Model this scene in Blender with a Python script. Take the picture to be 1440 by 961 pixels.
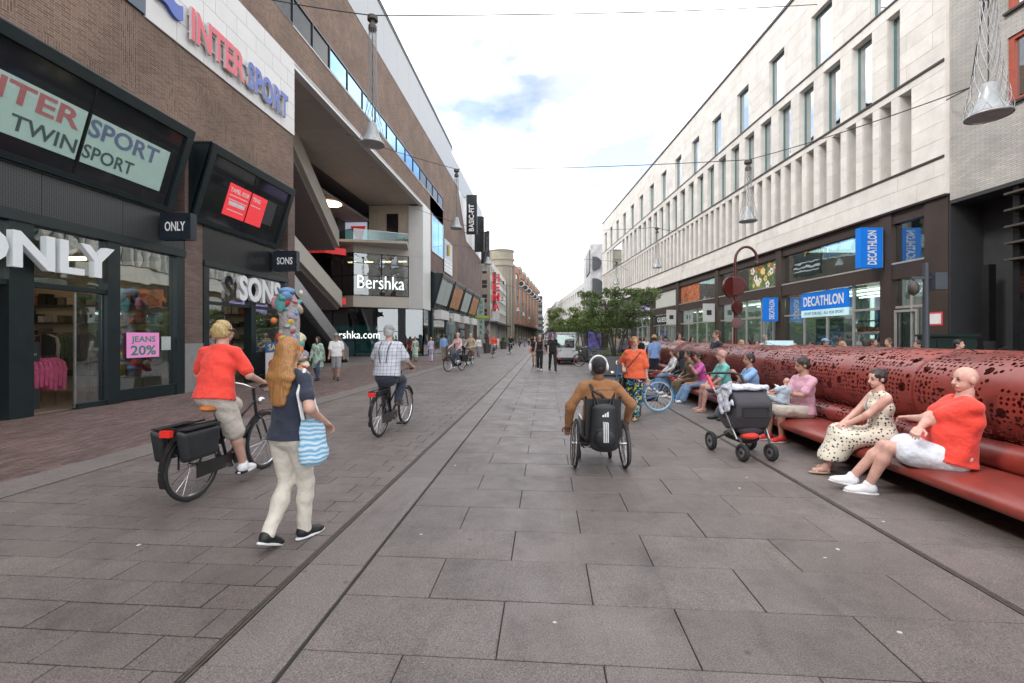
import bpy, bmesh, math, random
import numpy as np
from mathutils import Vector, Matrix

for o in list(bpy.data.objects): bpy.data.objects.remove(o)
SC = bpy.context.scene
COL = SC.collection
rad = math.radians
random.seed(7); rng = np.random.default_rng(7)

# ------------------------------------------------------------------ camera
YAW = 4.29; CH = 1.6; F = 640.0; HOR = 474.5
cs, sn = math.cos(rad(YAW)), math.sin(rad(YAW))
cam_d = bpy.data.cameras.new('camera'); cam = bpy.data.objects.new('camera', cam_d); COL.objects.link(cam)
cam.location = (0, 0, CH); cam.rotation_euler = (rad(90), 0, rad(YAW))
cam_d.sensor_width = 36; cam_d.lens = 16; cam_d.shift_y = -6/1440; cam_d.clip_start = .05; cam_d.clip_end = 3000
SC.camera = cam

# ------------------------------------------------------------------ world, sun, exposure
SUN_EL, SUN_AZ = 43, 246          # azimuth of the light source, clockwise from +Y
w = bpy.data.worlds.new('World'); SC.world = w; w.use_nodes = True
nt = w.node_tree; nt.nodes.clear()
N = nt.nodes.new
out = N('ShaderNodeOutputWorld'); bg = N('ShaderNodeBackground'); bg.inputs[1].default_value = .105
sky = N('ShaderNodeTexSky'); sky.sky_type = 'NISHITA'; sky.sun_disc = False
sky.sun_elevation = rad(SUN_EL); sky.sun_rotation = rad(SUN_AZ); sky.dust_density = .6; sky.altitude = 1500; sky.ozone_density = 2.5
tc = N('ShaderNodeTexCoord'); mp = N('ShaderNodeMapping'); mp.inputs['Scale'].default_value = (1, 1, 2.2)
mp.inputs['Location'].default_value = (-1.771322912797243, 2.6458560065279944, 1.1438516466414494)
n1 = N('ShaderNodeTexNoise'); n1.inputs['Scale'].default_value = 1.9; n1.inputs['Detail'].default_value = 7; n1.inputs['Roughness'].default_value = .55
cr = N('ShaderNodeValToRGB'); cr.color_ramp.elements[0].color = (.22, .22, .22, 1); cr.color_ramp.elements[0].position = .36; cr.color_ramp.elements[1].position = .51
n2 = N('ShaderNodeTexNoise'); n2.inputs['Scale'].default_value = 3.2; n2.inputs['Detail'].default_value = 8
cr2 = N('ShaderNodeValToRGB'); cr2.color_ramp.elements[0].color = (3.1, 3.35, 3.7, 1); cr2.color_ramp.elements[1].color = (9.6, 9.6, 9.6, 1)
cr2.color_ramp.elements[0].position = .34; cr2.color_ramp.elements[1].position = .52
mx = N('ShaderNodeMix'); mx.data_type = 'RGBA'
L = nt.links.new
L(tc.outputs['Generated'], mp.inputs[0]); L(mp.outputs[0], n1.inputs[0]); L(mp.outputs[0], n2.inputs[0])
L(n1.outputs[0], cr.inputs[0]); L(n2.outputs[0], cr2.inputs[0])
L(cr.outputs[0], mx.inputs[0]); L(sky.outputs[0], mx.inputs[6]); L(cr2.outputs[0], mx.inputs[7])
L(mx.outputs[2], bg.inputs[0]); L(bg.outputs[0], out.inputs[0])
sd = bpy.data.lights.new('sun', 'SUN'); sd.energy = .8; sd.angle = rad(11); sd.color = (1, .96, .9)
so = bpy.data.objects.new('sun', sd); COL.objects.link(so)
_az = rad(SUN_AZ); _e = rad(SUN_EL)
_to = Vector((math.sin(_az)*math.cos(_e), math.cos(_az)*math.cos(_e), math.sin(_e)))
so.rotation_euler = (-_to).to_track_quat('-Z', 'Y').to_euler(); so.location = (0, -20, 60)
SC.view_settings.view_transform = 'Standard'; SC.view_settings.look = 'None'
SC.view_settings.exposure = 1.56; SC.view_settings.gamma = 1; SC.view_settings.use_curve_mapping = False
try: SC.cycles.use_denoising = True
except Exception: pass

# ------------------------------------------------------------------ survey helpers (photo bearing -> point in the place)
def at_depth(px, py, d):
    xc = (px-720)/F*d
    return Vector((xc*cs-d*sn, d*cs+xc*sn, CH-(py-HOR)*d/F))
def ground(px, py, z=0): return at_depth(px, py, (CH-z)*F/(py-HOR))
def at_x(px, X, py=HOR):
    t = (px-720)/F
    return at_depth(px, py, X/(t*cs-sn))

# ------------------------------------------------------------------ materials
MATS = {}
def _base(name):
    m = bpy.data.materials.new(name); m.use_nodes = True
    nt = m.node_tree; b = nt.nodes['Principled BSDF']; return m, nt, b
def mat(name, col, rough=.6, metal=0, var=.12, vs=5, bump=0, bs=60, coat=0, emit=0, sheen=0, rnd=0, spec=None, bd=.01):
    if name in MATS: return MATS[name]
    m, nt, b = _base(name); N = nt.nodes.new; L = nt.links.new
    c = (*col, 1); b.inputs['Roughness'].default_value = rough; b.inputs['Metallic'].default_value = metal
    if coat: b.inputs['Coat Weight'].default_value = coat; b.inputs['Coat Roughness'].default_value = .12
    if sheen: b.inputs['Sheen Weight'].default_value = sheen
    if spec is not None: b.inputs['Specular IOR Level'].default_value = spec
    tc = N('ShaderNodeTexCoord')
    no = N('ShaderNodeTexNoise'); no.inputs['Scale'].default_value = vs; no.inputs['Detail'].default_value = 6; no.inputs['Roughness'].default_value = .65
    L(tc.outputs['Object'], no.inputs[0])
    mr = N('ShaderNodeMapRange'); mr.inputs[1].default_value = .3; mr.inputs[2].default_value = .7
    mr.inputs[3].default_value = 1-var; mr.inputs[4].default_value = 1+var
    L(no.outputs[0], mr.inputs[0])
    fac = mr.outputs[0]
    if rnd:
        oi = N('ShaderNodeObjectInfo'); ge = N('ShaderNodeNewGeometry')
        ad = N('ShaderNodeMath'); ad.operation = 'ADD'; L(oi.outputs['Random'], ad.inputs[0]); L(ge.outputs['Random Per Island'], ad.inputs[1])
        fr = N('ShaderNodeMath'); fr.operation = 'FRACT'; L(ad.outputs[0], fr.inputs[0])
        m2 = N('ShaderNodeMapRange'); m2.inputs[3].default_value = 1-rnd; m2.inputs[4].default_value = 1+rnd; L(fr.outputs[0], m2.inputs[0])
        mu = N('ShaderNodeMath'); mu.operation = 'MULTIPLY'; L(fac, mu.inputs[0]); L(m2.outputs[0], mu.inputs[1]); fac = mu.outputs[0]
    vm = N('ShaderNodeVectorMath'); vm.operation = 'SCALE'; vm.inputs[0].default_value = col; L(fac, vm.inputs['Scale'])
    L(vm.outputs[0], b.inputs['Base Color'])
    r2 = N('ShaderNodeMapRange'); r2.inputs[3].default_value = max(.02, rough-.1); r2.inputs[4].default_value = min(1, rough+.1); L(no.outputs[0], r2.inputs[0]); L(r2.outputs[0], b.inputs['Roughness'])
    if bump:
        nb = N('ShaderNodeTexNoise'); nb.inputs['Scale'].default_value = bs; nb.inputs['Detail'].default_value = 4; L(tc.outputs['Object'], nb.inputs[0])
        bp = N('ShaderNodeBump'); bp.inputs['Strength'].default_value = bump; bp.inputs['Distance'].default_value = bd
        L(nb.outputs[0], bp.inputs['Height']); L(bp.outputs[0], b.inputs['Normal'])
    if emit:
        L(vm.outputs[0], b.inputs['Emission Color']); b.inputs['Emission Strength'].default_value = emit
    MATS[name] = m; return m
def glass(name, tint=(.75, .85, .83), refl=.12, edge=.8, rough=.0, wob=.02, coat=(.93, .97, 1)):
    if name in MATS: return MATS[name]
    m = bpy.data.materials.new(name); m.use_nodes = True; nt = m.node_tree; nt.nodes.clear(); N = nt.nodes.new; L = nt.links.new
    o = N('ShaderNodeOutputMaterial'); tr = N('ShaderNodeBsdfTransparent'); tr.inputs[0].default_value = (*tint, 1)
    gl = N('ShaderNodeBsdfGlossy'); gl.inputs['Roughness'].default_value = rough; gl.inputs[0].default_value = (*coat, 1)
    lw = N('ShaderNodeLayerWeight'); lw.inputs[0].default_value = .35
    mr = N('ShaderNodeMapRange'); mr.inputs[3].default_value = refl; mr.inputs[4].default_value = edge; L(lw.outputs['Facing'], mr.inputs[0])
    mi = N('ShaderNodeMixShader'); L(mr.outputs[0], mi.inputs[0]); L(tr.outputs[0], mi.inputs[1]); L(gl.outputs[0], mi.inputs[2]); L(mi.outputs[0], o.inputs[0])
    if wob:
        tc = N('ShaderNodeTexCoord'); no = N('ShaderNodeTexNoise'); no.inputs['Scale'].default_value = .9; L(tc.outputs['Object'], no.inputs[0])
        bp = N('ShaderNodeBump'); bp.inputs['Strength'].default_value = wob; bp.inputs['Distance'].default_value = .3; L(no.outputs[0], bp.inputs['Height']); L(bp.outputs[0], gl.inputs['Normal'])
    MATS[name] = m; return m
def glow(name, col, st):
    return mat(name, col, .5, var=.05, emit=st)

# ------------------------------------------------------------------ mesh builder
class MB:
    def __init__(s): s.v = []; s.f = []; s.uv = None
    def _add(s, vs, fs):
        b = len(s.v); s.v += [tuple(v) for v in vs]; s.f += [tuple(i+b for i in f) for f in fs]; return s
    def box(s, x0, x1, y0, y1, z0, z1, M=None):
        vs = [Vector(p) for p in ((x0,y0,z0),(x1,y0,z0),(x1,y1,z0),(x0,y1,z0),(x0,y0,z1),(x1,y0,z1),(x1,y1,z1),(x0,y1,z1))]
        if M is not None: vs = [M@v for v in vs]
        return s._add(vs, [(0,3,2,1),(4,5,6,7),(0,1,5,4),(1,2,6,5),(2,3,7,6),(3,0,4,7)])
    def bev(s, x0, x1, y0, y1, z0, z1, b=.003):   # slab with chamfered upper edges
        vs = [(x0,y0,z0),(x1,y0,z0),(x1,y1,z0),(x0,y1,z0),(x0,y0,z1-b),(x1,y0,z1-b),(x1,y1,z1-b),(x0,y1,z1-b),(x0+b,y0+b,z1),(x1-b,y0+b,z1),(x1-b,y1-b,z1),(x0+b,y1-b,z1)]
        return s._add(vs, [(8,9,10,11),(0,1,5,4),(1,2,6,5),(2,3,7,6),(3,0,4,7),(4,5,9,8),(5,6,10,9),(6,7,11,10),(7,4,8,11)])
    def bar(s, a, b, w, h=None, up=(0,0,1)):
        a, b = Vector(a), Vector(b); h = h or w; d = (b-a).normalized(); up = Vector(up)
        if abs(d.dot(up)) > .98: up = Vector((1,0,0))
        r = d.cross(up).normalized(); u = r.cross(d)
        vs = [p+r*i*w/2+u*j*h/2 for p in (a, b) for i, j in ((-1,-1),(1,-1),(1,1),(-1,1))]
        return s._add(vs, [(3,2,1,0),(4,5,6,7),(0,1,5,4),(1,2,6,5),(2,3,7,6),(3,0,4,7)])
    def tube(s, pts, r, n=8, caps=True, closed=False):
        pts = [Vector(p) for p in pts]; m = len(pts); rs = r if isinstance(r, (list, tuple)) else [r]*m
        vs, fs = [], []; u = None
        for i, p in enumerate(pts):
            if closed: t = (pts[(i+1) % m]-pts[i-1]).normalized()
            else: t = (pts[min(i+1, m-1)]-pts[max(i-1, 0)]).normalized()
            if u is None: u = t.orthogonal().normalized()
            else:
                u = u-t*u.dot(t)
                u = u.normalized() if u.length > 1e-6 else t.orthogonal().normalized()
            v = t.cross(u)
            for k in range(n):
                a = 2*math.pi*k/n; vs.append(p+(u*math.cos(a)+v*math.sin(a))*rs[i])
        for i in range(m if closed else m-1):
            for k in range(n):
                j = (i+1) % m
                fs.append((i*n+k, i*n+(k+1) % n, j*n+(k+1) % n, j*n+k))
        if caps and not closed: fs.append(tuple(range(n-1, -1, -1))); fs.append(tuple(range((m-1)*n, m*n)))
        return s._add(vs, fs)
    def ring(s, c, R, r, axis=(1,0,0), n=40, k=8, sq=1.0):
        ax = Vector(axis).normalized(); u = ax.orthogonal().normalized(); v = ax.cross(u); c = Vector(c); vs, fs = [], []
        for i in range(n):
            a = 2*math.pi*i/n; e = u*math.cos(a)+v*math.sin(a)
            for j in range(k):
                b = 2*math.pi*j/k; vs.append(c+e*(R+r*math.cos(b))+ax*r*sq*math.sin(b))
        for i in range(n):
            for j in range(k): fs.append((i*k+j, ((i+1) % n)*k+j, ((i+1) % n)*k+(j+1) % k, i*k+(j+1) % k))
        return s._add(vs, fs)
    def lathe(s, prof, n=20, c=(0,0,0), M=None):   # prof (r, z)
        vs, fs = [], []; m = len(prof); c = Vector(c)
        for r, z in prof:
            for k in range(n):
                a = 2*math.pi*k/n; v = Vector((r*math.cos(a), r*math.sin(a), z)); vs.append((M@v if M is not None else v)+c)
        for i in range(m-1):
            for k in range(n): fs.append((i*n+k, i*n+(k+1) % n, (i+1)*n+(k+1) % n, (i+1)*n+k))
        if prof[0][0] > 1e-4: fs.append(tuple(range(n-1, -1, -1)))
        if prof[-1][0] > 1e-4: fs.append(tuple(range((m-1)*n, m*n)))
        return s._add(vs, fs)
    def ell(s, c, r, n=14, m=9, M=None):
        prof = [(max(1e-5, math.sin(math.pi*i/(m-1))), -math.cos(math.pi*i/(m-1))) for i in range(m)]
        S = Matrix.Diagonal(Vector(r)); S = (M@S) if M is not None else S
        return s.lathe(prof, n, c, S)
    def prism(s, poly, a, b, plane='xz'):   # polygon extruded along the third axis
        def f(p, t): return {'xz': (p[0], t, p[1]), 'yz': (t, p[0], p[1]), 'xy': (p[0], p[1], t)}[plane]
        n = len(poly)
        return s._add([f(p, a) for p in poly]+[f(p, b) for p in poly], [tuple(range(n)), tuple(range(2*n-1, n-1, -1))]+[(i, n+i, n+(i+1) % n, (i+1) % n) for i in range(n)])
    def quad(s, *vs): return s._add(vs, [tuple(range(len(vs)))])
    def build(s, name, m, parent=None, smooth=False, fix=True):
        me = bpy.data.meshes.new(name); me.from_pydata([tuple(v) for v in s.v], [], s.f); me.update()
        if fix:
            bm = bmesh.new(); bm.from_mesh(me); bmesh.ops.recalc_face_normals(bm, faces=bm.faces); bm.to_mesh(me); bm.free()
        if smooth:
            me.polygons.foreach_set('use_smooth', [True]*len(me.polygons))
            try: me.set_sharp_from_angle(angle=rad(38))
            except Exception: pass
        me.materials.append(MATS[m] if isinstance(m, str) else m)
        o = bpy.data.objects.new(name, me); COL.objects.link(o)
        if parent is not None: o.parent = parent
        return o
def empty(name, loc=(0,0,0), rz=0):
    o = bpy.data.objects.new(name, None); COL.objects.link(o); o.location = loc; o.rotation_euler = (0, 0, rad(rz)); o.empty_display_size = .2; return o
def tag(o, label=None, cat=None, group=None, kind=None):
    if label: o['label'] = label
    if cat: o['category'] = cat
    if group: o['group'] = group
    if kind: o['kind'] = kind
    return o
def B(name, m, parent, *boxes):
    b = MB()
    for x in boxes: b.box(*x)
    return b.build(name, m, parent)
def copy_tree(o, parent=None):
    c = o.copy(); COL.objects.link(c); c.parent = parent
    for ch in o.children: copy_tree(ch, c)
    return c

# ------------------------------------------------------------------ lettering
_tcache = {}
def _glyph(s, bold=0.0):
    k = (s, bold)
    if k in _tcache: return _tcache[k]
    cu = bpy.data.curves.new('t', 'FONT'); cu.body = s; cu.size = 1; cu.offset = bold; cu.resolution_u = 3; cu.fill_mode = 'FRONT'
    ob = bpy.data.objects.new('t', cu); COL.objects.link(ob)
    dg = bpy.context.evaluated_depsgraph_get(); me = bpy.data.meshes.new_from_object(ob.evaluated_get(dg))
    V = np.array([v.co[:] for v in me.vertices]) if len(me.vertices) else np.zeros((0, 3)); Fc = [tuple(p.vertices) for p in me.polygons]
    # boundary edges for the sides
    ec = {}
    for f in Fc:
        for i in range(len(f)):
            a, b = f[i], f[(i+1) % len(f)]; ec[(a, b)] = 1
    bd = [(a, b) for (a, b) in ec if (b, a) not in ec]
    bpy.data.objects.remove(ob); bpy.data.curves.remove(cu); bpy.data.meshes.remove(me)
    _tcache[k] = (V, Fc, bd); return _tcache[k]
def text(s, m, parent, o, r, u, width, height, depth=.004, bold=.0, name='lettering', letters=False, side=None):
    """lettering whose lower left corner is o, running along r, up u; stands out by depth"""
    o, r, u = Vector(o), Vector(r).normalized(), Vector(u).normalized(); n = r.cross(u)
    V, _, _ = _glyph(s, bold); x0, x1 = V[:,0].min(), V[:,0].max(); y0, y1 = V[:,1].min(), V[:,1].max()
    items = []
    if letters:
        for i, ch in enumerate(s):
            if ch == ' ': continue
            W, Fc, bd = _glyph(ch, bold); right = _glyph(s[:i+1], bold)[0][:,0].max()
            items.append((W+np.array([right-W[:,0].max(), 0, 0]), Fc, bd))
    else: items.append(_glyph(s, bold))
    res = []
    for V, Fc, bd in items:
        mb = MB(); k = len(V); vs = []
        for z in (depth, 0):
            for p in V: vs.append(o+r*float((p[0]-x0)/(x1-x0)*width)+u*float((p[1]-y0)/(y1-y0)*height)+n*z)
        fs = list(Fc)+[(b, a, a+k, b+k) for a, b in bd]
        mb._add(vs, fs); ob = mb.build('letter' if letters else name, m, parent, fix=False)
        if side is not None:
            ob.data.materials.append(MATS[side] if isinstance(side, str) else side)
            for i in range(len(Fc), len(fs)): ob.data.polygons[i].material_index = 1
        res.append(ob)
    return res

# ================================================================== the ground
def granite(name, col, rnd=.075, stain=.5):
    m, nt, b = _base(name); N = nt.nodes.new; L = nt.links.new
    ge = N('ShaderNodeNewGeometry'); oi = N('ShaderNodeObjectInfo')
    def math_(op, a, c=None):
        n = N('ShaderNodeMath'); n.operation = op
        for i, x in enumerate((a, c)):
            if x is None: continue
            if isinstance(x, (int, float)): n.inputs[i].default_value = x
            else: L(x, n.inputs[i])
        return n.outputs[0]
    def noise(sc, det=5, ro=.6):
        n = N('ShaderNodeTexNoise'); n.inputs['Scale'].default_value = sc; n.inputs['Detail'].default_value = det; n.inputs['Roughness'].default_value = ro
        L(ge.outputs['Position'], n.inputs[0]); return n.outputs[0]
    def rng_(x, a, b_, c, d):
        n = N('ShaderNodeMapRange'); n.inputs[1].default_value = a; n.inputs[2].default_value = b_; n.inputs[3].default_value = c; n.inputs[4].default_value = d; L(x, n.inputs[0]); return n.outputs[0]
    f = math_('FRACT', math_('ADD', oi.outputs['Random'], ge.outputs['Random Per Island']))
    fac = rng_(f, 0, 1, 1-rnd, 1+rnd)
    fac = math_('MULTIPLY', fac, rng_(noise(190, 2), .3, .7, .6, 1.42))            # crystals
    fac = math_('MULTIPLY', fac, rng_(noise(95, 2), .34, .66, .72, 1.32))
    fac = math_('MULTIPLY', fac, rng_(noise(.55, 6, .7), .35, .62, 1-stain*.55, 1.08))   # wear in large patches
    fac = math_('MULTIPLY', fac, rng_(noise(2.3, 6, .75), .36, .5, 1-stain*.45, 1.0))
    vo = N('ShaderNodeTexVoronoi'); vo.inputs['Scale'].default_value = 2.6; L(ge.outputs['Position'], vo.inputs[0])   # trodden gum
    gum = math_('MULTIPLY', rng_(vo.outputs['Distance'], .035, .06, 1, 0), rng_(noise(.8, 2), .43, .45, 0, 1))
    fac = math_('MULTIPLY', fac, rng_(gum, 0, 1, 1, .55))
    mpn = N('ShaderNodeMapping'); mpn.inputs['Scale'].default_value = (2.6, .32, 1); L(ge.outputs['Position'], mpn.inputs[0])
    ns = N('ShaderNodeTexNoise'); ns.inputs['Scale'].default_value = 1.6; ns.inputs['Detail'].default_value = 7; ns.inputs['Roughness'].default_value = .72; ns.inputs['Distortion'].default_value = .6; L(mpn.outputs[0], ns.inputs[0])
    fac = math_('MULTIPLY', fac, rng_(ns.outputs[0], .30, .44, .72, 1.0))     # wheel tracks and runs of dirt along the street
    vm = N('ShaderNodeVectorMath'); vm.operation = 'SCALE'; vm.inputs[0].default_value = col; L(fac, vm.inputs['Scale'])
    vo2 = N('ShaderNodeTexVoronoi'); vo2.inputs['Scale'].default_value = 1.7; L(ge.outputs['Position'], vo2.inputs[0])
    chip = rng_(vo2.outputs['Distance'], .012, .02, 1, 0)
    mi = N('ShaderNodeMix'); mi.data_type = 'RGBA'; L(chip, mi.inputs[0]); L(vm.outputs[0], mi.inputs[6]); mi.inputs[7].default_value = (.42, .41, .39, 1)
    L(mi.outputs[2], b.inputs['Base Color'])
    L(rng_(noise(3, 6, .7), .3, .7, .42, .68), b.inputs['Roughness'])
    bp = N('ShaderNodeBump'); bp.inputs['Strength'].default_value = .25; bp.inputs['Distance'].default_value = .004; L(noise(230, 2), bp.inputs['Height']); L(bp.outputs[0], b.inputs['Normal'])
    MATS[name] = m; return m
granite('granite', (.156, .131, .122)); granite('granite_small', (.153, .128, .119)); granite('granite_pale', (.158, .135, .127), stain=.2)
granite('clinker', (.118, .076, .068), rnd=.3, stain=.25)
mat('joint', (.03, .027, .025), .95, var=.3, vs=9)
mat('far_pave', (.156, .131, .122), .6, var=.15, vs=1.2)
mat('steel_dark', (.085, .072, .062), .55, .3, var=.3, vs=20)
mat('steel', (.45, .45, .46), .35, .9, var=.1)

gnd = MB().quad((-400,-60,-.03),(400,-60,-.03),(400,1500,-.03),(-400,1500,-.03)).build('ground', 'far_pave'); tag(gnd, kind='structure')

def pave(root, x0, x1, y0, y1, lx, ly, m, n_obj, name='slab', bond=.5, top=0.0, gap=.006, jit=.002, cut=None):
    items = []; row = 0; y = y0
    while y < y1-1e-6:
        x = x0-lx*(bond*(row % 2))-(.0 if bond else 0)
        while x < x1-1e-6:
            a, b_ = max(x, x0), min(x+lx, x1)
            if b_-a > .05: items.append((a+gap/2, b_-gap/2, y+gap/2, min(y+ly, y1)-gap/2))
            x += lx
        y += ly; row += 1
    def vis(t):
        cx, cy = (t[0]+t[1])/2, (t[2]+t[3])/2; d = cy*cs-cx*sn; xc = cx*cs+cy*sn
        return math.hypot(cx, cy)+(1000 if d < .7 or abs(xc) > 1.25*d+.4 else 0)
    items.sort(key=vis)
    for t in items[:n_obj]:
        MB().bev(t[0], t[1], t[2], t[3], -.025, top+random.uniform(-jit, jit)).build(name, m, root, fix=False)
    if items[n_obj:]:
        mb = MB()
        for t in items[n_obj:]: mb.bev(t[0], t[1], t[2], t[3], -.025, top+random.uniform(-jit, jit))
        tag(mb.build(name+'_field', m, root, fix=False), kind='stuff')
pv = B('pavement', 'joint', None, (-1.26, 7.6, -3, 62, -.028, -.012)); tag(pv, kind='structure')
pave(pv, -1.25, 2.735, -.75, 62, 1.0, .5, 'granite', 230, bond=.47)
pave(pv, 2.79, 7.6, -.75, 40, 1.0, .5, 'granite', 60, bond=.4)
gs = B('gutter_strip', 'joint', None, (-1.674, -1.262, -3, 80, -.0285, -.0125)); tag(gs, kind='structure')
pave(gs, -1.672, -1.268, -.9, 80, .4, 1.0, 'granite_pale', 60, bond=0, gap=.004)
sp = B('side_pavement', 'joint', None, (-5.4, -1.716, -3, 62, -.029, -.013)); tag(sp, kind='structure')
pave(sp, -5.38, -1.72, -.7, 62, .5, .25, 'granite_small', 300, bond=.33, gap=.009)
kb = B('kerb_strip', 'joint', None, (-5.96, -5.402, -3, 90, -.0295, -.0135)); tag(kb, kind='structure')
pave(kb, -5.955, -5.41, -.5, 90, .6, 1.0, 'granite_pale', 60, bond=0, top=.006)
bp_ = B('brick_pavement', 'joint', None, (-10.5, -5.962, -3, 70, -.03, -.014)); tag(bp_, kind='structure')
mb = MB()
for j in range(int(4.42/.068)):
    x = -10.39+j*.068
    for i in range(110):
        y = 2.6+i*.215+(j % 2)*.107
        mb.bev(x+.003, x+.065, y+.003, y+.212, -.02, random.uniform(-.002, .003), .002)
tag(mb.build('brick_field', 'clinker', bp_, fix=False), kind='stuff')
B('brick_sheet', 'clinker', bp_, (-10.39, -5.97, 26.4, 70, -.02, -.001), (-10.39, -5.97, -3, 2.58, -.02, -.001))
for nm, x in (('drain_channel', -1.695), ('slot_drain', 2.7625)):
    d = B(nm, 'steel_dark', None, (x-.019, x-.003, -3, 75, -.024, .001), (x+.003, x+.019, -3, 75, -.024, .001), (x-.003, x+.003, -3, 75, -.0245, -.012)); tag(d, kind='structure')
# small litter
for px, py in ((195,767),(592,752),(780,876),(1178,773),(1160,785),(1265,890),(1242,734),(1040,687),(1050,672),(640,655)):
    p = ground(px, py); t = tag(MB().lathe([(.001,.007),(.012,.009),(.014,.004)], 7).build('chewing_gum', mat('gum', (.5,.49,.46), .8)), 'pale spot of chewing gum stuck on the grey paving slabs', 'gum', 'gum spots on the paving'); t.location = (p.x, p.y, 0); t.scale = (1, random.uniform(.5, 1.3), .5)

# ================================================================== left side: brick shopping building
def brick_wall(name, ca, cb, mortar, weave=True):
    m, nt, b = _base(name); N = nt.nodes.new; L = nt.links.new
    ge = N('ShaderNodeNewGeometry'); sx = N('ShaderNodeSeparateXYZ'); L(ge.outputs['Position'], sx.inputs[0])
    ad = N('ShaderNodeMath'); ad.operation = 'ADD'; L(sx.outputs[0], ad.inputs[0]); L(sx.outputs[1], ad.inputs[1])
    H = N('ShaderNodeCombineXYZ'); L(ad.outputs[0], H.inputs[0]); L(sx.outputs[2], H.inputs[1])
    Vv = N('ShaderNodeCombineXYZ'); L(sx.outputs[2], Vv.inputs[0]); L(ad.outputs[0], Vv.inputs[1])
    cell = N('ShaderNodeVectorMath'); cell.operation = 'SNAP'; cell.inputs[1].default_value = (.44, .66, 1); L(H.outputs[0], cell.inputs[0])
    wn = N('ShaderNodeTexWhiteNoise'); wn.noise_dimensions = '2D'; L(cell.outputs[0], wn.inputs[0])
    th = N('ShaderNodeMath'); th.operation = 'GREATER_THAN'; th.inputs[1].default_value = .72 if weave else 2; L(wn.outputs[0], th.inputs[0])
    mx = N('ShaderNodeMix'); mx.data_type = 'VECTOR'; L(th.outputs[0], mx.inputs[0]); L(H.outputs[0], mx.inputs[4]); L(Vv.outputs[0], mx.inputs[5])
    br = N('ShaderNodeTexBrick'); br.inputs['Scale'].default_value = 1; br.inputs['Brick Width'].default_value = .23; br.inputs['Row Height'].default_value = .055
    br.inputs['Mortar Size'].default_value = .007; br.inputs['Mortar Smooth'].default_value = .2; br.inputs['Bias'].default_value = -.1
    br.inputs[1].default_value = (*ca, 1); br.inputs[2].default_value = (*cb, 1); br.inputs[3].default_value = (*mortar, 1)
    L(mx.outputs[1], br.inputs[0])
    no = N('ShaderNodeTexNoise'); no.inputs['Scale'].default_value = .7; no.inputs['Detail'].default_value = 6; L(ge.outputs['Position'], no.inputs[0])
    mr = N('ShaderNodeMapRange'); mr.inputs[1].default_value = .3; mr.inputs[2].default_value = .7; mr.inputs[3].default_value = .8; mr.inputs[4].default_value = 1.2; L(no.outputs[0], mr.inputs[0])
    vm = N('ShaderNodeVectorMath'); vm.operation = 'SCALE'; L(br.outputs[0], vm.inputs[0]); L(mr.outputs[0], vm.inputs['Scale']); L(vm.outputs[0], b.inputs['Base Color'])
    bp = N('ShaderNodeBump'); bp.inputs['Strength'].default_value = .7; bp.inputs['Distance'].default_value = .012; bp.invert = True; L(br.outputs['Fac'], bp.inputs['Height']); L(bp.outputs[0], b.inputs['Normal'])
    b.inputs['Roughness'].default_value = .85; MATS[name] = m; return m
brick_wall('brick_weave', (.112, .064, .046), (.20, .127, .094), (.275, .212, .16))
brick_wall('brick_plain', (.125, .08, .067), (.185, .122, .102), (.13, .107, .094), False)
brick_wall('brick_grey', (.38, .365, .34), (.46, .44, .41), (.30, .29, .27), False)
mat('teal_frame', (.012, .021, .024), .35, .2, var=.15, coat=.2)
mat('black_panel', (.012, .013, .015), .22, 0, var=.15)
mat('dark_grey', (.04, .042, .045), .5)
mat('alu', (.33, .34, .355), .45, .25, var=.08, vs=1.5)
mat('white_panel', (.60, .59, .575), .45, 0, var=.05, vs=1.5, rnd=.03)
mat('beige_panel', (.46, .43, .375), .6, 0, var=.05, vs=1.5)
mat('soffit', (.46, .405, .36), .6, 0, var=.06, vs=1.0, rnd=.05)
mat('soffit_stone', (.46, .39, .31), .6, var=.08, rnd=.06)
mat('purple_dark', (.13, .10, .11), .6)
mat('int_floor', (.22, .17, .13), .35, var=.15); mat('int_wall', (.42, .37, .28), .8, var=.06, vs=2); mat('int_dark', (.05, .045, .042), .7)
mat('white_letter', (.70, .73, .74), .4, var=.03); mat('red_letter', (.62, .07, .10), .4, var=.05); mat('blue_letter', (.05, .10, .40), .4, var=.05)
mat('letter_side', (.55, .52, .52), .5)
glass('shop_glass', (.80, .86, .84), .10, .75); glass('sky_refl_glass', (.25, .36, .45), .45, .9, coat=(.42, .68, 1.0)); glass('dark_glass', (.45, .50, .50), .16, .8); glass('green_glass', (.60, .80, .74), .12, .7, wob=0)  # bluish window glass: blue sky reflection put into its gloss colour
glow('lamp_warm', (1, .72, .42), 3.2); glow('lamp_white', (1, .98, .95), 3)
glow('screen_teal', (.26, .37, .33), .1)

XF = -10.4
LB = empty('shopping_building', (XF, 0, 0))
tag(LB, 'long dark brick shopping building with slanted shop windows and open stair atrium on the left', 'building')
def lb(name, m, *bx, parent=None): return B(name, m, parent or LB, *bx)
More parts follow.
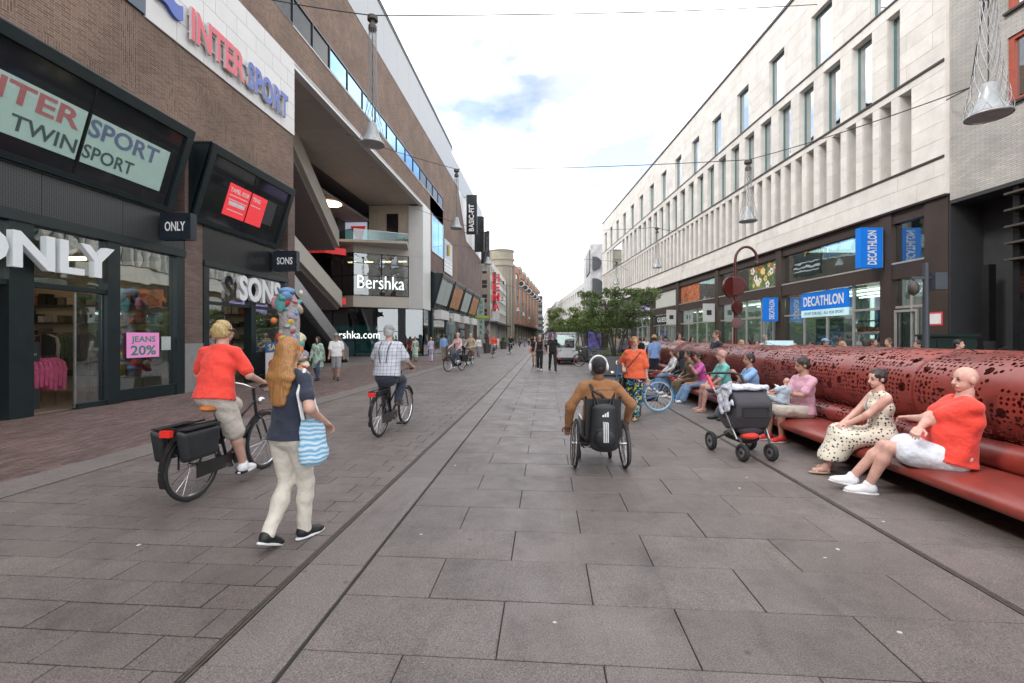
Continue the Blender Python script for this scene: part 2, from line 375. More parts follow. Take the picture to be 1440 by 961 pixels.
# brick skin (x = outward from the facade, y = along the street)
lb('wall', 'brick_weave', (-.5, 0, 2, 18.05, 7.6, 9.88), (-.5, 0, 2, 11.0, 9.88, 13.0), (-.5, 0, 2, 18.05, 12.99, 14.45),
   (-.5, 0, 18.05, 45.4, 12.97, 14.45), (-.5, 0, 45.4, 53.2, 8.0, 19.25), (-.5, 0, 2, 45.4, 15.68, 19.25), (-.5, 0, 40.25, 45.4, 12.9, 14.45))
pl = MB().prism([(53.2, 7.9), (73.6, 7.4), (73.6, 13.9), (58.8, 14.1), (53.2, 19.25)], -.5, 0, 'yz').build('wall', 'brick_plain', LB)
lb('wall', 'brick_plain', (-.5, -.002, 40.25, 53.2, 7.6, 12.9))
lb('pilaster', 'brick_plain', (-.4, .06, 12.32, 13.0, 1.42, 7.6), (-.4, .06, 17.55, 18.05, 1.42, 7.6), (-.5, 0, 2, 12.3, 7.25, 7.6), (-.5, 0, 13.0, 17.55, 7.25, 7.6))
lb('pilaster_base', mat('base_grey', (.22, .215, .21), .7), (-.4, .075, 12.31, 13.01, 0, 1.418), (-.4, .075, 17.54, 18.06, 0, 1.418))
# ribbon windows
def ribbon(y0, y1, m, n):
    st = (y1-y0)/n
    for i in range(n):
        wn = lb('window', 'teal_frame', (-.2, .012, y0+i*st, y0+i*st+.06, 14.45, 15.68), (-.2, .012, y0+i*st+.06, y0+(i+1)*st, 14.45, 14.52), (-.2, .012, y0+i*st+.06, y0+(i+1)*st, 15.6, 15.68))
        lb('pane', m, (-.08, -.04, y0+i*st+.06, y0+(i+1)*st, 14.52, 15.6), parent=wn)
ribbon(2, 21.2, 'black_panel', 12); ribbon(21.2, 37, 'sky_refl_glass', 8); ribbon(37, 45.4, 'black_panel', 4)
lb('ribbon_backing', 'dark_grey', (-.45, -.2, 2, 45.4, 14.45, 15.68))
lb('ribbon_sill', 'white_panel', (-.05, .03, 18, 45.6, 14.40, 14.448))
# parapet of pale metal
for i in range(27):
    y = 2+i*2.65; lb('parapet_panel', 'alu', (-.5, .02, y, y+2.64, 19.26, 22.4 if y < 48 else 22.0))
lb('roof_rail', 'dark_grey', (-.8, .06, 2, 50, 22.42, 22.55), (-.8, .0, 2, 50, 22.75, 22.82), *[(-.4, -.35, 2+i*2, 2.05+i*2, 22.5, 22.8) for i in range(24)])
mb = MB().prism([(53.25, 19.24), (58.85, 14.15), (73.6, 13.95), (73.6, 19.24)], -.5, .015, 'yz'); mb.build('white_cladding', 'white_panel', LB)
lb('end_wall', 'brick_plain', (-12, -.51, 73.1, 73.6, 4, 13.9)); lb('end_wall', 'white_panel', (-12, -.51, 73.1, 73.6, 13.91, 22))
lb('wall', 'brick_weave', (-.5, 0, -45, 1.99, 0, 13.0)); lb('coping', 'alu', (-.5, .04, -45, 1.99, 13.0, 13.2)); lb('roof', 'dark_grey', (-14, -.5, -45, 1.79, 12.6, 12.8)); lb('roof', 'dark_grey', (-14, -.5, 2, 73.1, 21.6, 21.8)); lb('back_wall', 'int_dark', (-14.2, -14, 2, 73.6, 0, 21.6)); lb('rear_wall', 'int_dark', (-14, -.5, 1.8, 2.0, 0, 21.6))  # low wall, coping and roof behind the camera: unseen, added to shade near paving
# white sign field, large tiles
sf = lb('sign_field', 'letter_side', (-.4, .03, 11.05, 18.05, 9.9, 12.97))
ys = [11.05+7.0*i/7 for i in range(8)]
for r in range(5):
    z0, z1 = 9.9+r*.614, 9.9+(r+1)*.614; off = .5 if r % 2 else 0
    yy = [11.05]+[11.05+off+i for i in range(1-(0 if off else 0), 7)]+[18.05]
    yy = sorted(set(round(v, 3) for v in yy if 11.05 <= v <= 18.05))
    for a, b_ in zip(yy, yy[1:]): lb('tile', 'white_panel', (.03, .05, a+.006, b_-.006, z0+.006, z1-.006), parent=sf)
lb('corner_panel', mat('navy_panel', (.035, .06, .10), .35, var=.1), (-.3, .06, 10.2, 11.03, 9.95, 13))
# channel letters of the sports shop
text('INTER', 'red_letter', LB, (.12, 12.4, 10.2), (0, 1, 0), (0, 0, 1), 2.35, .95, .08, .03, letters=True, side='letter_side')
text('SPORT', 'blue_letter', LB, (.12, 14.9, 10.2), (0, 1, 0), (0, 0, 1), 2.45, .95, .08, .03, letters=True, side='letter_side')
lb('letter_rail', 'letter_side', (.05, .12, 12.4, 17.35, 10.4, 10.45), (.05, .12, 12.4, 17.35, 10.9, 10.95))
lo = MB(); pts = []
for i in range(17):   # flag-like wave under a round dot
    u = i/16; pts.append((11.3+u*.85, 10.55+.09*math.sin(u*6.28)))
poly = pts+[(p[0], p[1]+.42) for p in pts[::-1]]
lo.prism(poly, .06, .16, 'yz').build('logo_wave', 'blue_letter', LB)
lo = MB().lathe([(.001, 0), (.2, 0), (.2, .1), (.001, .1)], 24, (.06, 11.6, 11.4), Matrix.Rotation(rad(90), 3, 'Y')); lo.build('logo_dot', 'red_letter', LB)

# slanted display windows that lean out above the shops
def slant(y0, y1, zb, zt, ob, ot, split, name='display_window'):
    fr = .2
    def pt(y, v, o=0): return (ob+(ot-ob)*v+o, y, zb+(zt-zb)*v)
    def slab(a, b_, v0, v1, o0, o1, nm, m, par):
        mb = MB(); vs = [pt(y, v, o) for o in (o0, o1) for y, v in ((a, v0), (b_, v0), (b_, v1), (a, v1))]
        mb._add(vs, [(0,1,2,3),(7,6,5,4),(0,4,5,1),(1,5,6,2),(2,6,7,3),(3,7,4,0)]); return mb.build(nm, m, par)
    win = slab(y0+.06, y1-.06, 0.0, .06, -.3, -.07, name, 'teal_frame', LB)
    for yy in (y0, y1-.06): MB().prism([(-.3, zb-.02), (ob-.02, zb-.02), (ot-.02, zt), (-.3, zt+.02)], yy, yy+.06, 'xz').build('cheek', 'teal_frame', win)
    for a, b_, v0, v1 in ((y0, y1, 0, .06), (y0, y1, .9, 1.0), (y0, y0+fr, .06, .9), (y1-fr, y1, .06, .9)): slab(a, b_, v0, v1, -.06, .06, 'frame', 'teal_frame', win)
    mbt = MB(); mbt._add([(-.3, y0, zt+.02), (ot, y0, zt+.02), (ot, y1, zt+.02), (-.3, y1, zt+.02), (-.3, y0, zt+.1), (ot, y0, zt+.06), (ot, y1, zt+.06), (-.3, y1, zt+.1)], [(0,3,2,1),(4,5,6,7),(0,1,5,4),(1,2,6,5),(2,3,7,6),(3,0,4,7)]); mbt.build('roof_cap', 'teal_frame', win)
    ysp = [y0+fr]+split+[y1-fr]
    for a, b_ in zip(ysp, ysp[1:]): slab(a+.012, b_-.012, .06, .9, -.03, -.015, 'pane', 'panel_glass', win)
    for s_ in split: slab(s_-.012, s_+.012, .06, .9, -.02, .01, 'mullion', 'black_panel', win)
    return win, pt, slab
m_, nt_, b_ = _base('panel_glass'); b_.inputs['Base Color'].default_value = (.016, .017, .02, 1); b_.inputs['Roughness'].default_value = .06; MATS['panel_glass'] = m_
w1, pt1, slab1 = slant(3.2, 11.76, 5.0, 7.2, .1, .8, [5.3, 9.15])
slab1(6.2, 9.1, .2, .66, -.012, .0, 'banner', 'screen_teal', w1); slab1(9.2, 11.25, .2, .66, -.012, .0, 'banner', 'screen_teal', w1)
upv = Vector(pt1(0, 1))-Vector(pt1(0, 0)); upv.normalize(); hgt = (Vector(pt1(0, 1))-Vector(pt1(0, 0))).length
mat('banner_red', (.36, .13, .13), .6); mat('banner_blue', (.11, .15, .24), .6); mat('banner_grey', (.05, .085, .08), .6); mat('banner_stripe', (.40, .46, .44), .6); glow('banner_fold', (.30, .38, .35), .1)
text('INTER', 'banner_red', w1, pt1(6.95, .46, .005), (0, 1, 0), upv, 2.05, hgt*.17, .006, .02)
text('SPORT', 'banner_blue', w1, pt1(9.2, .46, .005), (0, 1, 0), upv, 1.75, hgt*.17, .006, .02)
text('TWIN', 'banner_grey', w1, pt1(7.85, .25, .005), (0, 1, 0), upv, 1.2, hgt*.13, .006, .01)
text('SPORT', 'banner_grey', w1, pt1(9.2, .25, .005), (0, 1, 0), upv, 1.2, hgt*.13, .006, .01)
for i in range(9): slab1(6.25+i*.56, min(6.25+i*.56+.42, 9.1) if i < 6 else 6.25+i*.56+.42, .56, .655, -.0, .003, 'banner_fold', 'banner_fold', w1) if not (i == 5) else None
w2, pt2, slab2 = slant(12.45, 16.75, 5.0, 7.2, .1, .8, [14.6])
glow('screen_red', (.62, .035, .045), .25); mat('white_print', (.75, .75, .75), .5)
slab2(13.55, 14.57, .22, .66, -.012, .0, 'poster', 'screen_red', w2); slab2(14.63, 15.45, .22, .66, -.012, .0, 'poster', 'screen_red', w2); slab2(15.47, 16.0, .3, .66, -.012, .0, 'poster', 'dark_grey', w2)
u2 = upv; 
text('TAPEL KOR', 'white_print', w2, pt2(13.62, .55, .004), (0, 1, 0), u2, .9, hgt*.06, .004, .02); text('TING', 'white_print', w2, pt2(14.7, .55, .004), (0, 1, 0), u2, .4, hgt*.06, .004, .02)
for k, v in enumerate((.50, .44, .37, .30)): slab2(13.65+.05*(k > 1), 14.5-.05*(k > 1), v, v+.012, -.004, .004, 'print_line', 'white_print', w2)
slab2(13.7, 14.45, .385, .425, -.004, .004, 'print_line', 'white_print', w2); slab2(14.7, 15.2, .48, .492, -.004, .004, 'print_line', 'white_print', w2)

# perforated grille under the display windows, beams
def perf(name):
    m, nt, b = _base(name); N = nt.nodes.new; L = nt.links.new
    ge = N('ShaderNodeNewGeometry'); sx = N('ShaderNodeSeparateXYZ'); L(ge.outputs['Position'], sx.inputs[0])
    outs = []
    for o in (1, 2):
        m1 = N('ShaderNodeMath'); m1.operation = 'MULTIPLY'; m1.inputs[1].default_value = 22; L(sx.outputs[o], m1.inputs[0])
        m2 = N('ShaderNodeMath'); m2.operation = 'PINGPONG'; m2.inputs[1].default_value = .5; L(m1.outputs[0], m2.inputs[0]); outs.append(m2.outputs[0])
    mn = N('ShaderNodeMath'); mn.operation = 'MINIMUM'; L(outs[0], mn.inputs[0]); L(outs[1], mn.inputs[1])
    cr = N('ShaderNodeValToRGB'); cr.color_ramp.elements[0].position = .12; cr.color_ramp.elements[0].color = (.055, .058, .06, 1); cr.color_ramp.elements[1].position = .2; cr.color_ramp.elements[1].color = (.008, .008, .008, 1)
    L(mn.outputs[0], cr.inputs[0]); L(cr.outputs[0], b.inputs['Base Color']); b.inputs['Roughness'].default_value = .5; MATS[name] = m
perf('grille')
for y0, y1 in ((3.2, 5.0), (5.01, 6.8), (6.81, 8.6), (8.61, 10.4), (10.41, 12.28)): lb('grille_panel', 'grille', (-.3, .06, y0, y1, 4.1, 4.96))
for y0, y1 in ((13.02, 14.5), (14.51, 16.0), (16.01, 17.52)): lb('fascia_panel', 'black_panel', (-.3, .05, y0, y1, 3.95, 4.96))
lb('beam', 'teal_frame', (-.3, .12, 3.2, 12.3, 3.88, 4.09), (-.3, .12, 13.01, 17.53, 3.78, 3.94), (-.3, .1, 3.2, 12.3, 4.965, 5.02), (-.3, .1, 13.01, 17.53, 4.965, 5.02))

# shop fronts
def post(y0, y1, z1=3.88, x1=.08): return lb('post', 'teal_frame', (-.2, x1, y0, y1, 0, z1))
for a, b_ in ((3.2, 3.5), (5.6, 5.9), (8.02, 8.45), (10.0, 10.32), (12.02, 12.3)): post(a, b_)
for a, b_ in ((13.02, 13.25), (15.25, 15.5), (17.3, 17.53)): post(a, b_, 3.78)
lb('transom', 'teal_frame', (-.12, .05, 3.5, 10.0, 2.62, 2.72), (-.12, .05, 13.25, 17.3, 2.62, 2.72))
lb('sill', 'teal_frame', (-.12, .05, 10.32, 12.02, .02, .3), (-.12, .05, 15.5, 17.3, .02, .22), (-.12, .05, 3.5, 5.6, .02, .25))
def pane(y0, y1, z0, z1, m='shop_glass', x=-.05): return lb('pane', m, (x, x+.012, y0, y1, z0, z1))
for y0, y1, z0, z1 in ((3.5,5.6,.25,2.62),(3.5,5.6,2.72,3.88),(5.9,8.02,2.72,3.88),(8.45,10.0,2.72,3.88),(10.32,12.02,.3,3.88),(9.35,9.98,.03,2.6),(13.25,15.25,2.72,3.78),(15.5,17.3,2.72,3.78),(15.5,17.3,.22,2.62),(13.25,14.1,.05,2.62)): pane(y0, y1, z0, z1)
lb('door_edge', 'steel', (-.06, -.02, 9.33, 9.37, .03, 2.6)); lb('door_plinth', 'teal_frame', (-.1, .05, 9.35, 10.0, 0, .12))
# stand-off shop name letters
text('ONLY', 'white_letter', LB, (.22, 6.95, 2.93), (0, 1, 0), (0, 0, 1), 2.95, .72, .14, .03, letters=True, side='white_letter')
text('SONS', 'white_letter', LB, (.16, 14.35, 2.82), (0, 1, 0), (0, 0, 1), 2.35, .85, .12, .035, letters=True, side='letter_side')
# interiors
lb('shop_floor', 'int_floor', (-6, -.2, 3.2, 12.3, -.02, .015), (-6, -.2, 13.0, 17.5, -.02, .015))
lb('shop_wall', 'int_wall', (-6.1, -6, 3.2, 12.3, 0, 3.9), (-6.1, -6, 13, 17.5, 0, 3.9), (-6, -.2, 12.31, 12.45, 0, 3.9), (-6, -.2, 3.0, 3.19, 0, 3.9), (-6, -.2, 12.8, 12.99, 0, 3.9), (-6, -.2, 17.55, 17.7, 0, 3.9))
lb('shop_ceiling', 'int_dark', (-6, -.2, 3.2, 12.3, 3.8, 3.86), (-6, -.2, 13, 17.5, 3.7, 3.76))
for x, y in ((-2, 6.2), (-2, 8.6), (-4, 7.2), (-4, 9.8), (-2, 10.9), (-2, 14.4), (-3.5, 16.2)):
    lb('ceiling_lamp', 'lamp_warm', (x-.5, x+.5, y-.06, y+.06, 3.6, 3.68))
cl_cols = [(.02,.02,.02),(.35,.30,.22),(.5,.09,.18),(.12,.10,.09),(.05,.06,.09),(.30,.10,.08),(.4,.38,.35),(.08,.09,.05)]
for i, c in enumerate(cl_cols): mat('cloth%d' % i, c, .85, var=.25, vs=12, bump=.4, bs=25)
def rack(x, y, n, cols, z=1.35, label=None, ln=1.2):
    r = empty('clothes_rack', (XF+x, y, .015)); tag(r, label, 'clothes rack')
    MB().tube([(0,-ln/2,0),(0,-ln/2,z),(0,ln/2,z),(0,ln/2,0)], .014, 6).build('rail', 'steel_dark', r)
    for i in range(n):
        yy = -ln/2+.06+i*(ln-.12)/max(1, n-1); mb = MB(); h = random.uniform(.65, .8)
        mb._add([(-.22,yy,z-.12),(0,yy-.01,z-.03),(.22,yy,z-.12),(.24,yy+.03,z-.3),(.2,yy+.04,z-h),(-.2,yy-.02,z-h),(-.24,yy-.02,z-.3)], [(0,1,2,3,4,5,6)])
        mb._add([(-.22,yy+.06,z-.12),(0,yy+.05,z-.03),(.22,yy+.06,z-.12),(.24,yy+.09,z-.3),(.2,yy+.1,z-h),(-.2,yy+.05,z-h),(-.24,yy+.05,z-.3)], [(6,5,4,3,2,1,0)])
        b0 = len(mb.v)-14
        mb.f += [(b0+k, b0+7+k, b0+7+(k+1) % 7, b0+(k+1) % 7) for k in range(7)]
        mb.build('garment', 'cloth%d' % random.choice(cols), r)
rack(-1.0, 9.45, 7, [2], 1.15, 'rack of pink tops just inside the open shop door', .7)
rack(-2.0, 10.9, 12, [0,1,3,4,7], 1.7, 'dark rack of coats deep inside the fashion shop')
rack(-3.2, 11.3, 12, [0,3,5,6], 1.7, 'rack of mixed shirts at the back of the fashion shop', 1.8)
rack(-1.2, 11.5, 12, [0,3,1], 1.7, 'rack of black and tan clothes at the back right of the fashion shop', 1.6)
rack(-1.6, 8.2, 9, [1,3,6], 1.45, 'rack of beige clothes behind the left shop pane')
rack(-1.6, 15.6, 10, [1,5,6], 1.6, 'rack of yellow and beige shirts inside the menswear shop')
rack(-2.4, 16.8, 10, [0,4,3], 1.6, 'rack of dark suits inside the menswear shop window')
g = lb('security_gate', 'dark_grey', (-.9, -.82, 9.05, 9.3, .02, 1.5)); text('ONLY', 'white_print', g, (-.81, 9.1, 1.2), (0,1,0), (0,0,1), .13, .04)
for j, z in enumerate((.5, 1.0, 1.5, 2.0, 2.5)):
    lb('wall_shelf', 'int_dark', (-5.5, -.6, 12.02, 12.3, z, z+.03)); lb('wall_shelf', 'int_dark', (-5.5, -.6, 17.25, 17.53, z, z+.03))
    for i in range(16):
        if random.random() < .8:
            x = -5.4+i*.3; hh_ = random.uniform(.12, .38)
            for yq in (12.05, 17.28): lb('folded_stock', 'cloth%d' % random.choice((0, 0, 1, 3, 4, 5, 6, 7)), (x, x+random.uniform(.18, .27), yq, yq+.22, z+.03, z+.03+hh_))
# posters on the glass
p_ = tag(B('pink_poster', mat('pink_print', (.85, .30, .62), .6, var=.03), None, (XF+.01, XF+.016, 10.55, 11.5, 1.08, 1.72)), 'pink sale poster with green lettering on the shop window', 'poster')
mat('green_print', (.02, .22, .16), .6); text('JEANS', 'green_print', p_, (XF+.0165, 10.68, 1.43), (0,1,0), (0,0,1), .7, .2, .003, .015); text('20%', 'green_print', p_, (XF+.0165, 10.66, 1.14), (0,1,0), (0,0,1), .74, .25, .003, .02)
tag(B('leaflet', 'banner_stripe', None, (XF+.01, XF+.016, 11.58, 11.88, 1.25, 1.62)), 'small photo leaflet stuck beside the pink poster', 'leaflet')
q = ground(366, 548); sb_ = empty('sale_board', (XF+.5, 15.95, 0), 0); tag(sb_, 'white sale board with blue header outside the menswear shop', 'sign')
B('panel', 'white_panel', sb_, (-.02, .02, -.52, .52, .25, 1.05)); hd = B('header', mat('sale_blue', (.02, .10, .30), .5), sb_, (-.022, .022, -.53, .53, 1.05, 1.42)); B('stand', 'dark_grey', sb_, (-.15, .15, -.3, -.24, 0, .25), (-.15, .15, .24, .3, 0, .25))
mat('gold_print', (.75, .55, .12), .5); mat('dark_print', (.02, .025, .04), .5)
text('SALE', 'gold_print', sb_, (.024, -.42, 1.13), (0,1,0), (0,0,1), .84, .22, .003, .01)
for s_, z, wd in (('2', .86, .1), ('VOOR', .68, .55), ('€30', .5, .4)): text(s_, 'dark_print', sb_, (.024, -wd/2, z), (0,1,0), (0,0,1), wd, .12, .003, .01)
# blade signs
def blade(y, x0, x1, z0, z1, s, label):
    r = empty('blade_sign', (XF, y, z0)); tag(r, label, 'sign')
    B('box', 'dark_sign', r, (x0, x1, -.11, .11, 0, z1-z0)); B('bracket', 'teal_frame', r, (-.1, x0, -.04, .04, .1, z1-z0-.1))
    h = (z1-z0)*.36; wd = (x1-x0)*.66
    text(s, 'white_print', r, ((x0+x1)/2-wd/2, -.112, (z1-z0)/2-h/2), (1,0,0), (0,0,1), wd, h, .006, .015, letters=True)
mat('dark_sign', (.012, .018, .026), .3, var=.1)
blade(11.5, .13, 1.0, 4.2, 4.9, 'ONLY', 'dark square blade sign with white lettering beside the large slanted window')
blade(16.55, .13, 1.05, 4.1, 4.85, 'SONS', 'dark blade sign with white lettering next to the atrium opening')

# ------------------------------------------------------------------ the open atrium
AT = empty('atrium', (XF, 0, 0)); AT.parent = LB; AT.location = (0, 0, 0)
def ab(name, m, *bx): return B(name, m, LB, *bx)
for i in range(7):
    for j in range(2): ab('soffit_panel', 'soffit', (-4.7+j*2.38, -4.7+j*2.38+2.36, 18.06+i*2.82, 18.06+i*2.82+2.80, 12.85, 12.9))
ab('fascia', 'white_panel', (-.3, .04, 18.05, 40.2, 12.70, 12.96)); ab('pier', 'white_panel', (-1.2, .05, 37.7, 40.2, 4.0, 8.4), (-1.2, .05, 37.7, 40.2, 8.41, 12.69))
ab('atrium_ceiling', 'purple_dark', (-13.5, -4.7, 18.05, 40, 12.86, 13)); ab('atrium_back', 'purple_dark', (-13.6, -13.5, 18, 40, 0, 13)); mat('mauve', (.27, .225, .225), .7); ab('atrium_side', 'mauve', (-13.5, -.5, 17.72, 18.04, 0, 12.9))
for x, y, z, r_ in ((-5.5, 32.5, 11.42, .8), (-5.5, 21.8, 12.6, .5), (-8, 26, 12.5, .6)):
    MB().lathe([(.01, 0), (r_, .0), (r_, .06), (.01, .06)], 24, (x, y, z)).build('round_lamp', 'lamp_warm', LB)
ab('inner_soffit', mat('mauve', (.27, .225, .225), .7), (-9, -4.75, 26, 37.9, 11.5, 11.7)); ab('inner_block', 'int_dark', (-9, -4.8, 24, 26, 9.2, 12.8))
# end wall: shop below, glazed floor, terrace
ab('terrace_wall', 'soffit_stone', (-4.7, -1.2, 37.9, 38.1, 9.2, 12.84))
for r in range(5):
    for c in range(4):
        a = -4.7+c*.875+(.4 if r % 2 else 0); b2 = min(a+.86, -1.21)
        if b2-a > .1 and not (a < -2.1 and b2 > -3.2 and r < 4): ab('stone', 'soffit_stone', (a, b2, 37.88, 37.9, 9.25+r*.72, 9.25+r*.72+.705))
ab('terrace_door', 'black_panel', (-3.15, -2.15, 37.86, 37.9, 9.2, 12.1))
mat('red_art', (.55, .02, .02), .5, emit=.15); mat('sky_art', (.45, .5, .6), .5, emit=.2)
ab('far_window', 'sky_art', (-6.8, -4.9, 37.9, 38.0, 9.2, 11.45)); MB().prism([(-6.3, 11.1), (-5.0, 11.1), (-5.3, 10), (-5.2, 9.2), (-6.0, 9.2), (-5.9, 10.2)], 37.8, 37.88, 'xz').build('red_sculpture_panel', 'red_art', LB)
ab('dark_column', 'int_dark', (-8.3, -6.8, 36.5, 38, 9.2, 11.5))
def skew(name, m, a, b2, z0, z1, th=.25):   # wall strip from plan point a to b2 (offsets in the building frame)
    mb = MB(); d = Vector((b2[0]-a[0], b2[1]-a[1], 0)).normalized(); n = Vector((d.y, -d.x, 0))*th
    vs = [Vector((p[0], p[1], z)) for z in (z0, z1) for p in (a, b2)]
    vs2 = [v-n for v in vs]; mb._add(vs+vs2, [(0,1,3,2),(5,4,6,7),(0,4,5,1),(2,3,7,6),(1,5,7,3),(0,2,6,4)]); return mb.build(name, m, LB)
A_, B_, C_ = (-1.2, 37.72), (-5.0, 35.4), (-7.4, 36.6)
for a, b2 in ((B_, A_), (C_, B_)):
    skew('band', 'beige_panel', a, b2, 8.42, 9.28); skew('band', 'beige_panel', a, b2, 4.05, 4.98)
    skew('balustrade', 'green_glass', a, b2, 9.28, 10.3, .02); skew('handrail', 'steel', a, b2, 10.3, 10.34, .05)
skew('terrace_floor', 'beige_panel', (-8, 36), (-1.2, 37.7), 9.0, 9.2, -2.5)
ab('floor_slab', 'int_dark', (-8.5, -1.2, 37.8, 43, 4.2, 4.9), (-8.5, -1.2, 37.8, 43, 8.5, 9.2)); ab('shop_back', 'int_wall', (-8.5, -.5, 42.9, 43, 0, 9))
def glazed(a, b2, z0, z1, nx, zs, m):
    a, b2 = Vector((*a, 0)), Vector((*b2, 0)); d = (b2-a)/nx
    for i in range(nx):
        for z_, zz in zip(zs, zs[1:]):
            p, q_ = a+d*i, a+d*(i+1); pn = skew('pane', m, (p.x, p.y), (q_.x, q_.y), z_+.03, zz-.03, .02)
    mb = MB()
    for i in range(nx+1): p = a+d*i; mb.bar((p.x, p.y, z0), (p.x, p.y, z1), .07)
    for z_ in zs: mb.bar((a.x, a.y, z_), (b2.x, b2.y, z_), .06)
    mb.build('window_frame', 'black_panel', LB)
glazed(B_, A_, 4.98, 8.42, 2, [5.0, 6.6, 7.6, 8.4], 'dark_glass'); glazed(C_, B_, 4.98, 8.42, 2, [5.0, 6.6, 8.4], 'dark_glass')
glow('shop_light', (1, .85, .6), .7)
for x in (-6.5, -5, -3.4, -2): ab('ceiling_lamp', 'lamp_warm', (x-.35, x+.35, 38.5, 38.7, 8.1, 8.2)); 
dN = (Vector((*A_, 0))-Vector((*B_, 0))).normalized()
glow('neon', (.9, .96, .94), .5)
o_ = Vector((*B_, 5.55))+dN*.3+Vector((dN.y, -dN.x, 0))*.12
text('Bershka', 'neon', LB, o_, dN, (0,0,1), 3.75, 1.05, .05, -.012, letters=True)
glazed((-8.7, 35.6), (-2.0, 37.5), 0, 4.0, 4, [.05, 1.3, 2.1, 4.0], 'dark_glass'); glow('teal_glow', (.015, .10, .105), .25)
ab('shop_screen', 'teal_glow', (-9.4, -2.0, 38.3, 38.4, .1, 2.6)); ab('shop_dark', 'mauve', (-9.5, -2, 38.4, 38.5, 0, 4.1))
dG = Vector((6.7, 1.9, 0)).normalized()
text('bershka.com', 'neon', LB, Vector((-7.3, 36.0, 1.5))+Vector((dG.y, -dG.x, 0))*.1, dG, (0,0,1), 4.0, .62, .03, -.008)
ab('corner_pier', 'dark_grey', (-2.0, -1.5, 37.4, 37.9, 0, 4.05)); glazed((-1.5, 37.75), (-.1, 38.3), 0, 4.0, 1, [.05, 4.0], 'dark_glass'); glazed((-.1, 38.3), (-.1, 40.2), 0, 4.0, 1, [.05, 2.6, 4.0], 'dark_glass')
# stair flights with plain parapets and red shop strips
def flight(x0, x1, ya, za, yb, zb, hh, m='beige_panel', dx=0):
    MB()._add([(x0,ya,za),(x1,ya,za),(x1+dx,yb,zb),(x0+dx,yb,zb),(x0,ya,za+hh),(x1,ya,za+hh),(x1+dx,yb,zb+hh),(x0+dx,yb,zb+hh)], [(0,3,2,1),(4,5,6,7),(0,1,5,4),(1,2,6,5),(2,3,7,6),(3,0,4,7)]).build('stair_parapet', m, LB)
flight(-3.3, -3.0, 22.5, 12.4, 32.9, 8.3, 1.25, dx=-2.0); flight(-7.3, -3.3, 22.5, 12.2, 32.9, 8.1, .3, 'mauve', dx=-2.0)
flight(-3.3, -3.0, 18.1, 8.2, 33.6, 3.9, 1.15, dx=-2.1); flight(-7.3, -3.3, 18.1, 8.0, 33.6, 3.7, .3, 'mauve', dx=-2.1)
flight(-4.0, -3.7, 21, 4.6, 28.5, .0, .9, 'steel_dark'); flight(-2.6, -2.3, 21, 4.6, 28.5, .0, .9, 'steel'); flight(-3.7, -2.6, 21, 4.3, 28.5, .0, .2, 'dark_grey')
mat('red_sign', (.50, .03, .03), .5, emit=.2)
for z in (8.0, 4.15):
    s_ = ab('strip_sign', 'red_sign', (-8.2, -6.3, 33.2, 33.3, z, z+.5)); text('24/7', 'white_print', s_, (-7.2, 33.195, z+.1), (1,0,0), (0,0,1), .8, .32, .005, .02); text('MARKT', 'white_print', s_, (-8.15, 33.195, z+.12), (1,0,0), (0,0,1), .85, .2, .005, .01)
    MB()._add([(-6.3,33.2,z),(-5.2,34.5,z),(-5.2,34.5,z+.5),(-6.3,33.2,z+.5),(-6.35,33.3,z),(-5.25,34.6,z),(-5.25,34.6,z+.5),(-6.35,33.3,z+.5)], [(0,1,2,3),(7,6,5,4),(0,4,5,1),(3,2,6,7),(1,5,6,2),(0,3,7,4)]).build('strip_sign', 'red_sign', LB)
ab('atrium_floor', 'granite_small', (-13, 0, 18.1, 37.6, -.02, .004))
# ------------------------------------------------------------------ facade beyond the atrium
for a, b2 in ((40.9, 43.2), (43.3, 45.2)): lb('pane', 'sky_refl_glass', (-.05, .03, a, b2, 9.6, 12.8))
lb('blue_window_frame', 'white_panel', (-.05, .06, 40.75, 40.89, 9.5, 12.9), (-.05, .06, 45.22, 45.34, 9.5, 12.9), (-.05, .06, 40.89, 45.22, 9.45, 9.58))
sg = lb('sign_panel', 'black_panel', (-.05, .1, 45.5, 49.5, 8.3, 11.7)); MB().bar((.11, 47.5, 10.2), (.11, 47.5, 11.3), .12, .3).build('mark', 'gold_print', sg); 
for k in range(3): lb('sign_line', 'white_print', (.1, .11, 45.7, 49.3, 8.7+k*.4, 8.85+k*.4), parent=sg)
for i, (a, b2) in enumerate(((41.0, 46.5), (47, 52.5), (53, 58.5), (59, 65))):
    ww, _, sl = slant(a, b2, 4.3, 7.4, .1, 1.0, [(a+b2)/2])
    sl(a+.4, b2-.4, .15, .85, -.012, .004, 'poster', ['banner_stripe', 'poster_orange', 'banner_stripe', 'poster_orange'][i] if i != 1 else mat('poster_orange', (.45, .22, .10), .5, var=.5, vs=1.5), ww)
    lb('light_box', 'white_panel', (.05, .7, a+.5, b2-1.5, 3.3, 4.15)); post(a-.3, a+.1, 4.2, .12)
    lb('pane', 'shop_glass', (-.05, -.03, a+.1, b2+.2, .05, 3.9))
lb('brick_column', 'brick_plain', (-.4, .1, 58.4, 60.5, 0, 4.2), (-.4, .1, 67, 69, 0, 4.2), (-.4, .1, 51.6, 53, 0, 4.2))
lb('shop_wall', 'int_wall', (-5, -4.9, 40.3, 73, 0, 4.3)); lb('shop_ceiling', 'int_dark', (-5, -.3, 40.3, 73, 4.2, 7.6)); lb('shop_floor', 'int_floor', (-5, -.2, 40.3, 73, -.02, .01))
lb('wall', 'brick_plain', (-.5, -.004, 65.2, 73.6, 4.2, 7.5))
for y in (44, 50, 56, 62, 68): lb('ceiling_lamp', 'lamp_white', (-2.3, -1.7, y-.8, y+.8, 4.1, 4.18))
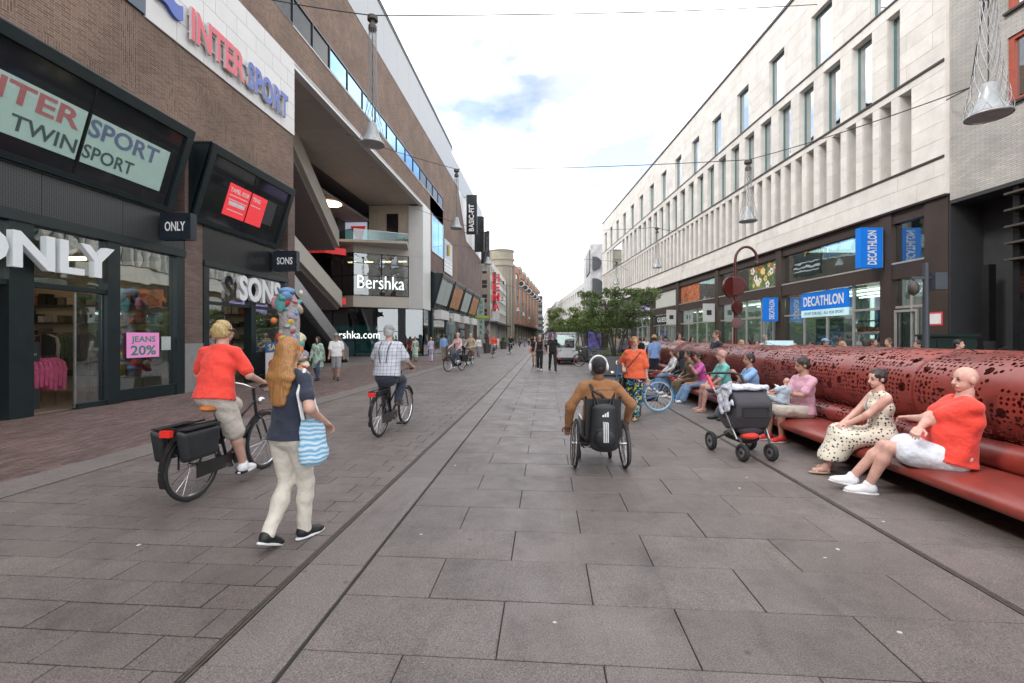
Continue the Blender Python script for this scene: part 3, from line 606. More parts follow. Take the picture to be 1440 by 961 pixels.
# vertical banner mast of the shop at the end, black banners on the white cladding
mastb = lb('banner_mast', 'white_panel', (.3, .45, 66.3, 66.4, 0, 7.6)); lb('banner', mat('mint_banner', (.30, .40, .36), .6), (.45, 1.35, 66.3, 66.36, 1.5, 7.4))
for i, c in enumerate('KRA'): text(c, 'dark_print', LB, (.7, 66.295, 2.0+i*.8), (1,0,0), (0,0,1), .4, .55, .004)
for i, c in enumerate('PUO'): text(c, 'dark_print', LB, (.7, 66.295, 5.0+i*.75), (1,0,0), (0,0,1), .4, .5, .004)
lb('green_sign', mat('lime', (.35, .5, .05), .5), (.05, 2.0, 66.2, 66.28, 4.4, 4.75))
def vbanner(y, z0, z1, x0, x1, s=None):
    o = empty('black_banner', (XF, y, z0)); tag(o, 'tall black banner with white lettering on the white cladding' if s else ('plain black banner next behind the lettered one' if y < 64 else 'farthest plain black banner on the white cladding'), 'banner')
    B('cloth', 'black_panel', o, (x0, x1, -.06, .06, 0, z1-z0)); B('bracket', 'steel_dark', o, (0, x0, -.02, .02, .2, .26), (0, x0, -.02, .02, z1-z0-.3, z1-z0-.24))
    if s: text(s, 'white_print', o, (x0+(x1-x0)*.72, -.065, .4), (0,0,1), (-1,0,0), (z1-z0)-1.6, (x1-x0)*.5, .005, .02)
vbanner(57, 14.6, 19.6, .35, 1.7, 'BASIC-FIT'); vbanner(63.5, 13.6, 18.6, .35, 1.7); vbanner(70, 13.0, 18, .35, 1.7)
AT_ = AT; bpy.data.objects.remove(AT_)

# ================================================================== right side: limestone department building
mat('limestone', (.71, .68, .635), .75, var=.13, vs=1.6, bump=.2, bs=30, rnd=.06)
mat('lime_joint', (.40, .37, .33), .9); mat('bronze', (.072, .053, .046), .4, .3, var=.12, vs=1.2)
mat('pale_frame', (.45, .43, .41), .4, .4); mat('sky_teal', (.10, .20, .20), .4, .2)
mat('blind_white', (.62, .62, .60), .8, var=.06); glass('up_glass', (.42, .5, .52), .42, .95); glass('front_glass', (.62, .76, .72), .16, .85)
RB = empty('limestone_building', (11.52, 14.10, 0), 95.07); tag(RB, 'pale limestone department store with rows of deep narrow windows on the right', 'building')
LR = 46.8
def rb(name, m, *bx, parent=None): return B(name, m, parent or RB, *bx)
fins = [(1.08+.755*i, 1.08+.755*i+.46) for i in range(60)]
mids = [(1.5, 2.0)]+[(2.62+1.5*i, 2.62+1.5*i+.92) for i in range(28)]
bay = (36.8, 41.2)
mids = [m for m in mids if m[1] < bay[0]-.2 or m[0] > bay[1]+.2]
tops = [(1.5+3.05*i, 1.5+3.05*i+1.2) for i in range(15)]
def complement(ops):
    res, a = [], 0.0
    for s0, s1 in ops: res.append((a, s0)); a = s1
    res.append((a, LR)); return res
TH = .5
back = MB(); rects = []
def band(z0, z1): back.box(0, LR, -TH, -.03, z0, z1); rects.append((0, LR, z0, z1))
band(5.77, 6.9); band(9.4, 9.7); band(12.2, 12.6); band(14.9, 16.5)
for ops, z0, z1 in ((fins, 6.9, 9.4), (mids+[bay], 9.7, 12.2), (tops, 12.6, 14.9)):
    for a, b_ in complement(sorted(ops)): back.box(a, b_, -TH, -.03, z0, z1); rects.append((a, b_, z0, z1))
back.build('wall', 'lime_joint', RB)
stones = []
for s0, s1, z0, z1 in rects:
    nr = max(1, round((z1-z0)/.55)); hz = (z1-z0)/nr
    for r in range(nr):
        lo = 1.25; x = s0-(lo*.5 if r % 2 else 0)-(random.uniform(0, .3) if s1-s0 > 3 else 0)
        if s1-s0 < 1.4: stones.append((s0, s1, z0+r*hz, z0+(r+1)*hz)); continue
        while x < s1:
            l = lo*random.choice((.8, 1, 1, 1.2)); a, b_ = max(x, s0), min(x+l, s1)
            if b_-a > .02: stones.append((a, b_, z0+r*hz, z0+(r+1)*hz))
            x += l
stones.sort(key=lambda t: t[0]); g_ = .005
for a, b_, z0, z1 in stones[:300]: rb('stone', 'limestone', (a+g_, b_-g_, -.03, random.uniform(-.002, .002), z0+g_, z1-g_))
mb = MB()
for a, b_, z0, z1 in stones[300:]: mb.box(a+g_, b_-g_, -.03, random.uniform(-.002, .002), z0+g_, z1-g_)
tag(mb.build('stone_field', 'limestone', RB), kind='stuff')
# stone-lined reveals (far and near sides, head) and the windows in them
def win(s0, s1, z0, z1, depth, m, fr=.05, splay=0, nm='window'):
    rv = rb('reveal', 'limestone', (s1-.012, s1+.004, -depth, -.031, z0, z1), (s0-.004, s0+.012, -depth, -.031, z0, z1), (s0+.012, s1-.012, -depth, -.031, z1-.012, z1+.003))
    wn = rb(nm, 'sky_teal', (s0+.013, s0+.013+fr, -depth-.03, -depth+.03, z0, z1-.013), (s1-.013-fr, s1-.013, -depth-.03, -depth+.03, z0, z1-.013), (s0+.013+fr, s1-.013-fr, -depth-.03, -depth+.03, z0, z0+fr*2), (s0+.013+fr, s1-.013-fr, -depth-.03, -depth+.03, z1-.013-fr, z1-.013))
    rb('pane', m, (s0+.013+fr, s1-.013-fr, -depth-.012, -depth, z0+fr*2, z1-.013-fr), parent=wn)
    if random.random() < .45: rb('blind', 'blind_white', (s0+.03, s1-.03, -depth-.10, -depth-.08, z1-(z1-z0)*random.uniform(.25, .95), z1-.03), parent=wn)
for a, b_ in fins: win(a, b_, 6.9, 9.4, .46, 'up_glass', .03)
for a, b_ in mids: win(a, b_, 9.7, 12.2, .26, 'up_glass', .05)
for a, b_ in tops: win(a, b_, 12.6, 14.9, .2, 'up_glass', .05)
win(bay[0], bay[1], 9.7, 12.2, .08, 'up_glass', .08)
rb('string_course', 'bronze', (0, LR, -.02, .035, 12.55, 12.61), (0, LR, -.02, .035, 9.63, 9.70), (0, LR, -.02, .035, 6.84, 6.9))
rb('coping', 'bronze', (-.02, LR+.02, -.5, .06, 16.5, 16.62)); rb('roof', 'dark_grey', (0, LR, -12, -.5, 16.3, 16.45))
rb('room_back', 'int_dark', (0, LR, -2.2, -2.1, 5.8, 16.4)); rb('end_wall', 'lime_joint', (LR-.3, LR, -12, -TH, 0, 16.45), (0, .3, -12, -TH, 5.77, 16.45)); 
for z in (5.8, 9.45, 12.35, 16.2): rb('floor_slab', 'int_wall', (0, LR, -2.1, -.52, z, z+.1))
rb('lower_end_wall', 'bronze', (0, .1, -4.6, -.51, 0, 5.7)); gbx = None; rb('edge_return', 'limestone', (-.03, -.001, -.5, .0, 5.77, 16.5))
# glazed shop floor in dark bronze
PS = [.0, 1.95, 8.0, 14.3, 20.6, 26.8, 33.0, 39.3, 45.5]
for i, s in enumerate(PS): rb('pillar', 'bronze', (s, s+(.45 if i else .75), -.5, -.1, 0, 5.75))
ends = [(PS[i]+(.45 if i else .75), PS[i+1]) for i in range(len(PS)-1)]
rb('soffit', 'bronze', (0, LR, -.55, -.02, 5.72, 5.77)); rb('fascia', 'bronze', (.0, LR, -.5, -.16, 5.35, 5.72))
random.seed(3)
art = MB()
mat('art_green', (.12, .16, .06), .6, var=.9, vs=3); mat('art_orange', (.45, .14, .06), .6, var=.8, vs=4); mat('art_lilac', (.35, .28, .55), .6, var=.5, vs=3, emit=.2)
mat('shop_white', (.55, .56, .52), .7, var=.08); mat('shop_blue', (.01, .09, .33), .6, var=.2); mat('flower', (.75, .6, .2), .6)
glow('sign_blue', (.0, .13, .52), .15); glow('sign_pale', (.5, .72, .76), .12); 
for i, (a, b_) in enumerate(ends):
    rb('transom', 'bronze', (a, b_, -.45, -.14, 3.52, 4.0))
    n = 1 if b_-a < 2 else 2
    rb('sill_strip', 'pale_frame', (a, b_, -.2, -.12, 4.0, 4.06))
    for k in range(n):
        u, v = a+(b_-a)*k/n, a+(b_-a)*(k+1)/n
        rb('pane', 'front_glass', (u+.02, v-.02, -.3, -.285, 4.06, 5.35))
    m4 = max(2, round((b_-a)/1.5)); st = (b_-a)/m4
    for k in range(m4):
        u = a+k*st; rb('pane', 'front_glass', (u+.03, u+st-.03, -.3, -.285, .08, 3.5))
        if k: rb('mullion', 'pale_frame', (u-.03, u+.03, -.36, -.24, 0, 3.52))
    rb('rail', 'pale_frame', (a, b_, -.35, -.25, 2.55, 2.63), (a, b_, -.35, -.25, 0, .08))
    if i in (0, 2, 4, 5):
        dr = rb('door', 'pale_frame', (a+.35, a+.42, -.26, -.2, 0, 2.5), (a+1.15, a+1.22, -.26, -.2, 0, 2.5), (a+.42, a+1.15, -.26, -.2, 2.42, 2.5)); rb('handle', 'steel', (a+.5, a+.53, -.19, -.15, .9, 1.3), parent=dr)
    rb('back_room', ['shop_white', 'shop_blue', 'shop_white', 'int_wall', 'shop_white', 'int_wall', 'shop_white', 'int_wall'][i], (a, b_, -4.6, -4.5, 0, 5.6)); rb('party_wall', 'shop_white', (a-.2, a-.1, -4.5, -.55, 0, 5.6))
    for k in range(3): rb('ceiling_lamp', 'lamp_white', (a+.4, b_-.4, -1.2-k*1.2, -1.05-k*1.2, 3.38, 3.44))
rb('shop_floor', 'int_floor', (0, LR, -4.5, -.3, -.02, .02)); rb('mezzanine', 'int_wall', (0, LR, -4.5, -.5, 3.5, 3.95)); 
# window art in the upper panes: flowers, birds, lilac screen
def art_panel(i, m, f0, f1): a, b_ = ends[i]; return rb('window_art', m, (a+(b_-a)*f0, a+(b_-a)*f1, -.284, -.272, 4.1, 5.3))
ap = art_panel(2, 'art_green', .02, .45)
for k in range(22):
    a, b_ = ends[2]; s = a+(b_-a)*random.uniform(.05, .42); z = random.uniform(4.2, 5.2); r = random.uniform(.06, .13); mb = MB()
    for q_ in range(5): an = q_*1.2566+k; mb.ell((s+math.cos(an)*r, -.27, z+math.sin(an)*r), (r*.62, .006, r*.62), 8, 5)
    mb.build('flower', ['flower', 'art_orange', 'white_print'][k % 3], ap)
art_panel(3, 'art_orange', .45, .98); art_panel(4, 'shop_white', .1, .9); art_panel(5, 'art_lilac', .05, .95)
for k in range(9): a, b_ = ends[2]; rb('curtain', 'int_wall', (a+(b_-a)*.5+k*.3, a+(b_-a)*.5+k*.3+.16, -.7, -.6, 4.05, 5.35))
# shop signs of the sports store
def boxsign(s, s1, z0, z1, o0, o1): return rb('sign_box', 'sign_blue', (s, s1, o0, o1, z0, z1))
a, b_ = ends[1]
# banner over the entrance
def entr(s0, s1): return 
bs = rb('name_banner', 'sign_blue', (a+1.6, a+4.3, -.27, -.2, 2.75, 3.48)); rb('name_banner_foot', 'sign_pale', (a+1.6, a+4.3, -.27, -.2, 2.45, 2.745))
text('DECATHLON', 'white_print', bs, (a+4.15, -.198, 2.9), (-1,0,0), (0,0,1), 2.35, .42, .006, .025); text('SPORT FOR ALL · ALL FOR SPORT', 'sale_blue', bs, (a+4.1, -.198, 2.54), (-1,0,0), (0,0,1), 2.3, .12, .004)
for nm, s, z0, z1, wd, lab in (('blade_sign', 2.28, 3.95, 5.3, .75, 'large blue blade sign with white lettering high on the bronze front'), ('blade_sign', 8.2, 2.35, 3.45, .6, 'smaller blue blade sign lower down on the far bronze pillar')):
    r = empty(nm, RB.matrix_basis@Vector((s, -.1, z0)), 95.07); tag(r, lab, 'sign')
    B('box', 'sign_blue', r, (-.12, .12, .1, .1+wd, 0, z1-z0)); B('bracket', 'steel_dark', r, (-.03, .03, 0, .1, .2, .3), (-.03, .03, 0, .1, z1-z0-.3, z1-z0-.2))
    B('side_rim', 'pale_frame', r, (-.122, .122, .094, .1, 0, z1-z0))
    text('DECATHLON', 'white_print', r, (-.125, .1+wd*.28, .1), (0,0,1), (0,1,0), z1-z0-.2, wd*.42, .006, .025)
for i, s in ((3, 'shop'), (4, 'shop')):
    a3 = ends[i][0]; r = empty('blade_sign', RB.matrix_basis@Vector((a3-.2, -.1, 2.55)), 95.07); tag(r, 'white square blade sign on the %s bronze pillar past the red lamp' % ('nearer' if i == 3 else 'farther'), 'sign'); B('box', 'white_panel', r, (-.05, .05, .1, .8, 0, 1.1)); B('emblem', 'dark_print', r, (-.056, -.05, .3, .6, .4, .7))
a5, b5 = ends[4]; text('GUESS', 'white_print', rb('sign_field', 'black_panel', (a5+.5, b5-.5, -.27, -.2, 2.7, 3.4)), (b5-1.2, -.198, 2.85), (-1,0,0), (0,0,1), 2.4, .4, .006, .02)
# posters in the sports shop door, bikes and shelves inside
pb = rb('door_poster', 'shop_blue', (a+2.6, a+4.2, -.8, -.78, .4, 2.4))
for k, (s_, h_) in enumerate((('HANDEN', .12), ('KOM', .3), ('WELKOM', .14), ('TERTOCHT', .14))): text(s_, 'sign_pale', pb, (a+4.1, -.775, .7+k*.42), (-1,0,0), (0,0,1), 1.2, h_, .003)
for r in range(6):
    for k in range(2): rb('price_tile', 'white_print', (b_-.8+k*.25, b_-.62+k*.25, -.28, -.27, .75+r*.1, .83+r*.1))
rb('shelf', 'dark_grey', *[(a+.3, b_-.3, -3.6, -3.2, z, z+.05) for z in (.5, 1.1, 1.7, 2.3)]); rb('goods', 'art_orange', *[(a+.4+k*.42, a+.7+k*.42, -3.55, -3.3, z, z+random.uniform(.2, .4)) for z in (.55, 1.15, 1.75) for k in range(12)])
red = rb('notice', 'red_letter', (.15, .6, -.099, -.09, 1.95, 2.35)); rb('notice_face', 'white_print', (.2, .55, -.09, -.086, 2.0, 2.3), parent=red)

# ------------------------------------------------------------------ grey brick neighbour, nearest on the right
GB = empty('grey_brick_building', (11.52, 14.10, 0), 95.07); tag(GB, 'pale grey brick building with red framed windows at the right edge', 'building')
def gb(name, m, *bx, parent=None): return B(name, m, parent or GB, *bx)
mat('red_wood', (.40, .085, .05), .45, var=.12); mat('orange_slat', (.42, .16, .07), .5, var=.15)
wins = [(-3.0, -1.55, 7.55, 9.25), (-3.0, -1.55, 9.9, 11.8), (-3.0, -1.55, 12.6, 14.5), (-6.2, -4.7, 7.55, 9.25), (-6.2, -4.7, 9.9, 11.8), (-6.2, -4.7, 12.6, 14.5)]
zs_ = [5.55, 7.55, 9.25, 9.9, 11.8, 12.6, 14.5, 17]
mb = MB()
for z0, z1 in zip(zs_, zs_[1:]):
    if (z0, z1) in ((7.55, 9.25), (9.9, 11.8), (12.6, 14.5)): 
        for a2, b2 in ((-9, -6.2), (-4.7, -3.0), (-1.55, -.04)): mb.box(a2, b2, -.4, -.12, z0, z1)
    else: mb.box(-9, -.04, -.4, -.12, z0, z1)
mb.build('wall', 'brick_grey', GB)
for s0, s1, z0, z1 in wins:
    wn = gb('window', 'red_wood', (s0+.002, s0+.12, -.3, -.16, z0, z1), (s1-.12, s1-.002, -.3, -.16, z0, z1), (s0+.12, s1-.12, -.3, -.16, z0, z0+.1), (s0+.12, s1-.12, -.3, -.16, z1-.1, z1)); gb('pane', 'up_glass', (s0+.12, s1-.12, -.24, -.23, z0+.1, z1-.1), parent=wn); gb('sill', 'dark_grey', (s0-.05, s1+.05, -.3, -.04, z0-.06, z0-.002), parent=wn)
gb('backing', 'int_dark', (-9, -.04, -3, -2.9, 0, 17)); gb('roof', 'dark_grey', (-9, -.04, -3, -.4, 16.8, 16.9)); gb('side', 'brick_grey', (-9.2, -9.0, -3, -.12, 0, 17))
gb('soffit', 'dark_grey', (-9, -.04, -2.9, -.12, 5.45, 5.548)); gb('recess_wall', 'dark_grey', (-1.6, -.04, -1.2, -1.1, 0, 5.45)); gb('recess_side', 'dark_grey', (-.045, -.005, -1.1, -.13, 0, 5.5))
gb('louvre_frame', 'black_panel', (-1.75, -1.6, -1.1, -.2, 0, 5.45))
for k in range(5): gb('canopy_fin', 'steel_dark', (-9, -1.55, -.9, -.02, 3.55+k*.42, 3.60+k*.42))
for k in range(6): gb('orange_slat', 'orange_slat', (-9, -1.75, -.55, -.42, 2.75+k*.11, 2.83+k*.11))
for k in range(14): gb('vent_slat', 'steel_dark', (-1.45, -.9, -1.1, -1.02, 1.6+k*.08, 1.64+k*.08))
for k in range(4): gb('pane', 'front_glass', (-9+k*1.8, -9+k*1.8+1.75, -.62, -.6, .1, 2.6)); gb('pane', 'front_glass', (-9+k*1.8, -9+k*1.8+1.75, -.95, -.93, 3.5, 5.4))
gb('back_room', 'int_wall', (-9, -1.7, -2.8, -2.7, 0, 5.4)); gb('downpipe', 'black_panel', (-.75, -.55, -.7, -.5, 1.5, 3.6)); gb('post', 'dark_grey', (-1.7, -1.55, -.7, -.5, 0, 3.5))
uc = empty('utility_cabinet', RB.matrix_basis@Vector((-.1, .55, 0)), 95.07); tag(uc, 'dark green utility cabinet behind the red bench', 'cabinet')
B('body', mat('cab_green', (.012, .03, .026), .5), uc, (-1.1, .1, -.25, .25, .1, 1.62)); B('cap', 'cab_green', uc, (-1.14, .14, -.29, .29, 1.621, 1.68)); B('plinth', 'dark_grey', uc, (-1.05, .05, -.2, .2, 0, .099)); B('door_seam', 'black_panel', uc, (-.51, -.49, .25, .254, .15, 1.58)); B('handle', 'steel_dark', uc, (-.46, -.43, .25, .28, .8, 1.0))

# ================================================================== far buildings
mat('beige_stone', (.25, .22, .175), .8, var=.12, vs=.6); mat('grey_white', (.40, .385, .35), .7, var=.08, vs=.5); mat('orange_brick', (.26, .11, .06), .8, var=.2, vs=.8); mat('dark_tower', (.035, .045, .055), .4, var=.2, vs=.5)
mat('window_grey', (.16, .18, .19), .25, var=.3, vs=.8); mat('white_far', (.58, .57, .55), .7, var=.06, vs=.5); mat('hema_red', (.55, .02, .035), .5, emit=.12); mat('speckle', (.55, .55, .57), .7, var=.35, vs=1.2)
glass('far_glass', (.2, .25, .27), .35, .9)
def far_building(name, label, a, b_, z1, depth, wall, floors, nwin, winm='far_glass', frame='grey_white', z0=4.5, ground_m='int_dark', winw=.7, winh=.6, roof=None):
    a, b_ = Vector((*a, 0)), Vector((*b_, 0)); Lh = (b_-a).length; rz = math.degrees(math.atan2(b_.y-a.y, b_.x-a.x))
    r = empty(name, a, rz); tag(r, label, 'building')
    # local x along the facade, +y into the street; the body sits at y < 0
    fh = (z1-z0-.6)/floors; st = Lh/nwin; mb = MB(); ops = []
    for f in range(floors):
        zb = z0+f*fh+fh*(1-winh)/2; zt = zb+fh*winh; mb.box(0, Lh, -.4, 0, z0+f*fh, zb); mb.box(0, Lh, -.4, 0, zt, z0+(f+1)*fh)
        x = 0
        for k in range(nwin):
            w0 = k*st+st*(1-winw)/2; mb.box(x, w0, -.4, 0, zb, zt); ops.append((w0, w0+st*winw, zb, zt)); x = w0+st*winw
        mb.box(x, Lh, -.4, 0, zb, zt)
    mb.box(0, Lh, -.4, 0, z0+floors*fh, z1); mb.box(0, Lh, -depth, -.4, z1-.5, z1-.3); mb.box(0, .3, -depth, -.4, 0, z1-.5); mb.box(Lh-.3, Lh, -depth, -.4, 0, z1-.5)
    mb.build('wall', wall, r)
    B('rooms', 'int_dark', r, (.3, Lh-.3, -1.6, -1.5, 0, z1-.5))
    for x0, x1, zb, zt in ops:
        wn = B('window', frame, r, (x0, x0+.09, -.3, -.2, zb, zt), (x1-.09, x1, -.3, -.2, zb, zt), (x0+.09, x1-.09, -.3, -.2, (zb+zt)/2-.04, (zb+zt)/2+.04)); B('pane', winm, wn, (x0+.09, x1-.09, -.26, -.25, zb, zt))
    B('shop_glazing', 'dark_glass', r, (0, Lh, -.5, -.45, 0, z0-.6)); B('canopy', 'dark_grey', r, (0, Lh, -.5, 1.2, z0-.55, z0-.2)); B('fascia', wall, r, (0, Lh, -.42, -.02, z0-.2, z0))
    n = max(2, int(Lh/6))
    for k in range(n+1): B('column', frame, r, (k*(Lh-.5)/n, k*(Lh-.5)/n+.5, -.6, -.1, 0, z0-.56))
    return r, Lh
# building with vertical red letters (front face towards the camera and side along the street)
hb, _ = far_building('department_store', 'pale grey department store with red vertical letters far left', (-9.7, 110), (-9.7, 79), 15.2, 16, 'grey_white', 4, 10, z0=4.6, winw=.82, winh=.62)
hb2, _ = far_building('corner_store', 'cream corner store with large windows facing the brick building corner', (-9.75, 78.6), (-22, 78.6), 15.2, 10, 'beige_stone', 4, 5, z0=4.6, winw=.62, winh=.55)
hs = empty('letter_mast', (-9.4, 82, 6)); tag(hs, 'vertical mast of red letters on the pale store', 'sign'); B('plate', 'white_far', hs, (-.4, .9, .16, .3, -1.2, .3)); B('bracket', 'steel_dark', hs, (-.4, .3, .16, .22, .3, 7.4))
for i, c in enumerate('AMEH'): text(c, 'hema_red', hs, (-.3, .14, .4+i*1.75), (1,0,0), (0,0,1), 1.3, 1.5, .1, .02, letters=True)
rl = text('HEMA', 'hema_red', hb2, (8.2, .05, 3.9), (-1,0,0), (0,0,1), 5.6, 1.2, .1, .02, letters=True)
tw = empty('round_tower', (-11.0, 113, 0)); tag(tw, 'tall beige stone tower with rounded corner and ribbed top', 'tower')
MB().lathe([(2.9,0),(2.9,19),(3.2,19.1),(3.2,19.6),(2.95,19.7),(2.95,20.5),(3.15,20.6),(3.15,21),(2.95,21.1),(2.95,22.8),(3.1,22.9),(3.1,23.1),(.1,23.2)], 28).build('shaft', 'beige_stone', tw, True)
B('wing', 'beige_stone', tw, (-12, -2.0, -1.6, 4, 0, 22.7)); 
for k in range(7): MB().tube([(3.0*math.cos(-1.4+k*.35), 3.0*math.sin(-1.4+k*.35), 1), (3.0*math.cos(-1.4+k*.35), 3.0*math.sin(-1.4+k*.35), 19)], .12, 6).build('rib', 'beige_stone', tw)
ob, Lo = far_building('brick_warehouse', 'orange brick warehouse with tall grey window bays far down the street', (-3.2, 188), (-8.1, 116.5), 20.3, 14, 'orange_brick', 1, 7, winm='window_grey', frame='beige_stone', z0=5.2, winw=.55, winh=.84)
for k in range(7):
    x = (k+.5)*Lo/7
    for j in range(3): B('mullion', 'beige_stone', ob, (x-2.2+j*2.2-.08, x-2.2+j*2.2+.08, -.24, -.1, 6.3, 17.2))
    MB().ring((x-5, .5, 16.5), .8, .2, (1,0,0), 20, 6).build('ring_lamp', 'white_far', ob); B('lamp_plate', 'dark_grey', ob, (x-5.1, x-4.9, -.0, 1.4, 15.4, 17.6)); MB().lathe([(1.2, 0), (1.5, 1), (1.2, 1.8), (.2, 2.1)], 10, (x-5, -.6, 19.3)).build('turret', 'beige_stone', ob)
dt = empty('dark_tower', (-2.6, 195, 0)); tag(dt, 'dark glass tower block behind the orange brick warehouse', 'building'); B('wall', 'dark_tower', dt, (-9, 1.1, 0, 14, 0, 19.3)); B('cornice', 'dark_tower', dt, (-9, 1.2, -.1, 0, 18.4, 18.8)); 
for k in range(6): B('window_band', 'window_grey', dt, (-8.5, .9, -.05, -.002, 2+k*2.7, 3.4+k*2.7))
# right side, past the limestone building
so_ = empty('speckled_building', (6.35, 66, 0)); tag(so_, 'speckled white wall with a giant grey letter shape past the limestone building', 'building')
B('wall', 'speckle', so_, (0, 6, 0, 12, 3.8, 15)); B('base', 'bronze', so_, (.1, 6, .2, 12, 0, 3.8))
mat('slate_panel', (.09, .10, .11), .4)
for zc, r0, flip in ((12.2, .95, 1), (8.7, 1.35, 1)):
    mb = MB(); pts = [(.25+ (0 if flip else 0), zc-r0)]+[(.55+r0*1.05*math.cos(t), zc+r0*math.sin(t)) for t in np.linspace(-math.pi/2, math.pi/2, 14)]+[(.25, zc+r0)]
    mb.prism(pts, -.12, -.01, 'xz').build('letter_shape', 'slate_panel', so_)
B('letter_shape', 'slate_panel', so_, (-.14, -.01, .3, 6, 11.0, 14.2), (-.14, -.01, .3, 6, 5.5, 8.2))
far_building('white_block', 'long white rendered block with many windows closing the street on the right', (6.9, 82), (3.2, 128), 11.6, 14, 'white_far', 3, 14, z0=4.2, winw=.5, winh=.6, frame='white_far')
far_building('white_block', 'farthest white block where the street bends out of sight', (2.9, 132), (.9, 178), 12.2, 14, 'white_far', 3, 10, z0=4.2, winw=.5, winh=.6, frame='white_far')
far_building('grey_block', 'grey block with glass front at the far end of the street', (.6, 215), (-1.5, 300), 16, 14, 'grey_white', 4, 10, z0=4.2)
far_building('end_block', 'pale block across the far end of the shopping street', (14, 330), (-22, 330), 17, 14, 'white_far', 4, 12, z0=4.2)

# ================================================================== trees, planters
mat('bark', (.10, .085, .065), .9, var=.3, vs=12, bump=.5, bs=40)
def leaf_mat(name, col):
    m, nt, b = _base(name); N = nt.nodes.new; L = nt.links.new
    ge = N('ShaderNodeNewGeometry'); hs_ = N('ShaderNodeHueSaturation'); hs_.inputs['Color'].default_value = (*col, 1)
    mr = N('ShaderNodeMapRange'); mr.inputs[3].default_value = .55; mr.inputs[4].default_value = 1.5; L(ge.outputs['Random Per Island'], mr.inputs[0]); L(mr.outputs[0], hs_.inputs['Value'])
    m2 = N('ShaderNodeMapRange'); m2.inputs[3].default_value = .47; m2.inputs[4].default_value = .53; L(ge.outputs['Random Per Island'], m2.inputs[0]); L(m2.outputs[0], hs_.inputs['Hue'])
    L(hs_.outputs[0], b.inputs['Base Color']); b.inputs['Roughness'].default_value = .5
    tr = N('ShaderNodeBsdfTranslucent'); L(hs_.outputs[0], tr.inputs[0]); mi = N('ShaderNodeMixShader'); mi.inputs[0].default_value = .3
    o = nt.nodes['Material Output']; L(b.outputs[0], mi.inputs[1]); L(tr.outputs[0], mi.inputs[2]); L(mi.outputs[0], o.inputs[0]); MATS[name] = m
leaf_mat('leaf_dark', (.115, .165, .045)); leaf_mat('leaf_light', (.17, .225, .05)); leaf_mat('flower_leaf', (.16, .06, .06))
def leaves(mb, c, R, n, size, rs):
    for _ in range(n):
        v = rs.normal(size=3); v /= np.linalg.norm(v); p = Vector(c)+Vector(v*R*rs.uniform(.3, 1)**.5)
        a = Vector(rs.normal(size=3)).normalized(); b_ = a.orthogonal().normalized(); s = size*rs.uniform(.6, 1.4)
        q_ = [p-a*s, p+b_*s*.45+a*s*.1, p+a*s, p-b_*s*.45+a*s*.1]; mb._add(q_, [(0, 1, 2, 3)])
def tree(name, label, base, h, spread, stems, m, seed, nleaf=120, leaf=.05, trunk_h=.9, r0=.035, group=None):
    rs = np.random.default_rng(seed); t = empty(name, base); tag(t, label, 'tree', group); lv = MB(); tr = MB()
    for i in range(stems):
        a = 2*math.pi*i/stems+rs.uniform(-.3, .3); p = Vector((math.cos(a)*.12, math.sin(a)*.12, 0)); pts = [p]; d = Vector((math.cos(a)*.16, math.sin(a)*.16, 1))
        n = 6
        for k in range(n): d = (d+Vector((math.cos(a)*.10+rs.uniform(-.1, .1), math.sin(a)*.10+rs.uniform(-.1, .1), 0))); p = p+d.normalized()*h*.85/n; pts.append(p.copy())
        tr.tube(pts, [r0*(1-.8*k/n) for k in range(n+1)], 6)
        for k in range(2, n+1):
            for _ in range(3):
                aa = rs.uniform(0, 6.28); ln = spread*(.35+.5*rs.random())*(1-.35*abs(k/n-.6)); e = pts[k]+Vector((math.cos(aa)*ln, math.sin(aa)*ln, rs.uniform(-.05, .35)*ln))
                mid = (pts[k]+e)/2+Vector((0, 0, .08*ln)); tr.tube([pts[k], mid, e], [r0*.35, r0*.22, r0*.1], 5)
                if pts[k].z > trunk_h or e.z > trunk_h:
                    for q_ in (mid, e): leaves(lv, q_, rs.uniform(.16, .3)*spread*.62, nleaf//2, leaf, rs)
    tr.build('trunk', 'bark', t, True); lv.build('crown', m, t, fix=False); return t
mat('planter_grey', (.12, .124, .13), .5, var=.08)
def planter(base, wx, wy, h, label, group=None):
    r = empty('planter', base, 0); tag(r, label, 'planter', group)
    B('wall', 'planter_grey', r, (-wx, wx, -wy, -wy+.05, .06, h), (-wx, wx, wy-.05, wy, .06, h), (-wx, -wx+.05, -wy+.05, wy-.05, .06, h), (wx-.05, wx, -wy+.05, wy-.05, .06, h)); B('foot', 'int_dark', r, (-wx+.12, wx-.12, -wy+.12, wy-.12, 0, .06)); B('soil', mat('soil', (.04, .03, .02), .95, bump=.6), r, (-wx+.05, wx-.05, -wy+.05, wy-.05, h-.2, h-.08))
    lv = MB(); rs = np.random.default_rng(5)
    for k in range(14): leaves(lv, (rs.uniform(-wx+.2, wx-.2), rs.uniform(-wy+.2, wy-.2), h), .14, 40, .04, rs)
    tag(lv.build('underplanting', 'leaf_light', r, fix=False), kind='stuff'); return r
pc = at_depth(866, HOR, 19.4); planter((pc.x, pc.y, 0), 1.0, .95, .82, 'large grey square planter holding a multi-stem tree mid street')
tree('multi_stem_tree', 'dark green multi-stem tree growing from the large grey planter', (pc.x, pc.y, .7), 3.5, 1.15, 7, 'leaf_dark', 11, 210, .046, 1.3)
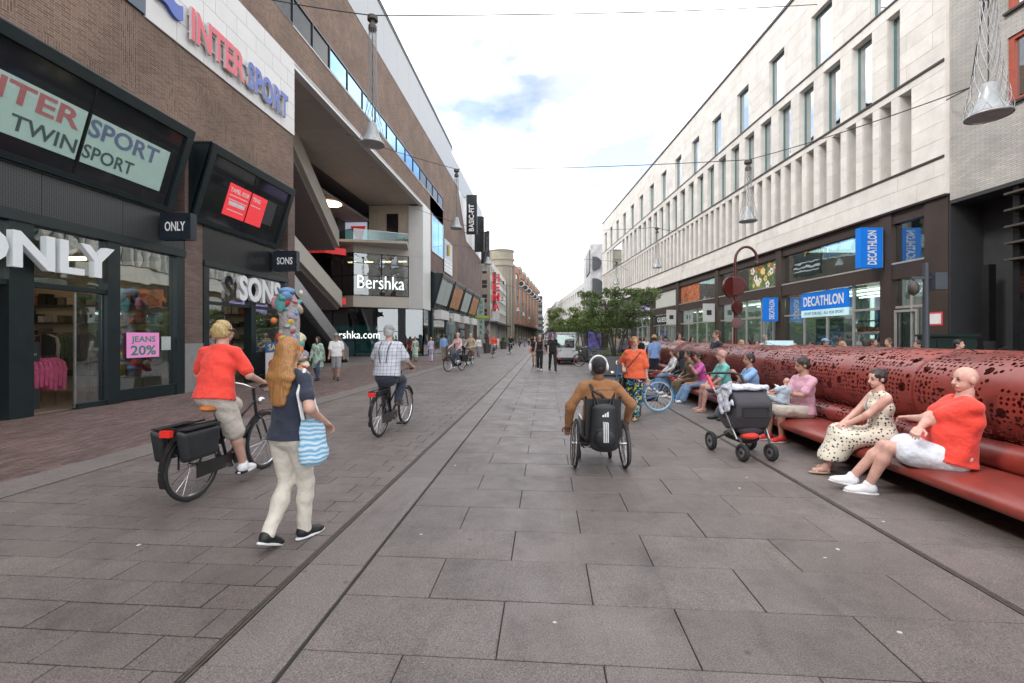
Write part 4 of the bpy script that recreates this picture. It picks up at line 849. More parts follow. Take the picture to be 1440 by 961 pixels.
for k, (px, d, h, m, lab) in enumerate(((805, 31, 3.0, 'leaf_light', 'light green tree behind the white cart'), (822, 37, 2.9, 'leaf_dark', 'dark green tree next to the black advert pillar'), (790, 46, 2.8, 'leaf_light', 'farthest small light green tree in the row of planters'), (848, 29, 2.6, 'leaf_light', 'yellow green tree right behind the large planter'))):
    c = at_depth(px, HOR, d); planter((c.x, c.y, 0), 1.0, .9, .8, 'grey planter under the '+lab); tree('multi_stem_tree', lab, (c.x, c.y, .7), h+.5, 1.05, 5, m, 20+k, 120, .055, 1.15)
def pot(px, d, h, r_, fl, lab):
    c = at_depth(px, HOR, d); t = empty('flower_pot', c-Vector((0, 0, CH))); tag(t, lab, 'planter'); MB().lathe([(r_*.8, 0), (r_, h), (r_*1.04, h), (r_*1.04, h+.05), (r_*.9, h+.05), (r_*.88, h-.1), (.01, h-.1)], 20).build('tub', mat('pot_dark', (.06, .062, .066), .6), t, True)
    lv = MB(); rs = np.random.default_rng(int(px))
    for k in range(12): leaves(lv, (rs.uniform(-.3, .3)*r_, rs.uniform(-.3, .3)*r_, h+rs.uniform(.1, fl)), .3*r_+.1, 50, .06, rs)
    lv.build('crown', 'flower_leaf' if fl > 1 else 'leaf_dark', t, fix=False)
pot(685, 46, .95, .42, 1.4, 'dark round pot with tall reddish plant in front of the store'); pot(708, 62, .95, .5, .8, 'dark round tub farther along beside the store')

# ================================================================== people: smooth distance-field bodies meshed with surface nets
def V3(*a): return np.array(a, dtype=float)
def nrm(v): v = np.asarray(v, float); return v/(np.linalg.norm(v)+1e-9)
class Fld:
    def __init__(s, k=.02): s.p = []; s.k = k; s.cuts = []; s.subs = []; s.wr = 0; s.wf = 19; s.seed = 0
    def cap(s, a, b, ra, rb): s.p.append(('c', V3(*a), V3(*b), ra, rb)); return s
    def tub(s, a, b, wa, wb, right): s.p.append(('t', V3(*a), V3(*b), wa, wb, nrm(right))); return s
    def ell(s, c, R, r): s.p.append(('e', V3(*c), np.asarray(R, float), V3(*r))); return s
    def cut(s, p, n): s.cuts.append((V3(*p), nrm(n))); return s
    def sub(s, c, R, r): s.subs.append((V3(*c), np.asarray(R, float), V3(*r))); return s
    def _bb(s, q):
        if q[0] == 'c': r = max(q[3], q[4]); return np.minimum(q[1], q[2])-r, np.maximum(q[1], q[2])+r
        if q[0] == 't': r = max(q[3]+q[4]); return np.minimum(q[1], q[2])-r, np.maximum(q[1], q[2])+r
        r = np.sqrt(((q[2].T*q[3])**2).sum(1)); return q[1]-r, q[1]+r
    @staticmethod
    def _ell(P, c, R, r):
        q = (P-c)@R.T; k0 = np.sqrt(((q/r)**2).sum(-1)); k1 = np.sqrt(((q/(r*r))**2).sum(-1))+1e-9; return k0*(k0-1)/k1
    def _d(s, q, P):
        if q[0] == 'e': return s._ell(P, q[1], q[2], q[3])
        a, b = q[1], q[2]; ab = b-a; L2 = ab@ab+1e-12; t = np.clip(((P-a)@ab)/L2, 0, 1); w = P-a-t[..., None]*ab
        if q[0] == 'c': return np.sqrt((w*w).sum(-1))-(q[3]+(q[4]-q[3])*t)
        ax = nrm(ab); r = nrm(q[5]-ax*(q[5]@ax)); f = np.cross(ax, r); W = q[3][0]+(q[4][0]-q[3][0])*t; D = q[3][1]+(q[4][1]-q[3][1])*t; m = np.minimum(W, D)
        return (np.sqrt(((w@r)/W)**2+((w@f)/D)**2+((w@ax)/m)**2)-1)*m
    def mesh(s, h):
        bbs = [s._bb(q) for q in s.p]; lo = np.min([b[0] for b in bbs], 0)-2.5*h-s.k; hi = np.max([b[1] for b in bbs], 0)+2.5*h+s.k
        n = np.ceil((hi-lo)/h).astype(int)+1; Fd = np.full(n, .3); pad = s.k*1.5+3*h
        ax = [lo[i]+h*np.arange(n[i]) for i in range(3)]
        for q, (a, b) in zip(s.p, bbs):
            i0 = np.maximum(0, ((a-pad-lo)/h).astype(int)); i1 = np.minimum(n, ((b+pad-lo)/h).astype(int)+2)
            P = np.stack(np.meshgrid(*[ax[i][i0[i]:i1[i]] for i in range(3)], indexing='ij'), -1); d = s._d(q, P)
            sl = tuple(slice(i0[i], i1[i]) for i in range(3)); f = Fd[sl]; k = s.k
            hh = np.clip(.5+.5*(d-f)/k, 0, 1); Fd[sl] = d*(1-hh)+f*hh-k*hh*(1-hh)
        X, Y, Z = np.meshgrid(*ax, indexing='ij')
        if s.wr:
            g = s.wf; o = s.seed*1.7
            Fd = Fd+s.wr*(np.sin(X*g+o+2.2*np.sin(Z*g*.6+o))*np.sin(Z*g*1.25+1.8*np.sin(Y*g*.8+o))+.6*np.sin(Y*g*1.4+Z*g*.8+o*2))
        if s.cuts or s.subs:
            P = np.stack((X, Y, Z), -1)
            for p, nn in s.cuts: Fd = np.maximum(Fd, (P-p)@nn)
            for c, R, r in s.subs: Fd = np.maximum(Fd, -s._ell(P, c, R, r))
        return surfnet(Fd, lo, h)
_CO = np.array([(i, j, k) for i in (0, 1) for j in (0, 1) for k in (0, 1)])
_ED = [(a, b) for a in range(8) for b in range(a+1, 8) if np.abs(_CO[a]-_CO[b]).sum() == 1]
def surfnet(Fd, lo, h):
    S = Fd < 0; c = [S[i:S.shape[0]-1+i, j:S.shape[1]-1+j, k:S.shape[2]-1+k] for i, j, k in _CO]
    sm = np.sum(c, 0); mask = (sm > 0) & (sm < 8); ii = np.argwhere(mask); idx = np.full(mask.shape, -1, np.int64); idx[mask] = np.arange(len(ii))
    pos = np.zeros((len(ii), 3)); cnt = np.zeros(len(ii)); vals = [Fd[tuple((ii+o).T)] for o in _CO]
    for a, b in _ED:
        f0, f1 = vals[a], vals[b]; m = (f0 < 0) != (f1 < 0); t = np.where(m, f0/(f0-f1+1e-12), 0)
        pos += m[:, None]*(_CO[a]+t[:, None]*(_CO[b]-_CO[a])); cnt += m
    V = lo+h*(ii+pos/cnt[:, None]); fs = []
    for axi in range(3):
        u, v = (axi+1) % 3, (axi+2) % 3
        sl0 = [slice(None)]*3; sl1 = [slice(None)]*3; sl0[axi] = slice(0, -1); sl1[axi] = slice(1, None)
        A, Bv = S[tuple(sl0)], S[tuple(sl1)]; e = np.argwhere(A != Bv)
        e = e[(e[:, u] > 0) & (e[:, v] > 0) & (e[:, u] < mask.shape[u]) & (e[:, v] < mask.shape[v])]
        if not len(e): continue
        out_ = A[tuple(e.T)]
        def cell(du, dv): q = e.copy(); q[:, u] += du; q[:, v] += dv; return idx[tuple(q.T)]
        Q = np.stack((cell(-1, -1), cell(0, -1), cell(0, 0), cell(-1, 0)), 1); Q[~out_] = Q[~out_][:, ::-1]; fs.append(Q)
    return V, (np.concatenate(fs) if fs else np.zeros((0, 4), int))
def mk(name, VF, m, parent=None, loc=None, rz=0):
    if not isinstance(VF, list): VF = [VF]
    vs, fs, o = [], [], 0
    for V, Fq in VF: vs.append(V); fs.append(Fq+o); o += len(V)
    V = np.concatenate(vs); Fq = np.concatenate(fs); me = bpy.data.meshes.new(name)
    me.vertices.add(len(V)); me.vertices.foreach_set('co', V.ravel()); me.loops.add(len(Fq)*4); me.loops.foreach_set('vertex_index', Fq.ravel().astype(np.int32))
    me.polygons.add(len(Fq)); me.polygons.foreach_set('loop_start', np.arange(0, len(Fq)*4, 4, dtype=np.int32)); me.polygons.foreach_set('loop_total', np.full(len(Fq), 4, np.int32))
    me.polygons.foreach_set('use_smooth', np.ones(len(Fq), bool)); me.update(); me.validate()
    me.materials.append(MATS[m] if isinstance(m, str) else m); ob = bpy.data.objects.new(name, me); COL.objects.link(ob)
    if parent is not None: ob.parent = parent
    if loc is not None: ob.location = loc; ob.rotation_euler = (0, 0, rad(rz))
    return ob
def ik(a, t, l1, l2, hint):
    a, t = V3(*a), V3(*t); d = t-a; D = np.linalg.norm(d); mxl = (l1+l2)*.999
    if D > mxl: d = d/D*mxl; D = mxl; t = a+d
    u = d/D; x = (l1*l1-l2*l2+D*D)/(2*D); y = math.sqrt(max(0, l1*l1-x*x)); hnt = np.asarray(hint, float); hp = nrm(hnt-u*(hnt@u)); return a+u*x+hp*y, t

# skin and hair
def skin(name, c): 
    if name in MATS: return name
    m = mat(name, c, .5, var=.16, vs=11, bump=.15, bs=120); b = m.node_tree.nodes['Principled BSDF']; b.inputs['Subsurface Weight'].default_value = .12; b.inputs['Subsurface Radius'].default_value = (.02, .008, .004); return name
skin('skin_light', (.52, .31, .235)); skin('skin_tan', (.40, .22, .155)); skin('skin_brown', (.19, .095, .06)); skin('skin_pink', (.58, .33, .27))
def hair_mat(name, c):
    m, nt, b = _base(name); N = nt.nodes.new; L = nt.links.new; tc = N('ShaderNodeTexCoord'); mp = N('ShaderNodeMapping'); mp.inputs['Scale'].default_value = (150, 150, 7); L(tc.outputs['Object'], mp.inputs[0])
    no = N('ShaderNodeTexNoise'); no.inputs['Scale'].default_value = 1; no.inputs['Detail'].default_value = 3; L(mp.outputs[0], no.inputs[0]); cr = N('ShaderNodeValToRGB')
    cr.color_ramp.elements[0].position = .32; cr.color_ramp.elements[1].position = .68; cr.color_ramp.elements[0].color = (*[x*.6 for x in c], 1); cr.color_ramp.elements[1].color = (*[min(1, x*1.35) for x in c], 1)
    L(no.outputs[0], cr.inputs[0]); L(cr.outputs[0], b.inputs['Base Color']); b.inputs['Roughness'].default_value = .45; bp = N('ShaderNodeBump'); bp.inputs['Strength'].default_value = .55; bp.inputs['Distance'].default_value = .008; L(no.outputs[0], bp.inputs['Height']); L(bp.outputs[0], b.inputs['Normal']); MATS[name] = m
for n_, c_ in (('hair_ginger', (.36, .17, .055)), ('hair_blond', (.48, .33, .14)), ('hair_dark', (.022, .016, .013)), ('hair_brown', (.09, .05, .028)), ('hair_grey', (.42, .41, .40)), ('hair_straw', (.42, .30, .13))): hair_mat(n_, c_)
def cloth(name, c, rough=.85, var=.1): return mat(name, c, rough, 0, var, 9, .75, 13, sheen=.15, bd=.03)
for n_, c_ in (('c_orange', (.80, .10, .04)), ('c_navy', (.022, .028, .05)), ('c_cream', (.62, .58, .50)), ('c_black', (.014, .014, .016)), ('c_white', (.72, .72, .72)), ('c_red', (.78, .055, .035)), ('c_paleblue', (.66, .69, .76)),
               ('c_brown', (.30, .135, .052)), ('c_coral', (.78, .13, .05)), ('c_jeans', (.20, .32, .50)), ('c_darkjeans', (.06, .08, .13)), ('c_teal', (.20, .58, .54)), ('c_sky', (.25, .44, .74)), ('c_pink', (.62, .12, .40)), ('c_rose', (.55, .30, .38)), ('c_khaki', (.15, .115, .065)),
               ('c_stone', (.50, .46, .40)), ('c_slate', (.09, .11, .13)), ('c_lilac', (.48, .44, .60)), ('c_grey', (.25, .25, .26)), ('c_maroon', (.22, .02, .03)), ('c_sage', (.30, .40, .33)), ('c_tan', (.42, .33, .22)), ('c_palepink', (.65, .42, .40)), ('c_blueshirt', (.22, .36, .66)), ('c_babyblue', (.42, .50, .58)), ('c_shortsbeige', (.52, .47, .41))): cloth(n_, c_)
mat('shoe_black', (.015, .015, .016), .5); mat('shoe_white', (.72, .72, .74), .55, var=.06); mat('shoe_red', (.6, .03, .03), .5); mat('shoe_brown', (.12, .07, .04), .6); mat('sandal_tan', (.42, .30, .22), .7); mat('sole', (.7, .7, .7), .6)
mat('eye_dark', (.02, .015, .012), .2); mat('leather_black', (.012, .012, .013), .4, var=.2)
def patt(name, kind, a, b, sc, c3=None):
    m, nt, bs = _base(name); N = nt.nodes.new; L = nt.links.new; tc = N('ShaderNodeTexCoord'); sx = N('ShaderNodeSeparateXYZ'); L(tc.outputs['Object'], sx.inputs[0])
    def mth(op, x, y=None):
        n = N('ShaderNodeMath'); n.operation = op
        for i, q in enumerate((x, y)):
            if q is None: continue
            if isinstance(q, (int, float)): n.inputs[i].default_value = q
            else: L(q, n.inputs[i])
        return n.outputs[0]
    if kind == 'dots':
        # dots on a staggered lattice over (x+y, z)
        vo = N('ShaderNodeTexVoronoi'); vo.inputs['Scale'].default_value = sc; vo.inputs['Randomness'].default_value = .55; L(tc.outputs['Object'], vo.inputs[0]); f = mth('LESS_THAN', vo.outputs['Distance'], .31)
    elif kind == 'plaid':
        u = mth('FRACT', mth('MULTIPLY', sx.outputs[0], sc)); v = mth('FRACT', mth('MULTIPLY', sx.outputs[2], sc)); f = mth('MULTIPLY', mth('ADD', mth('LESS_THAN', u, .22), mth('LESS_THAN', v, .22)), .5)
    elif kind == 'floral':
        vo = N('ShaderNodeTexVoronoi'); vo.inputs['Scale'].default_value = sc; L(tc.outputs['Object'], vo.inputs[0]); cr = N('ShaderNodeValToRGB'); cr.color_ramp.interpolation = 'CONSTANT'
        se = N('ShaderNodeSeparateColor'); L(vo.outputs['Color'], se.inputs[0]); el = cr.color_ramp.elements; el[0].color = (*a, 1); el[1].position = .4; el[1].color = (*b, 1)
        for pz, cc in c3: e = el.new(pz); e.color = (*cc, 1)
        L(se.outputs[0], cr.inputs[0]); L(cr.outputs[0], bs.inputs['Base Color']); bs.inputs['Roughness'].default_value = .85; MATS[name] = m; return
    elif kind == 'wave':
        wv = N('ShaderNodeTexWave'); wv.bands_direction = 'Z'; wv.inputs['Scale'].default_value = sc; wv.inputs['Distortion'].default_value = 6; wv.inputs['Detail'].default_value = 2; L(tc.outputs['Object'], wv.inputs[0]); f = wv.outputs['Fac']
    mi = N('ShaderNodeMix'); mi.data_type = 'RGBA'; L(f, mi.inputs[0]); mi.inputs[6].default_value = (*a, 1); mi.inputs[7].default_value = (*b, 1); L(mi.outputs[2], bs.inputs['Base Color']); bs.inputs['Roughness'].default_value = .85; MATS[name] = m
patt('p_dots', 'dots', (.66, .60, .50), (.03, .03, .035), 27); patt('p_plaid', 'plaid', (.52, .54, .58), (.22, .20, .30), 17); patt('p_floral', 'floral', (.02, .025, .03), (.03, .22, .36), 34, ((.58, (.02, .02, .025)), (.72, (.42, .46, .04)), (.86, (.25, .5, .6)), (.93, (.6, .2, .3)))); patt('p_wave', 'wave', (.6, .66, .72), (.10, .36, .55), 9); patt('p_sage', 'floral', (.30, .42, .34), (.42, .55, .46), 12, ((.8, (.2, .26, .2)),)); patt('p_muslin', 'floral', (.55, .57, .66), (.62, .63, .70), 30, ((.85, (.35, .38, .5)),))

def person(label, loc, rz, pose=None, fit=None, H=1.72, res=.02, group=None, hands=False, face=False, build=1.0, belly=0.0, fem=False, sk='skin_light', hair=('short', 'hair_brown'), cat='person'):
    """local frame: x right, y forward, z up; lengths scale with height"""
    k = H/1.75; p = dict(pelvis=(0, 0, .93), lean=(0, 0), footL=(-.09, 0, .085), footR=(.09, 0, .085), handL=(-.24, .05, .80), handR=(.24, .05, .80), elbL=(-.5, -1, 0), elbR=(.5, -1, 0), kneeL=(0, 1, 0), kneeR=(0, 1, 0), yaw=0, pitch=0, toeL=(0, 1, 0), toeR=(0, 1, 0), twist=0, curl=.5)
    p.update(pose or {}); f = dict(top='c_white', sleeve=.5, hem=-.04, bottom='c_darkjeans', blen=1.0, kind='trousers', shoe='shoe_black', loose=.012, bloose=.014); f.update(fit or {})
    S = lambda v: V3(*v)*k
    pel = S(p['pelvis']); up = nrm((p['lean'][0], p['lean'][1], 1)); tw = rad(p['twist']); r0 = V3(1, 0, 0); rt = V3(math.cos(tw), math.sin(tw), 0); rt = nrm(rt-up*(rt@up)); fw = np.cross(up, rt)
    sw, hw = (.155, .095) if fem else (.18, .088); hipL, hipR = pel-r0*hw*k, pel+r0*hw*k
    waist = pel+up*.17*k; chest = pel+up*.36*k; shc = pel+up*.50*k; neck = pel+up*.555*k; shL, shR = shc-rt*sw*k-up*.022*k, shc+rt*sw*k-up*.022*k
    yw = tw+rad(p['yaw']); pt = rad(p['pitch']); hf = V3(-math.sin(yw)*math.cos(pt), math.cos(yw)*math.cos(pt), math.sin(pt)); hr = V3(math.cos(yw), math.sin(yw), 0); hu = np.cross(hr, hf); hu = hu if hu[2] > 0 else -hu; head = neck+up*.055*k+hu*.105*k+hf*.012*k; R = np.stack((hr, hf, hu))
    kL, aL = ik(hipL, S(p['footL']), .43*k, .425*k, p['kneeL']); kR, aR = ik(hipR, S(p['footR']), .43*k, .425*k, p['kneeR'])
    eL, wL = ik(shL, S(p['handL']), .285*k, .255*k, p['elbL']); eR, wR = ik(shR, S(p['handR']), .285*k, .255*k, p['elbR'])
    b = build; q = k
    bw, bd = ((.148, .098), (.118, .085)) if fem else ((.158, .105), (.142, .098))
    hipw = (.165*b*q, .115*b*q) if fem else (.155*b*q, .11*b*q)
    bo = Fld(.03*k)
    bo.tub(pel, waist, hipw, (bd[0]*b*q, bd[1]*b*q), r0); bo.tub(waist, chest, (bd[0]*b*q, bd[1]*b*q), (bw[0]*b*q, bw[1]*b*q), rt); bo.tub(chest, shc-up*.02*q, (bw[0]*b*q, bw[1]*b*q), (.13*b*q, .075*q), rt)
    bo.cap(shc-up*.01*q, neck+up*.05*q, .06*q, .052*q); bo.cap(neck-up*.02*q, head-hu*.03*q, .054*q, .05*q)
    limbs = []
    for sh, e, w_ in ((shL, eL, wL), (shR, eR, wR)): bo.cap(sh, e, .05*q*b, .038*q*b); bo.cap(e, w_, .038*q*b, .027*q)
    for hp, kn, an in ((hipL, kL, aL), (hipR, kR, aR)): bo.cap(hp, kn, .082*q*b, .053*q); bo.cap(kn+(an-kn)*.0, kn+(an-kn)*.3, .052*q, .055*q); bo.cap(kn+(an-kn)*.3, an, .055*q, .036*q)
    toes = [nrm(p['toeL']), nrm(p['toeR'])]
    for an, t in zip((aL, aR), toes): bo.cap(an-t*.03*q-V3(0, 0, .03*q), an+t*.12*q-V3(0, 0, .052*q), .036*q, .028*q)
    if belly: bo.ell(waist+fw*.05*q+up*.03*q, np.stack((rt, fw, up)), (.15*b*q, (.10+belly)*q, .15*q))
    if fem and not belly:
        for sgn in (-1, 1): bo.ell(chest+rt*sgn*.065*q+fw*.075*q, np.stack((rt, fw, up)), (.055*q, .05*q, .058*q))
    VF = [bo.mesh(res)]
    # head
    hd = Fld(.012*k); q = k
    hd.ell(head+hu*.022*q-hf*.012*q, R, (.074*q, .094*q, .092*q)); hd.ell(head-hu*.045*q+hf*.022*q, R, (.056*q, .066*q, .066*q)); hd.ell(head-hu*.088*q+hf*.062*q, R, (.024*q, .018*q, .016*q))
    if face or res < .025:
        hd.cap(head+hu*.012*q+hf*.082*q, head-hu*.026*q+hf*.1*q, .010*q, .016*q)
        for sgn in (-1, 1): hd.ell(head+hr*sgn*.074*q-hf*.008*q-hu*.008*q, R, (.010*q, .022*q, .032*q)); hd.sub(head+hr*sgn*.031*q+hf*.104*q+hu*.008*q, R, (.019*q, .018*q, .011*q))
        hd.cap(head-hu*.056*q+hf*.084*q-hr*.02*q, head-hu*.056*q+hf*.084*q+hr*.02*q, .009*q, .009*q)
    hd.cap(head-hu*.03*q-hf*.015*q, neck, .05*q, .053*q); VF.append(hd.mesh(.0065 if face else min(res*.75, .014)))
    # hands
    for sgn, e, w_ in ((-1, eL, wL), (1, eR, wR)):
        d = nrm(w_-e); ha = Fld(.008*k); sd = nrm(np.cross(d, up if abs(d@up) < .9 else fw)); pn = np.cross(sd, d); cur = p['curl']
        inn = -pn if (pn@V3(0, 0, -1)) < 0 and abs(pn[2]) > .3 else pn
        if abs(pn[2]) < .3: inn = pn*np.sign(pn@(-rt*sgn)+1e-6); 
        pc_ = w_+d*.045*q; ha.cap(w_-d*.03*q, w_+d*.02*q, .027*q, .026*q); ha.ell(pc_, np.stack((sd, inn, d)), (.041*q, .017*q, .052*q))
        if hands:
            for i, (o, ln) in enumerate(((-.03, .066), (-.0105, .077), (.0105, .072), (.03, .056))):
                b0 = w_+d*.085*q+sd*o*q; d1 = nrm(d*math.cos(cur*.7)+inn*math.sin(cur*.7)); b1 = b0+d1*ln*.5*q; d2 = nrm(d*math.cos(cur*1.8)+inn*math.sin(cur*1.8)); b2 = b1+d2*ln*.5*q
                ha.cap(b0, b1, .0092*q, .0085*q); ha.cap(b1, b2, .0085*q, .007*q)
            ts = -1 if (np.cross(sd, inn)@d) < 0 else 1
            th = sd*(.034*q)*(-1); b0 = w_+d*.03*q+th; b1 = b0+nrm(d*.7+th/np.linalg.norm(th)*.7+inn*.3)*.04*q; b2 = b1+nrm(d+inn*.5)*.03*q; ha.cap(b0, b1, .0115*q, .010*q); ha.cap(b1, b2, .010*q, .008*q); VF.append(ha.mesh(.0048))
        else:
            ha.cap(pc_+d*.03*q, pc_+d*.075*q+inn*.03*q, .024*q, .016*q); ha.cap(pc_-sd*.035*q, pc_-sd*.045*q+d*.045*q, .012*q, .009*q); VF.append(ha.mesh(min(res*.6, .012)))
    body = mk('person', VF, sk, None, loc, rz); tag(body, label, cat, group); seed = len(label)+int(abs(loc[0]*7))
    # ---- clothes, each a shell around the body
    lo_ = f['loose']; T = Fld(.03*k); T.seed = seed; T.wr = .005 if res < .03 else 0
    hem = pel+up*f['hem']*k
    if f['top']:
        T.tub(hem if f['hem'] < 0 else pel, waist, (max(hipw[0], (hw+.088*b)*k)+lo_*.5+f['bloose']+.016, max(hipw[1], .1*b*k)+lo_*.7+f['bloose']+.014+belly*.35), (bd[0]*b*k+lo_*1.6, bd[1]*b*k+lo_*1.6), rt); T.tub(waist, chest, (bd[0]*b*k+lo_*1.6, bd[1]*b*k+lo_*1.6), (bw[0]*b*k+lo_, bw[1]*b*k+lo_), rt); T.tub(chest, shc-up*.005*k, (bw[0]*b*k+lo_, bw[1]*b*k+lo_), (.135*b*k+lo_*.3, .08*k+lo_*.4), rt); T.cap(shc-up*.005*k, shc-rt*.13*k-up*.015*k, .056*k+lo_*.4, .05*k+lo_*.4); T.cap(shc-up*.005*k, shc+rt*.13*k-up*.015*k, .056*k+lo_*.4, .05*k+lo_*.4)
        if belly: T.ell(waist+fw*.05*k+up*.03*k, np.stack((rt, fw, up)), (.15*b*k+lo_, (.10+belly)*k+lo_, .15*k+lo_))
        if fem and not belly:
            for sgn in (-1, 1): T.ell(chest+rt*sgn*.065*k+fw*.075*k, np.stack((rt, fw, up)), (.06*k+lo_*.5, .055*k+lo_*.5, .06*k+lo_*.5))
        sl = f['sleeve']
        for sh, e, w_ in ((shL, eL, wL), (shR, eR, wR)):
            if sl <= 0: continue
            T.cap(sh, sh+(e-sh)*min(1, sl*1.5 if sl < .7 else 1), .05*k*b+lo_*.6, .044*k*b+lo_*(1.1 if sl < .7 else .5))
            if sl >= .7: T.cap(e, e+(w_-e)*(.95 if sl >= 1 else .5), .043*k*b+lo_*.5, .034*k+lo_*.4)
        T.cut(hem, -up); T.sub(neck+fw*.045*k+up*.02*k, np.stack((rt, fw, up)), (.062*k, .06*k, .07*k)); T.cut(neck+up*.012*k, up)
        if sl > 0 and sl < .7:
            pass
        mk('shirt' if f['sleeve'] < .9 else f.get('tname', 'jacket'), T.mesh(res*.9), f['top'], body)
    Bm = Fld(.025*k); Bm.seed = seed+3; Bm.wr = .0042 if res < .03 else 0; bl = f['bloose']
    if f['kind'] in ('trousers', 'shorts'):
        Bm.tub(pel, waist, (hipw[0]+bl, hipw[1]+bl), (bd[0]*b*k+bl, bd[1]*b*k+bl), r0)
        for hp, kn, an in ((hipL, kL, aL), (hipR, kR, aR)):
            L_ = f['blen']
            if L_ <= .55: e = hp+(kn-hp)*(L_/.5); Bm.cap(hp, e, .088*k*b+bl, .068*k*b+bl*1.8); d = nrm(kn-hp); Bm.cuts.append((e, d)) if False else None
            else: Bm.cap(hp, kn, .088*k*b+bl, .058*k*b+bl); e = kn+(an-kn)*min(1, (L_-.5)*2); m3 = kn+(e-kn)*.35; Bm.cap(kn, m3, .058*k*b+bl, (.060*k+bl)*(1+f.get('flare', 1))/2); Bm.cap(m3, e, (.060*k+bl)*(1+f.get('flare', 1))/2, (.045*k+bl*1.2)*f.get('flare', 1))
        Bm.cut(pel+up*.09*k, up)
    elif f['kind'] == 'skirt':
        Bm.k = .09*k; L_ = f['blen']; mid = lambda a, c: (a+c)/2
        Bm.tub(pel, waist, (hipw[0]+bl, hipw[1]+bl), (bd[0]*b*k+bl, bd[1]*b*k+bl), r0); fl = f.get('flare', 1)
        for hp, kn, an in ((hipL, kL, aL), (hipR, kR, aR)): Bm.cap(hp, kn, .10*k, .10*k*fl); Bm.cap(kn, kn+(an-kn)*L_, .10*k*fl, .13*k*fl)
        Bm.cap(mid(kL, kR), mid(kL+(aL-kL)*L_, kR+(aR-kR)*L_), .10*k*fl, .13*k*fl); Bm.cut(waist, up); lowest = min((kL+(aL-kL)*L_)[2], (kR+(aR-kR)*L_)[2]); Bm.cut((0, 0, lowest), (0, 0, -1))
    if f['bottom']: mk({'trousers': 'trousers', 'shorts': 'shorts', 'skirt': 'skirt'}[f['kind']] if not (f['kind'] == 'trousers' and f['blen'] <= .55) else 'shorts', Bm.mesh(res*.9), f['bottom'], body)
    if f['shoe']:
        for an, t in zip((aL, aR), toes):
            sf_ = Fld(.015*k); z = V3(0, 0, 1); side = nrm(np.cross(t, z)); upf = np.cross(side, t)
            RR = np.stack((side, t, upf)); base_ = an-upf*.045*k
            if f.get('sandal'): sf_.ell(base_+t*.06*k-upf*.028*k, RR, (.048*k, .14*k, .014*k)); sf_.cap(base_+t*.1*k-side*.042*k-upf*.02*k, base_+t*.1*k+upf*.016*k, .013*k, .012*k); sf_.cap(base_+t*.1*k+side*.042*k-upf*.02*k, base_+t*.1*k+upf*.016*k, .013*k, .012*k); sf_.cap(base_-t*.03*k-side*.04*k, base_-t*.03*k+side*.04*k, .012*k, .012*k)
            else: sf_.ell(base_+t*.115*k-upf*.012*k, RR, (.046*k, .085*k, .034*k)); sf_.ell(base_-t*.0*k+upf*.004*k, RR, (.043*k, .068*k, .05*k)); sf_.cap(an-upf*.03*k, an+upf*.012*k, .047*k, .044*k); sf_.cap(an-upf*.022*k-t*.02*k, an+t*.13*k-upf*.055*k, .049*k, .038*k); sf_.cut(base_-upf*.036*k, -upf)
            sh_ = mk('shoe', sf_.mesh(min(res*.7, .012)), f['shoe'], body)
            if res < .016 and not f.get('sandal'): so2 = Fld(.008); so2.ell(base_+t*.06*k-upf*.03*k, RR, (.05*k, .148*k, .03*k)); so2.cut(base_-upf*.018*k, upf); so2.cut(base_-upf*.04*k, -upf); mk('sole', so2.mesh(.008), 'sole', sh_)
    st, hm = hair; hr_ = Fld(.02*k); hres = min(res*.7, .013); q = k
    if st != 'bald':
        hr_.wr = .003; hr_.wf = 70
        hr_.ell(head+hu*.03*q-hf*.02*q, R, (.083*q, .098*q, .096*q))
        if st in ('short', 'fringe', 'bun', 'curly', 'pony'): hr_.ell(head-hf*.05*q-hu*.02*q, R, (.075*q, .06*q, .07*q))
        if st == 'curly': hr_.wr = .008; hr_.wf = 36; hr_.ell(head-hf*.035*q+hu*.005*q, R, (.092*q, .09*q, .1*q)); hr_.ell(head-hf*.06*q-hu*.07*q, R, (.07*q, .05*q, .06*q))
        if st == 'bun': hr_.ell(head-hf*.11*q+hu*.06*q, R, (.045*q, .045*q, .045*q))
        if st == 'pony': hr_.cap(head-hf*.1*q+hu*.03*q, head-hf*.12*q-hu*.18*q, .032*q, .018*q)
        if st in ('long', 'midlong'):
            end = .40 if st == 'long' else .2; hr_.ell(head-hf*.04*q-hu*.04*q, R, (.09*q, .075*q, .1*q)); hr_.wr = .0016; hr_.wf = 50
            hr_.tub(head-hf*.055*q, shc-fw*.10*q+up*.0*q, (.092*q, .06*q), (.14*q, .05*q), rt); hr_.tub(shc-fw*.10*q, shc-fw*.115*q-up*(end-.18)*q, (.135*q, .048*q), (.07*q, .03*q), rt)
        if st == 'scarf': hr_.ell(head-hu*.03*q, R, (.095*q, .1*q, .12*q)); hr_.cap(head-hu*.06*q, neck, .085*q, .1*q)
        # keep the face free
        hr_.sub(head-hu*.045*q+hf*.095*q, R, (.068*q, .085*q, .115*q)); 
        if st not in ('long', 'midlong', 'scarf'): hr_.cut(head-hu*.075*q, -hu)
        hob = mk({'scarf': 'head_scarf'}.get(st, 'hair'), hr_.mesh(hres), hm, body)
